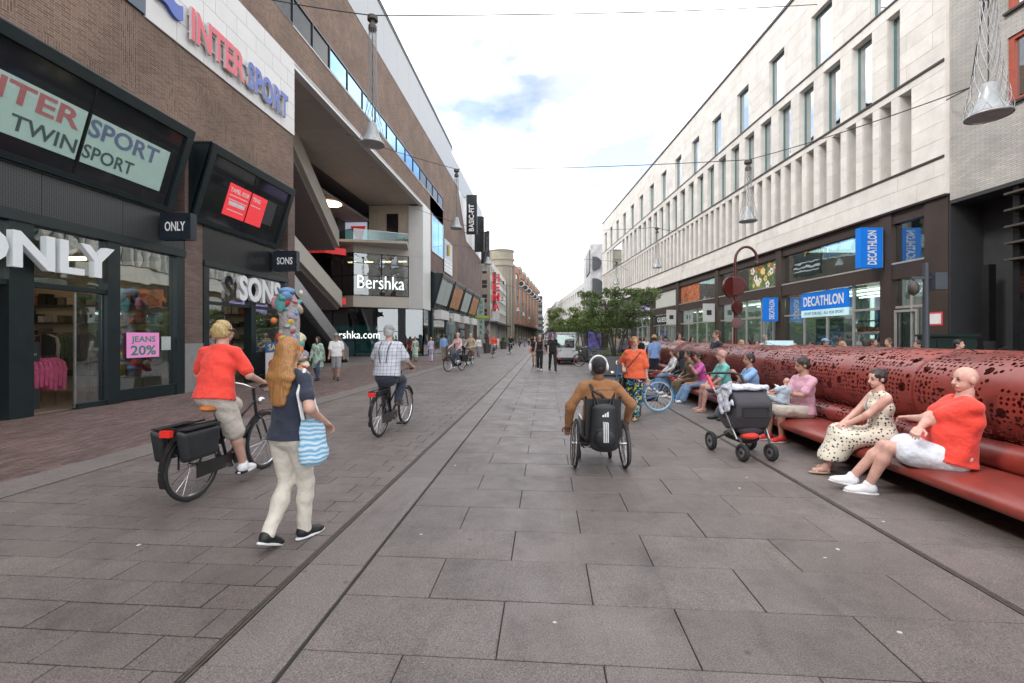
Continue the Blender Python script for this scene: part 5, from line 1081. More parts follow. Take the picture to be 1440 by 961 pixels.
    if face:
        for sgn in (-1, 1):
            ey = MB(); br_ = MB(); c = head+hr*sgn*.031*q+hf*.083*q+hu*.008*q; Mx = Matrix(np.stack((hr, hf, hu)).T.tolist()); ey.ell(c, (.011*q, .008*q, .0065*q), 10, 7, Mx); c2 = head+hr*sgn*.032*q+hf*.088*q+hu*.026*q; br_.ell(c2, (.018*q, .006*q, .0045*q), 8, 5, Mx)
            ey.build('eye', 'eye_dark', body, True); br_.build('eyebrow', hm if st != 'bald' else 'hair_brown', body, True)
        ml = MB(); ml.ell(head-hu*.056*q+hf*.091*q, (.021*q, .004*q, .0035*q), 10, 5, Matrix(np.stack((hr, hf, hu)).T.tolist())); ml.build('mouth', mat('lip', (.30, .12, .10), .5), body, True)
    body_info = dict(head=head, R=R, neck=neck, shL=shL, shR=shR, wL=wL, wR=wR, pel=pel, chest=chest, fw=fw, rt=rt, up=up, kL=kL, kR=kR, aL=aL, aR=aR, eL=eL, eR=eR, k=k, waist=waist)
    return body, body_info
def cap_hat(body, i, m, kind='cap'):
    h, R, k = i['head'], i['R'], i['k']; hr, hf, hu = R; c = Fld(.012)
    if kind == 'cap': c.ell(h+hu*.05*k-hf*.012*k, R, (.09*k, .105*k, .085*k)); c.cut(h+hu*.045*k, -hu); c.ell(h+hu*.05*k+hf*.12*k, R, (.07*k, .07*k, .009*k)); VF = [c.mesh(.009)]
    elif kind == 'band': c.ell(h+hu*.03*k-hf*.012*k, R, (.09*k, .108*k, .1*k)); c.cut(h+hu*.0*k, -hu); VF = [c.mesh(.009)]
    else: c.ell(h+hu*.09*k, R, (.09*k, .1*k, .07*k)); c.ell(h+hu*.055*k, R, (.17*k, .18*k, .014*k)); VF = [c.mesh(.012)]
    return mk('cap' if kind == 'cap' else 'hat' if kind == 'hat' else 'beanie', VF, m, body)

# ================================================================== red perforated bench
def perforated_red(name):
    m, nt, b = _base(name); N = nt.nodes.new; L = nt.links.new; uv = N('ShaderNodeUVMap'); uv.uv_map = 'UVMap'
    def vor(sc, rn):
        v = N('ShaderNodeTexVoronoi'); v.voronoi_dimensions = '2D'; v.inputs['Scale'].default_value = sc; v.inputs['Randomness'].default_value = rn; L(uv.outputs[0], v.inputs[0]); return v
    def mth(op, x, y=None):
        n = N('ShaderNodeMath'); n.operation = op
        for i, q in enumerate((x, y)):
            if q is None: continue
            if isinstance(q, (int, float)): n.inputs[i].default_value = q
            else: L(q, n.inputs[i])
        return n.outputs[0]
    def noi(sc):
        n = N('ShaderNodeTexNoise'); n.noise_dimensions = '2D'; n.inputs['Scale'].default_value = sc; L(uv.outputs[0], n.inputs[0]); return n.outputs[0]
    v1 = vor(4.2, .9); se = N('ShaderNodeSeparateColor'); L(v1.outputs['Color'], se.inputs[0])
    big = mth('LESS_THAN', v1.outputs['Distance'], mth('MULTIPLY', mth('MAXIMUM', mth('SUBTRACT', se.outputs[0], .42), 0), .42))      # large round holes of mixed size
    v2 = vor(17, .35); small = mth('MULTIPLY', mth('LESS_THAN', v2.outputs['Distance'], .27), mth('GREATER_THAN', noi(2.4), .46))        # ranks of small holes
    v3 = vor(9, .8); mid = mth('MULTIPLY', mth('LESS_THAN', v3.outputs['Distance'], .19), mth('GREATER_THAN', noi(1.7), .47))
    hole = mth('MINIMUM', mth('ADD', mth('ADD', big, small), mid), 1)
    at = N('ShaderNodeAttribute'); at.attribute_name = 'perf'; hole = mth('MULTIPLY', hole, at.outputs['Fac'])
    tc = N('ShaderNodeTexCoord'); no = N('ShaderNodeTexNoise'); no.inputs['Scale'].default_value = 2.5; no.inputs['Detail'].default_value = 8; no.inputs['Roughness'].default_value = .7; L(tc.outputs['Object'], no.inputs[0])
    cr = N('ShaderNodeValToRGB'); cr.color_ramp.elements[0].position = .3; cr.color_ramp.elements[0].color = (.165, .026, .019, 1); cr.color_ramp.elements[1].position = .7; cr.color_ramp.elements[1].color = (.27, .044, .031, 1); L(no.outputs[0], cr.inputs[0]); L(cr.outputs[0], b.inputs['Base Color'])
    r2 = N('ShaderNodeMapRange'); r2.inputs[3].default_value = .28; r2.inputs[4].default_value = .55; L(no.outputs[0], r2.inputs[0]); L(r2.outputs[0], b.inputs['Roughness']); b.inputs['Coat Weight'].default_value = .25; b.inputs['Coat Roughness'].default_value = .22
    bp = N('ShaderNodeBump'); bp.inputs['Strength'].default_value = .12; bp.inputs['Distance'].default_value = .02; L(no.outputs[0], bp.inputs['Height']); L(bp.outputs[0], b.inputs['Normal'])
    tr = N('ShaderNodeBsdfTransparent'); mi = N('ShaderNodeMixShader'); L(hole, mi.inputs[0]); L(b.outputs[0], mi.inputs[1]); L(tr.outputs[0], mi.inputs[2]); L(mi.outputs[0], nt.nodes['Material Output'].inputs[0]); MATS[name] = m
perforated_red('red_metal'); mat('red_post', (.10, .014, .012), .35, .1, coat=.3); mat('bench_inside', (.02, .012, .012), .8)
def roll(name, root, cx, cz, rx, rz_, y0, y1, perf_, n=40, pw=2.3, seam=True):
    prof = []
    for i in range(n):
        a = 2*math.pi*i/n; ca, sa = math.cos(a), math.sin(a); prof.append((cx+rx*math.copysign(abs(ca)**(2/pw), ca), cz+rz_*math.copysign(abs(sa)**(2/pw), sa)))
    me = bpy.data.meshes.new(name); e = .022; ys = [(y0+.004, 1-.05), (y0+.004+e, 1), (y1-.004-e, 1), (y1-.004, 1-.05)]
    vs = [(cx+(x-cx)*s, y, cz+(z-cz)*s) for y, s in ys for x, z in prof]; fs = []
    for j in range(3):
        for i in range(n): fs.append((j*n+i, j*n+(i+1) % n, (j+1)*n+(i+1) % n, (j+1)*n+i))
    fs.append(tuple(range(n-1, -1, -1))); fs.append(tuple(range(3*n, 4*n)))
    me.from_pydata(vs, [], fs); uvl = me.uv_layers.new(name='UVMap'); cum = [0]
    for i in range(n): cum.append(cum[-1]+math.dist(prof[i], prof[(i+1) % n]))
    for p in me.polygons:
        for li in p.loop_indices:
            vi = me.loops[li].vertex_index; i = vi % n; 
            if len(p.vertices) == 4 and i == 0 and (n-1) in [v % n for v in p.vertices]: i = n
            uvl.data[li].uv = (me.vertices[vi].co.y+cx*3, cum[i])
    at = me.attributes.new('perf', 'FLOAT', 'POINT'); at.data.foreach_set('value', [perf_]*len(me.vertices))
    bm = bmesh.new(); bm.from_mesh(me); bmesh.ops.recalc_face_normals(bm, faces=bm.faces); bm.to_mesh(me); bm.free()
    me.polygons.foreach_set('use_smooth', [True]*len(me.polygons)); me.set_sharp_from_angle(angle=rad(50)); me.materials.append(MATS['red_metal'])
    o = bpy.data.objects.new(name, me); COL.objects.link(o); o.parent = root; return o
def bench(x0, label, y0, y1, mod, flip=1):
    r = empty('perforated_bench', (x0, y0, 0)); tag(r, label, 'bench'); n = max(1, round((y1-y0)/mod)); st = (y1-y0)/n
    for i in range(n):
        a, b_ = i*st, (i+1)*st
        roll('seat', r, .42*flip, .275, .42, .10, a, b_, .22 if i % 3 == 1 else 0.0, 36, 2.5); roll('lumbar_roll', r, .84*flip, .455, .17, .14, a, b_, 1.0 if i % 2 else .0, 24, 2.1); roll('backrest', r, 1.38*flip, .955, .60, .475, a, b_, 1.0, 56, 2.25)
        MB().ring(((1.38*flip), a+.002, .98), .5, .004, (0,1,0), 8, 4).build('seam_bolt_ring', 'bench_inside', r)
        B('leg', 'bench_inside', r, (min(.55*flip, 1.6*flip), max(.55*flip, 1.6*flip), a+.25, a+.4, 0, .38)); B('leg', 'bench_inside', r, (min(.55*flip, 1.6*flip), max(.55*flip, 1.6*flip), b_-.4, b_-.25, 0, .42))
    return r
b1 = bench(3.52, 'long red perforated metal bench with seated people along the right', -1.4, 15.2, 2.37)
for ch in b1.children:     # the lower front of the seat is pierced only here and there
    pass
bench(3.62, 'second red perforated bench beyond the end of the long one', 16.2, 20.6, 2.2)
bench(7.3, 'red perforated bench facing the limestone building behind the long one', -1.0, 11.2, 2.4, -1)

# ================================================================== bicycles
mat('tyre', (.02, .02, .021), .75); mat('chrome', (.6, .6, .62), .2, 1.0, var=.05); mat('bike_black', (.012, .012, .013), .3, coat=.4); mat('saddle_dark', (.025, .02, .018), .55); mat('rear_red', (.5, .02, .015), .3, emit=.15); mat('bike_blue', (.06, .18, .36), .35, coat=.3); mat('tyre_blue', (.10, .32, .55), .5)
def wheel(root, c, R, axis=(1, 0, 0), tyre='tyre', r_=.02, spokes=14, name='wheel', rim='chrome'):
    w_ = MB().ring(c, R-r_, r_, axis, 36, 8).build(name, tyre, root, True); MB().ring(c, R-r_*2.4, r_*.65, axis, 36, 6).build('rim', rim, w_, True)
    ax = Vector(axis).normalized(); u = ax.orthogonal().normalized(); v = ax.cross(u); mb = MB(); c = Vector(c)
    for i in range(spokes): a = 2*math.pi*i/spokes; e = u*math.cos(a)+v*math.sin(a); mb.tube([c+ax*(.025 if i % 2 else -.025), c+e*(R-r_*2.6)], .0022, 3, False)
    mb.tube([c-ax*.05, c+ax*.05], .018, 8); mb.build('spokes', rim, w_); return w_
def bicycle(label, loc, rz, frame='bike_black', bags=None, rim='chrome', tyre='tyre', group=None, detail=True, seatm='saddle_dark'):
    r = empty('bicycle', loc, rz); tag(r, label, 'bicycle', group); R = .345; wr, wf = Vector((0, -.54, R)), Vector((0, .56, R))
    wheel(r, wr, R, tyre=tyre, rim=rim, spokes=18 if detail else 8); wheel(r, wf, R, tyre=tyre, rim=rim, spokes=18 if detail else 8)
    bb = (0, -.09, .29); st_ = (0, -.24, .78); hd = (0, .36, .86); hb_ = (0, .40, .66)
    f = MB().tube([bb, st_, (0, -.265, .84)], .017, 8).tube([bb, hb_], .019, 8).tube([(0, -.16, .5), hd], .015, 8).tube([hb_, hd, (0, .34, 1.0)], .018, 8)
    for s_ in (-.05, .05): f.tube([(s_, -.54, R), (s_*.4, -.1, .29)], .010, 6).tube([(s_, -.54, R), (s_*.4, -.22, .72)], .009, 6).tube([(s_, .56, R), (s_, .44, .62), (s_*.4, .41, .66)], .011, 6)
    f.build('frame', frame, r, True)
    MB().tube([(-.29, .14, 1.06), (-.27, .28, 1.08), (-.12, .35, 1.04), (0, .345, 1.0), (.12, .35, 1.04), (.27, .28, 1.08), (.29, .14, 1.06)], .012, 8).build('handlebar', 'chrome', r, True)
    for s_ in (-1, 1): MB().tube([(.29*s_, .06, 1.055), (.29*s_, .17, 1.065)], .018, 8).build('grip', 'leather_black', r, True)
    sd_ = MB().ell((0, -.30, .87), (.10, .13, .04), 14, 8); sd_.ell((0, -.16, .875), (.035, .1, .028), 10, 6); sd_.build('saddle', seatm, r, True)
    for c, a0, a1 in ((wr, 20, 200), (wf, 25, 165)):
        g_ = []; mb = MB()
        for i in range(15): t = rad(a0+(a1-a0)*i/14); g_.append((0, c.y+math.cos(t)*(R+.025), c.z+math.sin(t)*(R+.025)))
        for (p0, p1) in zip(g_, g_[1:]): mb.bar(p0, p1, .052, .006)
        mb.build('mudguard', frame, r)
    B('rack', 'bike_black', r, (-.07, -.055, -.82, -.32, .74, .755), (.055, .07, -.82, -.32, .74, .755), (-.055, .055, -.81, -.795, .74, .755), (-.055, .055, -.55, -.535, .74, .755), (-.06, -.05, -.78, -.765, .36, .74), (.05, .06, -.78, -.765, .36, .74))
    lm = B('rear_light', 'rear_red', r, (-.05, .05, -.87, -.825, .68, .74)); MB().ell((0, .47, .84), (.045, .06, .045)).build('front_lamp', 'chrome', r, True)
    MB().lathe([(.01, 0), (.09, 0), (.09, .012), (.01, .012)], 20, (.045, -.09, .29), Matrix.Rotation(rad(90), 3, 'Y')).build('chainring', 'steel_dark', r); ck = MB().bev(.05, .062, -.56, .02, .22, .36, .01); ck.build('chain_guard', 'bike_black', r)
    for s_, a in ((.085, -70), (-.085, 110)):
        t = rad(a); e = (s_, -.09+math.cos(t)*.17, .29+math.sin(t)*.17); MB().tube([(s_*.6, -.09, .29), (s_, e[1], e[2])], .010, 6).build('crank', 'chrome', r); B('pedal', 'leather_black', r, (min(e[0], e[0]+math.copysign(.09, s_)), max(e[0], e[0]+math.copysign(.09, s_)), e[1]-.04, e[1]+.04, e[2]-.012, e[2]+.012))
    if bags:
        for s_ in (-1, 1):
            mb = MB(); x0, x1 = sorted((.08*s_, .18*s_)); mb._add([(x0,-.80,.42),(x1,-.78,.44),(x1,-.42,.44),(x0,-.40,.42),(x0,-.86,.74),(x1,-.83,.71),(x1,-.38,.71),(x0,-.36,.74)], [(0,3,2,1),(4,5,6,7),(0,1,5,4),(1,2,6,5),(2,3,7,6),(3,0,4,7)]); o = mb.build('pannier', bags, r)
            bv_ = o.modifiers.new('b', 'BEVEL'); bv_.width = .035; bv_.segments = 3; B('flap', bags, o, (x0-.002, x1+.002, -.82, -.40, .735, .748))
    return r
mat('tarp', (.018, .021, .024), .5, var=.25, bump=.3, bs=25); mat('tarp_blue', (.07, .09, .13), .6, var=.2)
def rider(label, bike_label, g_rear, g_front, fit, hair, bags=None, face=False, res=.016, hands=True, frame='bike_black', fem=False, sk='skin_light', H=1.75, leg=0, seatm='saddle_dark', lean=.22, build=1.0, group=None, bgroup=None, yaw=0, loc=None, rz=None):
    if loc is None: m = (g_rear+g_front)/2; d = g_front-g_rear; rz = math.degrees(math.atan2(-d.x, d.y)); loc = (m.x, m.y, 0)
    bicycle(bike_label, loc, rz, frame, bags, group=bgroup, seatm=seatm, detail=res < .02); k = H/1.75
    S = lambda *v: tuple(x/k for x in v)
    fl, fr = ((-.13, -.15, .52), (.13, -.0, .20)) if leg == 0 else ((-.13, .0, .20), (.13, -.12, .52))
    pose = dict(pelvis=S(0, -.27, .985), lean=(0, lean), handL=S(-.285, .10, 1.10), handR=S(.285, .10, 1.10), footL=S(*fl), footR=S(*fr), elbL=(-.6, -.3, -1), elbR=(.6, -.3, -1), yaw=yaw, curl=1.1)
    return person(label, loc, rz, pose, fit, H, res, hands=hands, face=face, hair=hair, fem=fem, sk=sk, build=build, group=group)
# near rider in the orange shirt
bdy, inf = rider('cyclist in orange red t-shirt and pale shorts with wavy blond hair riding away', 'black city bicycle with dark panniers under the rider in the orange shirt', ground(265, 706), ground(376, 657),
      dict(top='c_red', bottom='c_shortsbeige', kind='trousers', blen=.5, shoe='shoe_white', loose=.022, bloose=.02), ('curly', 'hair_straw'), 'tarp', True, .013, lean=.22, leg=0, yaw=-18, build=1.04, H=1.7, seatm=mat('saddle_stripe', (.5, .16, .04), .6, var=.6, vs=9))
for kz in (.62, .78):
    e_ = Fld(.01); a_, c_ = inf['shR'], inf['eR']; e_.cap(a_+(c_-a_)*(kz-.03), a_+(c_-a_)*(kz+.03), .062, .061); e_.cut(a_+(c_-a_)*(kz-.03), a_-c_); e_.cut(a_+(c_-a_)*(kz+.03), c_-a_); mk('sleeve_stripe', e_.mesh(.008), 'c_white', bdy)
gl = MB(); hh, RR = inf['head'], inf['R']; gl.tube([hh+RR[0]*.078-RR[1]*.01+RR[2]*.012, hh+RR[0]*.07+RR[1]*.085+RR[2]*.008, hh+RR[1]*.108+RR[2]*.008, hh-RR[0]*.07+RR[1]*.085+RR[2]*.008, hh-RR[0]*.078-RR[1]*.01+RR[2]*.012], .009, 6).build('sunglasses', 'leather_black', bdy, True)
# older rider
bdy, inf = rider('older cyclist in plaid shirt, braces and grey cap riding away', 'black bicycle with chrome rims under the older man in plaid', ground(533, 615), ground(571, 596), dict(top='p_plaid', bottom='c_navy', shoe='shoe_brown', loose=.03, bloose=.02), ('short', 'hair_grey'), None, False, .016, leg=1, lean=.14, build=1.14, H=1.72)
cap_hat(bdy, inf, 'c_grey')
br2 = MB(); P_ = lambda v: Vector([float(t) for t in v])
for s_ in (-1, 1): br2.tube([P_(inf['waist']-inf['fw']*.185+inf['rt']*.05*s_), P_(inf['chest']-inf['fw']*.205+inf['rt']*.075*s_), P_(inf['chest']+inf['up']*.09-inf['fw']*.175+inf['rt']*.08*s_), P_(inf['chest']+inf['up']*.165-inf['fw']*.09+inf['rt']*.085*s_)], .008, 5)
br2.build('braces', 'c_navy', bdy)
ap_ = Fld(.02); ap_.tub(inf['pel']-inf['up']*.06, inf['pel']+inf['up']*.10, (.2, .155), (.185, .145), inf['rt']); mk('waist_jacket', ap_.mesh(.014), 'c_navy', bdy)

# ================================================================== woman walking in the foreground
wp = ground(405, 768); dirw = 3
wb, wi = person('woman with long ginger hair, navy t-shirt and cream trousers walking away', (wp.x-.02, wp.y+.05, 0), -14, dict(pelvis=(0, 0, .93), footL=(-.05, -.17, .14), footR=(.05, .12, .09), kneeL=(0, 1, 0), toeL=(0, .9, -.4), toeR=(.2, 1, 0), handL=(-.22, .16, .86), handR=(.27, .12, 1.03), elbR=(.5, -1, -.2), curl=.7),
       dict(top='c_navy', bottom='c_cream', shoe='shoe_black', loose=.012, bloose=.008, sleeve=.42, hem=-.03), 1.59, .0125, hands=True, fem=True, hair=('long', 'hair_ginger'), build=1.03)
bag = Fld(.03); o_ = wi['wR']; c0 = V3(o_[0]-.045, o_[1]-.10, .80); bag.wr = .004; bag.wf = 22; bag.tub(c0+V3(0, 0, .16), c0+V3(.03, 0, -.12), (.085, .03), (.12, .06), (.5, 1, 0)); bag.cut(c0+V3(0, 0, .17), (0, 0, 1)); bg_ = mk('tote_bag', bag.mesh(.012), 'p_wave', None, wb.location, -14); tag(bg_, 'blue and white patterned tote bag on the walking woman\'s shoulder', 'bag')
sh0 = wi['shR']; st2 = MB(); st2.tube([P_(sh0+V3(.0, .05, .03)), P_(sh0+V3(.01, 0, .075)), P_(sh0+V3(.02, -.08, -.1)), P_(c0+V3(0, -.08, .18))], .014, 6); st2.tube([P_(sh0+V3(.0, .05, .03)), P_(sh0+V3(.05, .06, -.2)), P_(c0+V3(.02, .06, .2))], .012, 6); st2.build('strap', 'c_white', bg_, True)

# ================================================================== wheelchair user
wc = ground(843, 658); WR = 2
wch = empty('wheelchair', (wc.x, wc.y, 0), WR); tag(wch, 'black manual wheelchair with backpack hung behind, mid street', 'wheelchair')
for s_ in (-1, 1):
    wheel(wch, (.29*s_, 0, .30), .30, (1, 0, .05*s_), 'tyre', .016, 20); MB().ring((.325*s_, 0, .30), .255, .008, (1, 0, .05*s_), 32, 6).build('hand_rim', 'steel_dark', wch, True); cw = MB().ring((.2*s_, .42, .065), .045, .02, (1, 0, 0), 16, 6).build('caster', 'tyre', wch, True); MB().tube([(.2*s_, .42, .065), (.2*s_, .38, .2), (.2*s_, .30, .42)], .012, 6).build('fork', 'bike_black', cw)
    B('side_guard', 'bike_black', wch, (.225*s_-.01, .225*s_+.01, -.2, .25, .42, .62)); MB().tube([(.2*s_, -.22, .46), (.2*s_, -.26, .9), (.2*s_, -.36, .93)], .013, 6).build('push_handle', 'bike_black', wch, True); MB().tube([(.2*s_, -.2, .44), (.2*s_, .3, .44), (.16*s_, .48, .15)], .014, 6).build('side_frame', 'bike_black', wch, True)
B('seat', 'leather_black', wch, (-.2, .2, -.22, .24, .38, .43)); bk = MB().bev(-.205, .205, -.28, -.235, .42, .88).build('backrest', 'leather_black', wch); B('footrest', 'steel_dark', wch, (-.15, .15, .46, .6, .13, .15)); MB().tube([(-.29, 0, .3), (.29, 0, .3)], .016, 8).build('axle', 'steel_dark', wch)
ab_ = Fld(.02); ab_.tub((0, -.37, .36), (0, -.36, .78), (.165, .075), (.14, .06), (1, 0, 0)); ab_.ell((0, -.44, .45), np.eye(3), (.12, .05, .11)); bpk = mk('backpack', ab_.mesh(.011), 'tarp', None, wch.location, WR); tag(bpk, 'black sports backpack with white stripes hanging on the wheelchair', 'backpack')
MB().tube([(-.1, -.36, .8), (-.13, -.3, .95), (-.05, -.33, .80)], .014, 6).build('strap', 'leather_black', bpk); MB().tube([(.1, -.36, .8), (.13, -.3, .95), (.05, -.33, .80)], .014, 6).build('strap', 'leather_black', bpk)
for i in range(3): MB()._add([(-.034+i*.026, -.455, .70), (-.016+i*.026, -.455, .70), (-.016+i*.026, -.447, .725+i*.016), (-.034+i*.026, -.447, .715+i*.016), (-.034+i*.026, -.43, .70), (-.016+i*.026, -.43, .70), (-.016+i*.026, -.43, .725+i*.016), (-.034+i*.026, -.43, .715+i*.016)], [(0,1,2,3),(7,6,5,4),(0,4,5,1),(1,5,6,2),(2,6,7,3),(3,7,4,0)]).build('logo_bar', 'white_print', bpk)
for i in range(3): B('stripe', 'white_print', bpk, (-.028+i*.022, -.016+i*.022, -.497, -.43, .42, .64))
mb_, mi_ = person('man in brown jacket and white headphones seated in the wheelchair, back turned', (wc.x, wc.y, 0), WR, dict(pelvis=(0, -.06, .50), lean=(-.02, .06), footL=(-.1, .5, .22), footR=(.1, .5, .22), handL=(-.37, .06, .50), handR=(.35, .10, .56), elbL=(-1, -.6, 0), elbR=(1, -.6, 0), curl=1.0, yaw=0),
       dict(top='c_brown', sleeve=1.0, bottom='c_black', shoe='shoe_black', loose=.032, hem=-.05), 1.78, .014, hands=True, sk='skin_brown', hair=('short', 'hair_dark'), build=1.04)
cap_hat(mb_, mi_, 'c_black', 'band')
cl_ = Fld(.015); cl_.cap(mi_['neck']-mi_['up']*.03, mi_['neck']+mi_['up']*.03, .078, .072); cl_.cut(mi_['neck']+mi_['up']*.045, mi_['up']); mk('collar', cl_.mesh(.009), cloth('c_brown_dark', (.16, .07, .03)), mb_)
for w_, e_ in ((mi_['wL'], mi_['eL']), (mi_['wR'], mi_['eR'])):
    cf = Fld(.01); cf.cap(w_+(e_-w_)*.04, w_+(e_-w_)*.2, .043, .046); mk('cuff', cf.mesh(.009), 'c_brown_dark', mb_)
wl_ = Fld(.01); wl_.tub(mi_['shc'] if 'shc' in mi_ else mi_['chest']+mi_['up']*.05, mi_['chest']+mi_['up']*.035, (.2, .147), (.2, .149), mi_['rt']); MB().tube([P_(mi_['chest']+mi_['up']*.09-mi_['rt']*.17-mi_['fw']*.10), P_(mi_['chest']+mi_['up']*.095-mi_['fw']*.168), P_(mi_['chest']+mi_['up']*.09+mi_['rt']*.17-mi_['fw']*.10)], .005, 5).build('yoke_seam', 'c_brown_dark', mb_)
hh, RR, kk = mi_['head'], mi_['R'], mi_['k']; hp_ = empty('headphones', mb_.location, WR); tag(hp_, 'white over-ear headphones worn by the wheelchair user', 'headphones')
MB().tube([P_(hh+RR[0]*.106*math.cos(t)+RR[2]*(.02+.118*math.sin(t))) for t in np.linspace(0, math.pi, 18)], .012, 8).build('band', 'shoe_white', hp_, True)
for s_ in (-1, 1): MB().ell(P_(hh+RR[0]*.1*s_+RR[2]*.0), (.025, .042, .052), 14, 9).build('ear_cup', 'shoe_white', hp_, True)
MB().tube([P_(mi_['shL']+V3(.06, -.02, .06)), P_(mi_['shL']+V3(.09, -.13, -.02)), P_(mi_['chest']+V3(-.02, -.185, .06)), P_(mi_['chest']+V3(.1, -.175, -.06)), P_(mi_['waist']+V3(.17, -.15, .05))], .018, 5).build('cross_strap', 'leather_black', mb_)

# ================================================================== woman in orange with bicycle wheel behind her
op = ground(893, 589); ow, oi_ = person('woman in orange top and bright floral trousers walking with black shoulder bag', (op.x, op.y, 0), 158, dict(footL=(-.05, .2, .09), footR=(.06, -.16, .1), handL=(-.27, .02, .80), handR=(.22, .10, 1.1), lean=(0, .02), yaw=22), dict(top='c_coral', sleeve=.62, bottom='p_floral', blen=.95, shoe='sandal_tan', sandal=True, loose=.035, bloose=.028, flare=1.35, hem=-.05), 1.60, .015, hands=True, face=True, fem=True, hair=('curly', 'hair_ginger'), build=1.1)
hbg = Fld(.03); hbg.tub(V3(.23, .02, .78), V3(.25, .02, .62), (.12, .06), (.15, .075), (0, 1, 0)); hb1 = mk('shoulder_bag', hbg.mesh(.014), 'leather_black', None, ow.location, 158); tag(hb1, 'black leather shoulder bag carried by the woman in orange', 'bag'); MB().tube([(.24, .05, .82), (.12, .19, 1.0), (.0, .21, 1.13), (-.1, .15, 1.27), (-.13, .03, 1.335), (-.11, -.1, 1.26), (.02, -.18, 1.1), (.18, -.16, .95), (.26, -.02, .82)], .009, 5).build('strap', 'leather_black', hb1)
bicycle('parked bicycle with pale blue tyres behind the woman in orange', (op.x+.12, op.y+.75, 0), 100, 'bike_blue', tyre='tyre_blue', rim='shoe_white')

# ================================================================== people on the bench
def sit(label, y, x=3.98, face_rz=90, lean=(0, -.12), hl=None, hr=None, fl=None, fr=None, fit=None, H=1.72, **kw):
    k = H/1.75; S = lambda v: tuple(t/k for t in v)
    pose = dict(pelvis=S((0, 0, .465)), lean=lean, footL=S(fl or (-.11, .48, .085)), footR=S(fr or (.11, .50, .085)), handL=S(tuple(np.array(hl or (-.14, .30, .66))-(0, 0, .08))), handR=S(tuple(np.array(hr or (.14, .30, .66))-(0, 0, .08))), elbL=(-1, -.5, -.6), elbR=(1, -.5, -.6), kneeL=(0, .5, 1), kneeR=(0, .5, 1), curl=.6)
    pose.update(kw.pop('pose', {})); 
    return person(label, (x, y, 0), face_rz, pose, fit, H, hair=kw.pop('hair', ('short', 'hair_dark')), **kw)
# local x runs along the bench (right hand = +x); facing the street
rmn, ri = sit('bald heavy man in red t-shirt and white shorts sitting with folded arms', 4.68, 3.84, 70, (0, -.24), hl=(.19, .21, .86), hr=(-.17, .25, .82), fl=(.03, .60, .085), fr=(.12, .72, .13), fit=dict(top='c_red', bottom='c_paleblue', kind='trousers', blen=.3, shoe='shoe_white', loose=.02, bloose=.028, sleeve=.48), H=1.84, res=.0125, hands=True, face=True, belly=.035, build=1.36, sk='skin_pink', hair=('bald', 'hair_brown'), pose=dict(yaw=22, pitch=-4, elbL=(-.5, 1, -.8), elbR=(.5, 1, -.8), curl=.7, toeR=(-.3, 1, .2)))
pw_, pi_ = sit('woman in cream polka dot dress and sandals sitting on the red bench', 5.55, 3.86, 84, (0, .06), hl=(.02, .36, .66), hr=(.04, .38, .68), fl=(-.05, .62, .09), fr=(.12, .5, .09), fit=dict(top='p_dots', bottom='p_dots', kind='skirt', blen=.72, sleeve=0, shoe='sandal_tan', sandal=True, loose=.012, hem=.0, flare=1.0), H=1.62, res=.0125, hands=True, face=True, fem=True, build=1.08, sk='skin_pink', hair=('bun', 'hair_dark'), pose=dict(yaw=14, pitch=-8, curl=.8))
MB().tube([P_(pi_['shR']+V3(.0, .0, .06)), P_(pi_['chest']+pi_['fw']*.16), P_(pi_['waist']+pi_['fw']*.12-pi_['rt']*.12)], .008, 5).build('cross_strap', 'c_grey', pw_)
fa, fi_ = sit('father in rose polo and pale shorts bottle-feeding a baby on the bench', 7.35, 3.95, 100, (0, -.06), hl=(-.02, .34, .82), hr=(.0, .36, .76), fl=(-.08, .40, .085), fr=(.14, .46, .085), fit=dict(top='c_rose', bottom='c_stone', kind='trousers', blen=.5, shoe='shoe_red', bloose=.03, loose=.02), H=1.74, res=.014, hands=True, face=True, sk='skin_tan', hair=('short', 'hair_dark'), pose=dict(yaw=-14, pitch=-14))
bab, bi = person('baby in pale blue romper held on the father\'s lap', (3.58, 7.22, .38), 40, dict(pelvis=(0, 0, .62), lean=(0, -.25), footL=(-.14, .55, .42), footR=(.16, .6, .5), handL=(-.25, .38, .9), handR=(.26, .35, .95), kneeL=(0, .3, 1), kneeR=(0, .3, 1), pitch=8), dict(top='c_babyblue', bottom='c_babyblue', kind='trousers', blen=.4, shoe=None), .74, .009, face=True, build=1.5, sk='skin_pink', hair=('bald', 'hair_blond'))
bot = MB().lathe([(.02, 0), (.022, .09), (.014, .1), (.008, .12), (.005, .14)], 12).build('baby_bottle', 'shoe_white'); bot.location = (3.58, 7.24, .80); bot.rotation_euler = (rad(60), 0, rad(200)); tag(bot, 'small white feeding bottle held to the baby', 'bottle')
sit('man in light blue polo resting his chin on his hand on the bench', 9.05, 3.95, 88, (0, .10), hl=(-.05, .34, 1.0), hr=(.1, .34, .68), fl=(-.1, .5, .085), fr=(.1, .62, .085), fit=dict(top='c_sky', bottom='c_slate', shoe='shoe_black'), H=1.74, res=.017, face=True, hands=True, sk='skin_tan', hair=('short', 'hair_dark'), build=1.08, pose=dict(yaw=10))
sit('balding man in turquoise polo and flip-flops leaning forward on the bench', 10.1, 3.85, 92, (0, .12), hl=(-.1, .4, .62), hr=(.12, .4, .62), fl=(-.1, .52, .085), fr=(.12, .5, .085), fit=dict(top='c_teal', bottom='c_slate', kind='trousers', blen=.45, shoe='sandal_tan', sandal=True), H=1.84, res=.017, face=True, hands=True, sk='skin_pink', hair=('bald', 'hair_brown'))
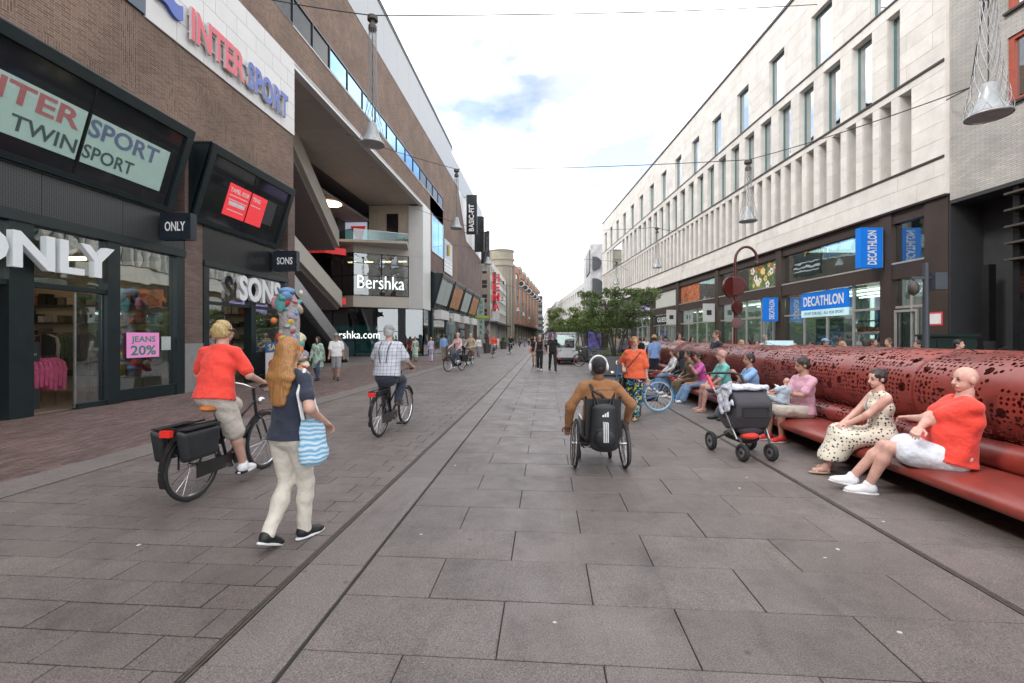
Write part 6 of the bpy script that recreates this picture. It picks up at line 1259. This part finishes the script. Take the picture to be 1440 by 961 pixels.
sit('woman in magenta t-shirt and jeans eating on the bench', 11.45, 3.85, 94, (0, .24), hl=(-.05, .32, .95), hr=(.1, .3, .9), fl=(-.1, .55, .085), fr=(.1, .6, .085), fit=dict(top='c_pink', bottom='c_jeans', shoe='shoe_white', flare=1.3), H=1.64, res=.02, fem=True, sk='skin_tan', hair=('pony', 'hair_dark'))
sit('person in khaki trousers and dark top on the bench behind the magenta t-shirt', 12.25, 3.85, 94, (0, .22), fl=(-.1, .5, .085), fr=(.1, .62, .085), fit=dict(top='c_khaki', bottom='c_khaki', shoe='shoe_white', sleeve=1), H=1.7, res=.024, sk='skin_tan', hair=('short', 'hair_dark'))
sit('woman with dark headscarf and jeans near the far end of the bench', 13.15, 3.85, 92, (0, .1), fl=(-.1, .55, .085), fr=(.1, .62, .085), fit=dict(top='c_black', bottom='c_darkjeans', shoe='shoe_white', sleeve=1), H=1.64, res=.024, fem=True, hair=('scarf', 'c_black'))
sit('woman in white top and light jeans at the far end of the long bench', 14.0, 3.85, 90, (0, .06), fl=(-.1, .55, .085), fr=(.1, .62, .085), fit=dict(top='c_white', bottom='c_jeans', shoe='shoe_white', sleeve=1), H=1.66, res=.024, fem=True, hair=('midlong', 'hair_brown'))

# ================================================================== stroller
sc_ = (ground(1035, 648)+ground(1085, 648))/2; stl = empty('stroller', (2.66, 6.42, 0), 188); tag(stl, 'grey pushchair with draped muslin cloth parked before the bench', 'stroller')
mat('hood_grey', (.055, .052, .062), .8, bump=.2); mat('mesh_dark', (.03, .03, .035), .7)
for x, y, R in ((-.19, .34, .115), (.19, .34, .115), (-.29, -.28, .135), (.29, -.28, .135)):
    w_ = MB().ring((x, y, R), R-.03, .03, (1, .15 if y > 0 else 0, 0), 28, 8, 1.1).build('wheel', 'tyre', stl, True); MB().lathe([(.01, -.018), (R-.055, -.02), (R-.05, 0), (R-.055, .02), (.01, .018)], 18, (x, y, R), Matrix.Rotation(rad(90), 3, 'Y')).build('rim', 'steel', w_, True); MB().lathe([(.01, -.03), (.025, -.03), (.025, .03), (.01, .03)], 10, (x, y, R), Matrix.Rotation(rad(90), 3, 'Y')).build('hub', 'leather_black', w_)
for s_ in (-1, 1):
    MB().tube([(.19*s_, .34, .115), (.19*s_, .30, .26), (.24*s_, .12, .34), (.29*s_, -.28, .135)], .014, 8).build('chassis_tube', 'steel_dark', stl, True); MB().tube([(.22*s_, .26, .27), (.25*s_, 0, .62), (.25*s_, -.42, 1.0)], .013, 8).build('side_tube', 'steel', stl, True)
    MB().tube([(.25*s_, -.28, .86), (.25*s_, -.46, 1.04)], .022, 8).build('handle_sleeve', 'red_letter' if s_ > 0 else 'leather_black', stl, True)
MB().tube([(-.25, -.42, 1.0), (-.25, -.5, 1.05), (-.18, -.54, 1.07), (.18, -.54, 1.07), (.25, -.5, 1.05), (.25, -.42, 1.0)], .017, 8).build('handle', 'leather_black', stl, True)
hq = MB().prism([(.22, .40), (.30, .56), (.31, .74), (.24, .83), (.10, .89), (-.12, .89), (-.2, .7), (-.16, .45), (.0, .36)], -.24, .24, 'yz').build('hood', 'hood_grey', stl, True); bvm = hq.modifiers.new('b', 'BEVEL'); bvm.width = .03; bvm.segments = 3; bvm.limit_method = 'NONE'; MB().bev(-.17, .17, .0, .12, 0, .012).build('mesh_window', 'mesh_dark', stl).matrix_local = Matrix.Translation((0, .318, .57))@Matrix.Rotation(rad(87), 4, 'X')
ft = Fld(.02); ft.tub((0, .0, .42), (0, .16, .37), (.19, .11), (.17, .07), (1, 0, 0)); mk('seat_unit', ft.mesh(.014), 'hood_grey', stl)
bk_ = Fld(.02); bk_.tub((0, -.1, .27), (0, .12, .25), (.2, .09), (.17, .07), (1, 0, 0)); mk('basket', bk_.mesh(.014), 'leather_black', stl)
rb_ = Fld(.02); rb_.ell((.0, .18, .30), np.eye(3), (.12, .08, .05)); rb_.wr = .004; rb_.wf = 40; tag(mk('red_bundle', rb_.mesh(.01), 'c_red', None, stl.location, 188), 'red cloth bundle in the basket under the pushchair', 'cloth')
mus = Fld(.04); mus.wr = .007; mus.wf = 24; mus.tub((0, -.10, .93), (0, .14, .92), (.25, .03), (.26, .03), (1, 0, 0)); mus.tub((.25, -.02, .92), (.285, .12, .62), (.02, .20), (.018, .12), (1, 0, 0)); mus.tub((-.25, .02, .92), (-.28, .06, .70), (.02, .14), (.018, .10), (1, 0, 0)); tag(mk('muslin_cloth', mus.mesh(.011), 'p_muslin', None, stl.location, 188), 'pale patterned muslin cloth draped over the pushchair hood', 'cloth')

# ================================================================== lamps in wire nets hung on cables across the street
mat('net_steel', (.30, .30, .31), .5, .3); mat('lamp_glass', (.38, .40, .41), .4, .15, var=.2); mat('cable', (.02, .02, .021), .6)
def net_lamp(p, top, label, scale=1.0, n=12):
    r = empty('net_lamp', p); tag(r, label, 'street lamp', 'lamps in wire nets over the street'); H = top-p.z; rr = .335*scale
    prof = [(rr*.95, .0), (rr, .08), (rr*.9, .3), (rr*.62, .75), (rr*.42, 1.3), (rr*.33, 2.0), (rr*.30, H-.35), (rr*.30, H-.25)]; mb = MB()
    zs2 = np.linspace(0, H-.25, 15); rr2 = np.interp(zs2, [q[1] for q in prof], [q[0] for q in prof])
    for d in (1, -1):
        for i in range(n): mb.tube([(rr2[j]*math.cos(2*math.pi*i/n+d*.26*j), rr2[j]*math.sin(2*math.pi*i/n+d*.26*j), zs2[j]) for j in range(15)], 0.0048, 3, False)
    mb.build('wire_net', 'net_steel', r)
    MB().ring((0, 0, .02), rr*.93, .02, (0, 0, 1), 28, 8).build('rim_ring', 'steel', r, True); MB().lathe([(.01, .02), (rr*.86, .02), (rr*.88, .06), (rr*.6, .22), (rr*.42, .40), (rr*.40, .52), (rr*.28, .60), (.02, .62)], 24).build('bell', 'lamp_glass', r, True)
    MB().tube([(0, 0, .6), (0, 0, H)], .012, 6).build('stem', 'steel_dark', r); MB().lathe([(.05, H-.42), (rr*.34, H-.40), (rr*.34, H-.3), (rr*.2, H-.26), (rr*.2, H-.16), (rr*.42, H-.14), (rr*.42, H-.04), (.05, H)], 16).build('cap', 'steel_dark', r, True)
    MB().tube([(rr*.55*math.cos(t), 0, .05+.55*math.sin(t)) for t in np.linspace(.0, math.pi, 14)], .014, 6).build('hoop', 'steel', r, True); return r
LP = []
for px, d, yb, yt, lab in ((524, 12.5, 204, 22, 'large hanging lamp in a wire net high on the left near the atrium'), (642, 24.3, 322, 238, 'second hanging net lamp on the left before the black banners'), (686, 37, 372, 325, 'third hanging net lamp on the left in front of the pale store'),
                     (1390, 8.2, 165, -35, 'nearest hanging net lamp at the upper right before the red windows'), (1052, 17.5, 312, 225, 'hanging net lamp in front of the limestone facade, second on the right'), (924, 32, 377, 320, 'small hanging net lamp third on the right above the tree'), (867, 46, 400, 368, 'fourth hanging net lamp on the right just above the tree top')):
    p = at_depth(px, yb, d); t = at_depth(px, yt, d).z; LP.append((p, t)); net_lamp(p, t, lab, n=12 if d < 20 else 8)
def cable(pts, label, sag=.0, r_=.015):
    ps = []
    for a, b_ in zip(pts, pts[1:]):
        for k in range(12): u = k/12; q = Vector(a).lerp(Vector(b_), u); q.z -= sag*4*u*(1-u); ps.append(q)
    ps.append(Vector(pts[-1])); tag(MB().tube(ps, r_, 5).build('cable', 'cable'), label, 'cable')
def topp(i): return Vector((LP[i][0].x, LP[i][0].y, LP[i][1]))
wallR = lambda s, z: RB.matrix_basis@Vector((s, .0, z))
cable([(XF, topp(0).y-1.0, 11.2), topp(0), wallR(5.4, 15.2)], 'steel cable carrying the first lamp on the left across to the limestone roof', .12)
cable([(XF, topp(1).y-1, 12.2), topp(1), topp(4), at_depth(1365, 123, 11.4)], 'steel cable across the street between the second lamps on each side', .1)
cable([at_depth(1331, 141, 13.0), at_depth(1365, 123, 11.4), topp(3)], 'short bracket cable holding the nearest lamp at the upper right', .0, .018)
cable([(XF, topp(2).y-.5, 12), topp(2), topp(5), wallR(19, 9.2)], 'thin cable between the third lamps farther down the street', .15)
cable([(XF, 48, 11.5), topp(6), wallR(34, 8.5)], 'farthest thin cable crossing above the tree', .15)
cable([(-8.5, 100, 13), (3.8, 104, 11)], 'distant cable high above the far end of the street', .4, .03)
for i, (px, d, z) in enumerate(((708, 60, 6.4), (728, 80, 6.2), (736, 96, 6.2), (744, 120, 6.4))):
    c = at_depth(px, HOR, d); net_lamp(Vector((c.x, c.y, z)), z+2.6, ['small far lamp hanging beside the beige tower', 'far lamp before the first orange brick bay', 'far lamp before the middle of the orange warehouse', 'farthest tiny lamp near the dark tower'][i], 1.1, 5)

# ================================================================== posts, sculpture, cart and other street things
c = at_depth(1034, HOR, 16); rp = empty('red_lamp_post', (c.x, c.y, 0)); tag(rp, 'dark red curved lamp post with round discs behind the bench', 'lamp post')
MB().tube([(0, 0, 0), (0, 0, 1.2), (0, 0, 3.2)]+[(.37-.37*math.cos(t), 0, 4.3+.47*math.sin(t)) for t in np.linspace(0, math.pi, 16)], [.08, .07, .055]+[.046]*16, 12).build('pole', 'red_post', rp, True); MB().lathe([(.16, 0), (.16, .05), (.1, .1), (.085, .5)], 16).build('foot', 'red_post', rp, True)
for z, x, r_, a in ((3.35, -.2, .38, 30), (3.38, -.02, .34, -25), (2.65, .03, .26, 30), (2.1, .02, .2, -10)): MB().lathe([(.01, -.05), (r_*.94, -.045), (r_, 0), (r_*.94, .045), (.01, .05)], 24, (x, -.08, z), Matrix.Rotation(rad(a), 3, 'Z')@Matrix.Rotation(rad(90), 3, 'X')).build('disc', 'red_post', rp, True)
MB().ell((.74, 0, 4.2), (.07, .07, .09)).build('lamp_head', 'steel_dark', rp, True)
c = at_depth(1302, HOR, 9.8); cp = empty('camera_post', (c.x, c.y, 0)); tag(cp, 'dark grey surveillance camera post between bench and sports shop', 'post'); MB().tube([(0, 0, 0), (0, 0, 1.9), (0, 0, 3.2)], [.075, .06, .055], 12).build('pole', mat('post_grey', (.05, .06, .075), .45), cp, True)
B('control_box', 'post_grey', cp, (.1, .34, -.12, .12, 2.62, 2.98)); B('arm', 'post_grey', cp, (-.3, .1, -.03, .03, 2.85, 2.91)); MB().lathe([(.02, 2.82), (.05, 2.8), (.1, 2.72), (.1, 2.62), (.08, 2.55), (.02, 2.5)], 16, (-.25, 0, 0)).build('dome_camera', 'steel_dark', cp, True)
# patchwork toy sculpture
c = at_depth(407, HOR, 14); sc2 = empty('patchwork_sculpture', (c.x, c.y, 0)); tag(sc2, 'tall colourful sculpture of bundled rounded soft shapes before the menswear shop', 'sculpture'); rs = np.random.default_rng(4)
cols = [('t_tan', (.42, .33, .25)), ('t_grey', (.32, .3, .3)), ('t_blue', (.14, .26, .45)), ('t_orange', (.6, .19, .05)), ('t_teal', (.10, .32, .32)), ('t_pink', (.55, .22, .26)), ('t_cream', (.6, .55, .42)), ('t_yellow', (.55, .42, .08)), ('t_red', (.45, .05, .05)), ('t_mauve', (.3, .25, .33))]
for n_, c_ in cols: mat(n_, c_, .7, var=.35, vs=10, bump=.3, bs=30)
B('plinth', 'base_grey', sc2, (-.5, .5, -.5, .5, 0, .35)); MB().lathe([(.22, .35), (.25, 1.2), (.3, 2.0), (.26, 2.7), (.1, 3.0)], 14).build('core', 't_grey', sc2, True)
for i in range(110):
    z = rs.uniform(.45, 2.85); a = rs.uniform(0, 6.28); R0 = .27+.12*math.sin(z*2.2)+.05*rs.random(); s_ = rs.uniform(.07, .18)
    m3 = Matrix.Rotation(rs.uniform(0, 6.28), 3, 'Z')@Matrix.Rotation(rs.uniform(0, 3.1), 3, 'X'); MB().ell((R0*math.cos(a), R0*math.sin(a), z), (s_, s_*rs.uniform(.6, 1), s_*rs.uniform(.7, 1.5)), 10, 7, m3).build('soft_shape', cols[rs.integers(len(cols))][0], sc2, True)
MB().ell((-.02, -.1, 3.0), (.26, .22, .13), 14, 8).build('cap_shape', 't_blue', sc2, True); bd_ = Fld(.02); bd_.ell((-.08, -.36, 2.62), np.eye(3), (.17, .05, .26)); mk('board_shape', bd_.mesh(.015), 't_teal', sc2); MB().ell((.42, -.1, 2.95), (.07, .07, .09)).build('soft_shape', 't_cream', sc2, True); MB().ell((-.36, -.15, 2.65), (.13, .1, .2)).build('soft_shape', 't_pink', sc2, True); MB().ell((-.3, -.32, 2.1), (.1, .1, .1)).build('soft_shape', 't_orange', sc2, True)
# giant grey suited figure at the shop
c = at_x(634, -8.9); stt, _ = person('oversized grey statue of a suited man standing on a plinth by the shops', (c.x, c.y, .55), 180, None, dict(top='st_grey', bottom='st_grey', sleeve=1, shoe='st_grey', loose=.05, bloose=.04, hem=-.12) if mat('st_grey', (.16, .20, .21), .7) else None, 2.95, .04, sk='beige_stone', hair=('short', 'white_far'), cat='statue'); B('plinth', 'base_grey', stt, (-.5, .5, -.4, .4, -.55, .0))
# white utility cart
c = at_depth(798, HOR, 26.6); ct = empty('utility_cart', (c.x, c.y, 0), 2); tag(ct, 'white electric utility cart seen from behind mid street', 'cart'); mat('cart_white', (.60, .61, .62), .4, coat=.2)
B('bed', 'cart_white', ct, (-.6, .6, -.1, 1.9, .42, .5), (-.6, .6, -.14, -.1, .42, .78), (-.6, -.56, -.1, 1.9, .5, .78), (.56, .6, -.1, 1.9, .5, .78)); B('bumper', 'dark_grey', ct, (-.62, .62, -.2, -.14, .3, .42)); B('cab', 'cart_white', ct, (-.58, -.52, 1.2, 2.6, .5, 1.82), (.52, .58, 1.2, 2.6, .5, 1.82), (-.52, .52, 1.18, 1.24, .78, .95), (-.6, .6, 1.1, 2.7, 1.82, 1.9), (-.52, .52, 1.18, 1.24, 1.74, 1.82)); B('rear_window', 'front_glass', ct, (-.52, .52, 1.2, 1.22, .95, 1.74)); B('windscreen', 'front_glass', ct, (-.52, .52, 2.6, 2.62, .9, 1.82)); B('cab_floor', 'cart_white', ct, (-.58, .58, 1.9, 2.7, .42, .5), (-.58, .58, 2.6, 2.7, .5, .9))
for x in (-.48, .48):
    for y in (.25, 2.2): wq = MB().ring((x, y, .22), .15, .07, (1, 0, 0), 20, 8).build('wheel', 'tyre', ct, True); MB().ell((x, y, .22), (.06, .1, .1)).build('rim', 'steel', wq, True)
    B('tail_light', 'rear_red', ct, (x-.07, x+.07, -.215, -.2, .32, .4))
B('crate', 'steel', ct, (-.35, .35, .3, .9, .5, .95))
c = at_depth(828, HOR, 24.5); bicycle('parked black bicycle beside the white utility cart', (c.x, c.y, 0), 65, detail=False)
for px, d, w_, h_, lab in ((836, 33, .55, 2.2, 'black advertising pillar with purple poster behind the planter'), (778, 58, .6, 2.4, 'distant blue advertising pillar left of the utility cart')):
    c = at_depth(px, HOR, d); a_ = empty('advert_pillar', (c.x, c.y, 0)); tag(a_, lab, 'advert pillar'); B('case', 'black_panel', a_, (-w_, w_, -.12, .12, 0, h_)); ps = B('poster', mat('ad_purple', (.045, .04, .13), .4, var=1.0, vs=3, emit=.3), a_, (-w_+.08, w_-.08, -.13, -.121, .5, h_-.12))
c = at_depth(632, HOR, 31); lbn = empty('litter_bin', (c.x, c.y, 0)); tag(lbn, 'grey steel litter bin at the edge of the brick pavement', 'litter bin'); MB().lathe([(.24, 0), (.27, .05), (.27, .95), (.22, 1.05), (.1, 1.08)], 18).build('drum', 'planter_grey', lbn, True); B('opening', 'black_panel', lbn, (-.12, .12, -.275, -.2, .78, .92))
c = at_x(470, -8.2); eb = empty('escalator_end', (c.x-1.6, c.y, 0)); tag(eb, 'black rounded balustrade end of the escalator by the lower shop', 'balustrade'); MB().lathe([(.01, -.06), (.5, -.06), (.55, 0), (.5, .06), (.01, .06)], 24, (0, 0, .55), Matrix.Rotation(rad(90), 3, 'X')).build('rounded_end', 'black_panel', eb, True); B('handrail', 'leather_black', eb, (-2.2, 0, -.05, .05, 1.04, 1.12)); B('panel', 'black_panel', eb, (-2.2, 0, -.04, .04, .1, 1.04))
c = at_depth(1096, HOR, 10.8); pc2 = empty('price_stand', (c.x, c.y, 0)); tag(pc2, 'small pale display stand behind the bench before the sports shop', 'stand'); B('post', 'steel', pc2, (-.03, .03, -.03, .03, 0, 1.1)); B('panel', 'sign_pale', pc2, (-.3, .3, -.04, .04, 1.1, 1.52)); B('base', 'steel', pc2, (-.25, .25, -.2, .2, 0, .04))

# ================================================================== passers-by
def walk(label, px, py, rz, top, bottom, hair, H=1.7, stride=.22, fem=False, sk='skin_light', sleeve=.5, kind='trousers', blen=1.0, shoe='shoe_black', hat=None, d=None, X=None, res=None, ph=1, bag=None, **kw):
    if d is None: p = ground(px, py)
    else: p = at_depth(px, HOR, d)
    dist = math.hypot(p.x, p.y); res = res or (.022 if dist < 16 else .028 if dist < 30 else .036)
    s_ = stride*ph; bd, i = person(label, (p.x, p.y, 0), rz, dict(footL=(-.08, s_, .09), footR=(.08, -s_, .11), handL=(-.25, -s_*.7+.05, .83), handR=(.25, s_*.7+.05, .83), pelvis=(0, 0, .92)), dict(top=top, bottom=bottom, sleeve=sleeve, kind=kind, blen=blen, shoe=shoe, **kw), H, res, fem=fem, sk=sk, hair=hair, group='passers-by along the street')
    if hat: cap_hat(bd, i, hat[1], hat[0])
    if bag: q = Fld(.03); q.tub(i['pel']+i['rt']*.22+V3(0, 0, .1), i['pel']+i['rt']*.23-V3(0, 0, .08), (.1, .05), (.13, .06), (0, 1, 0)); mk('bag', q.mesh(.025), bag, bd)
    return bd
SH, LG, MD = ('short', 'hair_brown'), ('long', 'hair_dark'), ('midlong', 'hair_brown')
walk('woman in black crop top and black trousers walking towards the viewer', 759, 521, 176, 'c_black', 'c_black', ('pony', 'hair_blond'), 1.7, .1, True, sleeve=0, shoe='shoe_white', hem=.1)
walk('man dressed all in black striding towards the viewer beside the cart', 777, 523, 190, 'c_black', 'c_black', SH, 1.8, .32, bloose=.006, shoe='shoe_black')
walk('woman with red bag and bare legs behind the couple in black', 752, 516, 178, 'c_black', 'c_tan', ('midlong', 'hair_dark'), 1.66, .1, True, kind='trousers', blen=.3, bag='c_red')
walk('woman in sage patterned coat and black headscarf near the escalator', 447, 535, 175, 'p_sage', 'c_darkjeans', ('scarf', 'c_black'), 1.62, .14, True, sleeve=1, hem=-.42, loose=.04, bag='leather_black')
walk('man in white t-shirt, grey shorts and cap near the escalator', 473, 535, 200, 'c_white', 'c_grey', SH, 1.74, .18, kind='trousers', blen=.5, hat=('cap', 'c_grey'), sk='skin_tan', loose=.03)
walk('woman in lilac top and trousers walking along the shop fronts', 606, 508, 10, 'c_lilac', 'c_lilac', ('short', 'hair_blond'), 1.6, .16, True, shoe='shoe_white')
walk('man in blue shirt and tan trousers by the shop fronts', 624, 507, 5, 'c_blueshirt', 'c_tan', SH, 1.8, .12, sleeve=1, shoe='shoe_brown')
walk('person in maroon top beside the dark shop corner', 577, 507, 10, 'c_maroon', 'c_black', ('long', 'hair_dark'), 1.66, .1, True)
walk('woman in patterned dress beside the maroon top', 584, 509, 190, 'p_sage', 'p_sage', MD, 1.64, .1, True, kind='skirt', blen=.5)
walk('person in grey with dark rucksack walking by the banner mast', 652, 501, 8, 'c_grey', 'c_black', SH, 1.7, .1, bag='leather_black')
walk('person in white jacket with light trousers by the round pot', 673, 502, 184, 'c_white', 'c_grey', ('midlong', 'hair_dark'), 1.68, .14, True, sleeve=1)
far_ = [(697, 58, 'c_black', 'c_black', 'pair member in black coat near the pale store'), (700, 66, 'c_white', 'c_white', 'person all in white near the pale store'), (715, 70, 'c_grey', 'c_darkjeans', 'grey figure by the beige tower'), (722, 84, 'c_navy', 'c_black', 'navy figure before the orange warehouse'), (731, 92, 'c_palepink', 'c_grey', 'pink topped figure before the orange warehouse'), (738, 76, 'c_slate', 'c_jeans', 'slate jacket figure mid street far away'), (744, 88, 'c_tan', 'c_black', 'tan coat figure far down the street'), (748, 64, 'c_black', 'c_stone', 'dark top figure left of the couple in black'), (767, 48, 'c_grey', 'c_black', 'grey topped figure between the couple and the cart'), (770, 56, 'c_white', 'c_jeans', 'white topped figure just behind the man in black')]
for i, (px, d, a_, b_, lab) in enumerate(far_): walk(lab, px, 0, 180 if i % 2 else 5, a_, b_, SH if i % 3 else MD, 1.62+.02*(i % 8), .15, i % 2 == 0, d=d)
# crowd between planter and limestone shops
crowd = [(900, 21, 'c_black', 'c_black', SH, 'man in black by the planter with back turned'), (908, 24, 'c_white', 'c_stone', MD, 'woman in white beside the planter'), (920, 16.5, 'c_blueshirt', 'c_navy', SH, 'person in blue shirt, navy shorts and straw hat beyond the woman in orange'), (929, 22, 'c_sky', 'c_white', SH, 'person in sky blue top and white trousers'), (936, 23.5, 'c_navy', 'c_white', SH, 'person in navy top with white trousers by the doors'), (955, 18, 'c_palepink', 'c_jeans', MD, 'woman in pale pink before the glazed shop'), (961, 19.5, 'c_red', 'c_white', SH, 'child-height person with red rucksack near the white signs'), (973, 21, 'c_grey', 'c_black', LG, 'dark haired person in grey near the second shop window'), (893, 30, 'c_white', 'c_jeans', SH, 'white shirted figure beneath the tree'), (886, 34, 'c_maroon', 'c_black', MD, 'maroon figure beneath the tree'), (878, 27, 'c_slate', 'c_black', SH, 'slate figure behind the planter stems'), (868, 38, 'c_tan', 'c_jeans', MD, 'tan figure far behind the planter')]
for i, (px, d, a_, b_, h_, lab) in enumerate(crowd):
    walk(lab, px, 0, [10, 190, 5, 170, 0, 185][i % 6], a_, b_, h_, 1.6+.03*(i % 6), .12, i % 3 == 1, d=d, kind='trousers', blen=.5 if 'shorts' in lab else 1.0, hat=('hat', 'hair_straw') if 'straw' in lab else None)
behind = [(1008, 12.2, 'c_navy', SH, 1.78, 'man with brown hair in navy shirt standing behind the bench'), (1043, 14, 'c_sage', ('midlong', 'hair_blond'), 1.52, 'person in green top behind the bench left of the red post'), (1054, 14.5, 'c_maroon', LG, 1.55, 'dark haired person behind the bench right of the red post'), (1064, 15, 'c_white', MD, 1.5, 'person in white seen over the bench'), (1075, 15.2, 'c_stone', ('scarf', 'c_grey'), 1.68, 'person in stone jacket and grey headscarf over the bench'), (1143, 12.5, 'c_white', LG, 1.5, 'dark haired child-sized figure before the blue poster'), (1160, 12.3, 'c_sky', SH, 1.56, 'person in bright blue with blue cap before the sports shop'), (1185, 11.6, 'c_tan', ('midlong', 'hair_straw'), 1.5, 'blond person behind the bench at the sports shop'), (1228, 11.5, 'c_black', SH, 1.56, 'dark clad figure at the shop entrance'), (1250, 11.2, 'c_lilac', ('short', 'hair_brown'), 1.58, 'person in lilac looking sideways behind the bench'), (1292, 10.2, 'c_grey', ('short', 'hair_dark'), 1.53, 'dark haired person at the camera post'), (1348, 9.6, 'c_blueshirt', ('short', 'hair_dark'), 1.55, 'person in blue before the utility cabinet')]
for px, d, a_, h_, H_, lab in behind: walk(lab, px, 0, random.choice((100, 170, 200, 80)), a_, 'c_darkjeans', h_, H_, .1, d=d, hat=('cap', 'c_blueshirt') if 'cap' in lab else None)
# farther riders
for px, py, rz, lab, bl, top, bot, hr_, fem_ in ((640, 522, 155, 'woman cyclist in pale pink top riding towards the viewer', 'black bicycle with side bag under the woman in pale pink', 'c_palepink', 'c_darkjeans', ('short', 'hair_grey'), True), (661, 514, 176, 'cyclist in beige jacket riding towards the viewer', 'dark bicycle under the cyclist in beige', 'c_tan', 'c_khaki', ('short', 'hair_grey'), False),
             (694, 503, 180, 'cyclist in orange waistcoat riding towards the viewer', 'bicycle under the cyclist in orange waistcoat', 'c_orange', 'c_grey', ('short', 'hair_brown'), False), (718, 498, 182, 'cyclist in black coat with arms out far down the street', 'bicycle under the cyclist in black coat', 'c_black', 'c_black', ('short', 'hair_dark'), False), (731, 489, 180, 'tiny distant cyclist near the street centre', 'tiny distant bicycle near the street centre', 'c_slate', 'c_black', ('short', 'hair_dark'), False)):
    g_ = ground(px, py); rider(lab, bl, None, None, dict(top=top, bottom=bot, sleeve=1, shoe='shoe_white'), hr_, 'tarp' if px == 640 else None, False, .026 if px < 670 else .034, False, fem=fem_, loc=(g_.x, g_.y, 0), rz=rz, lean=.08)
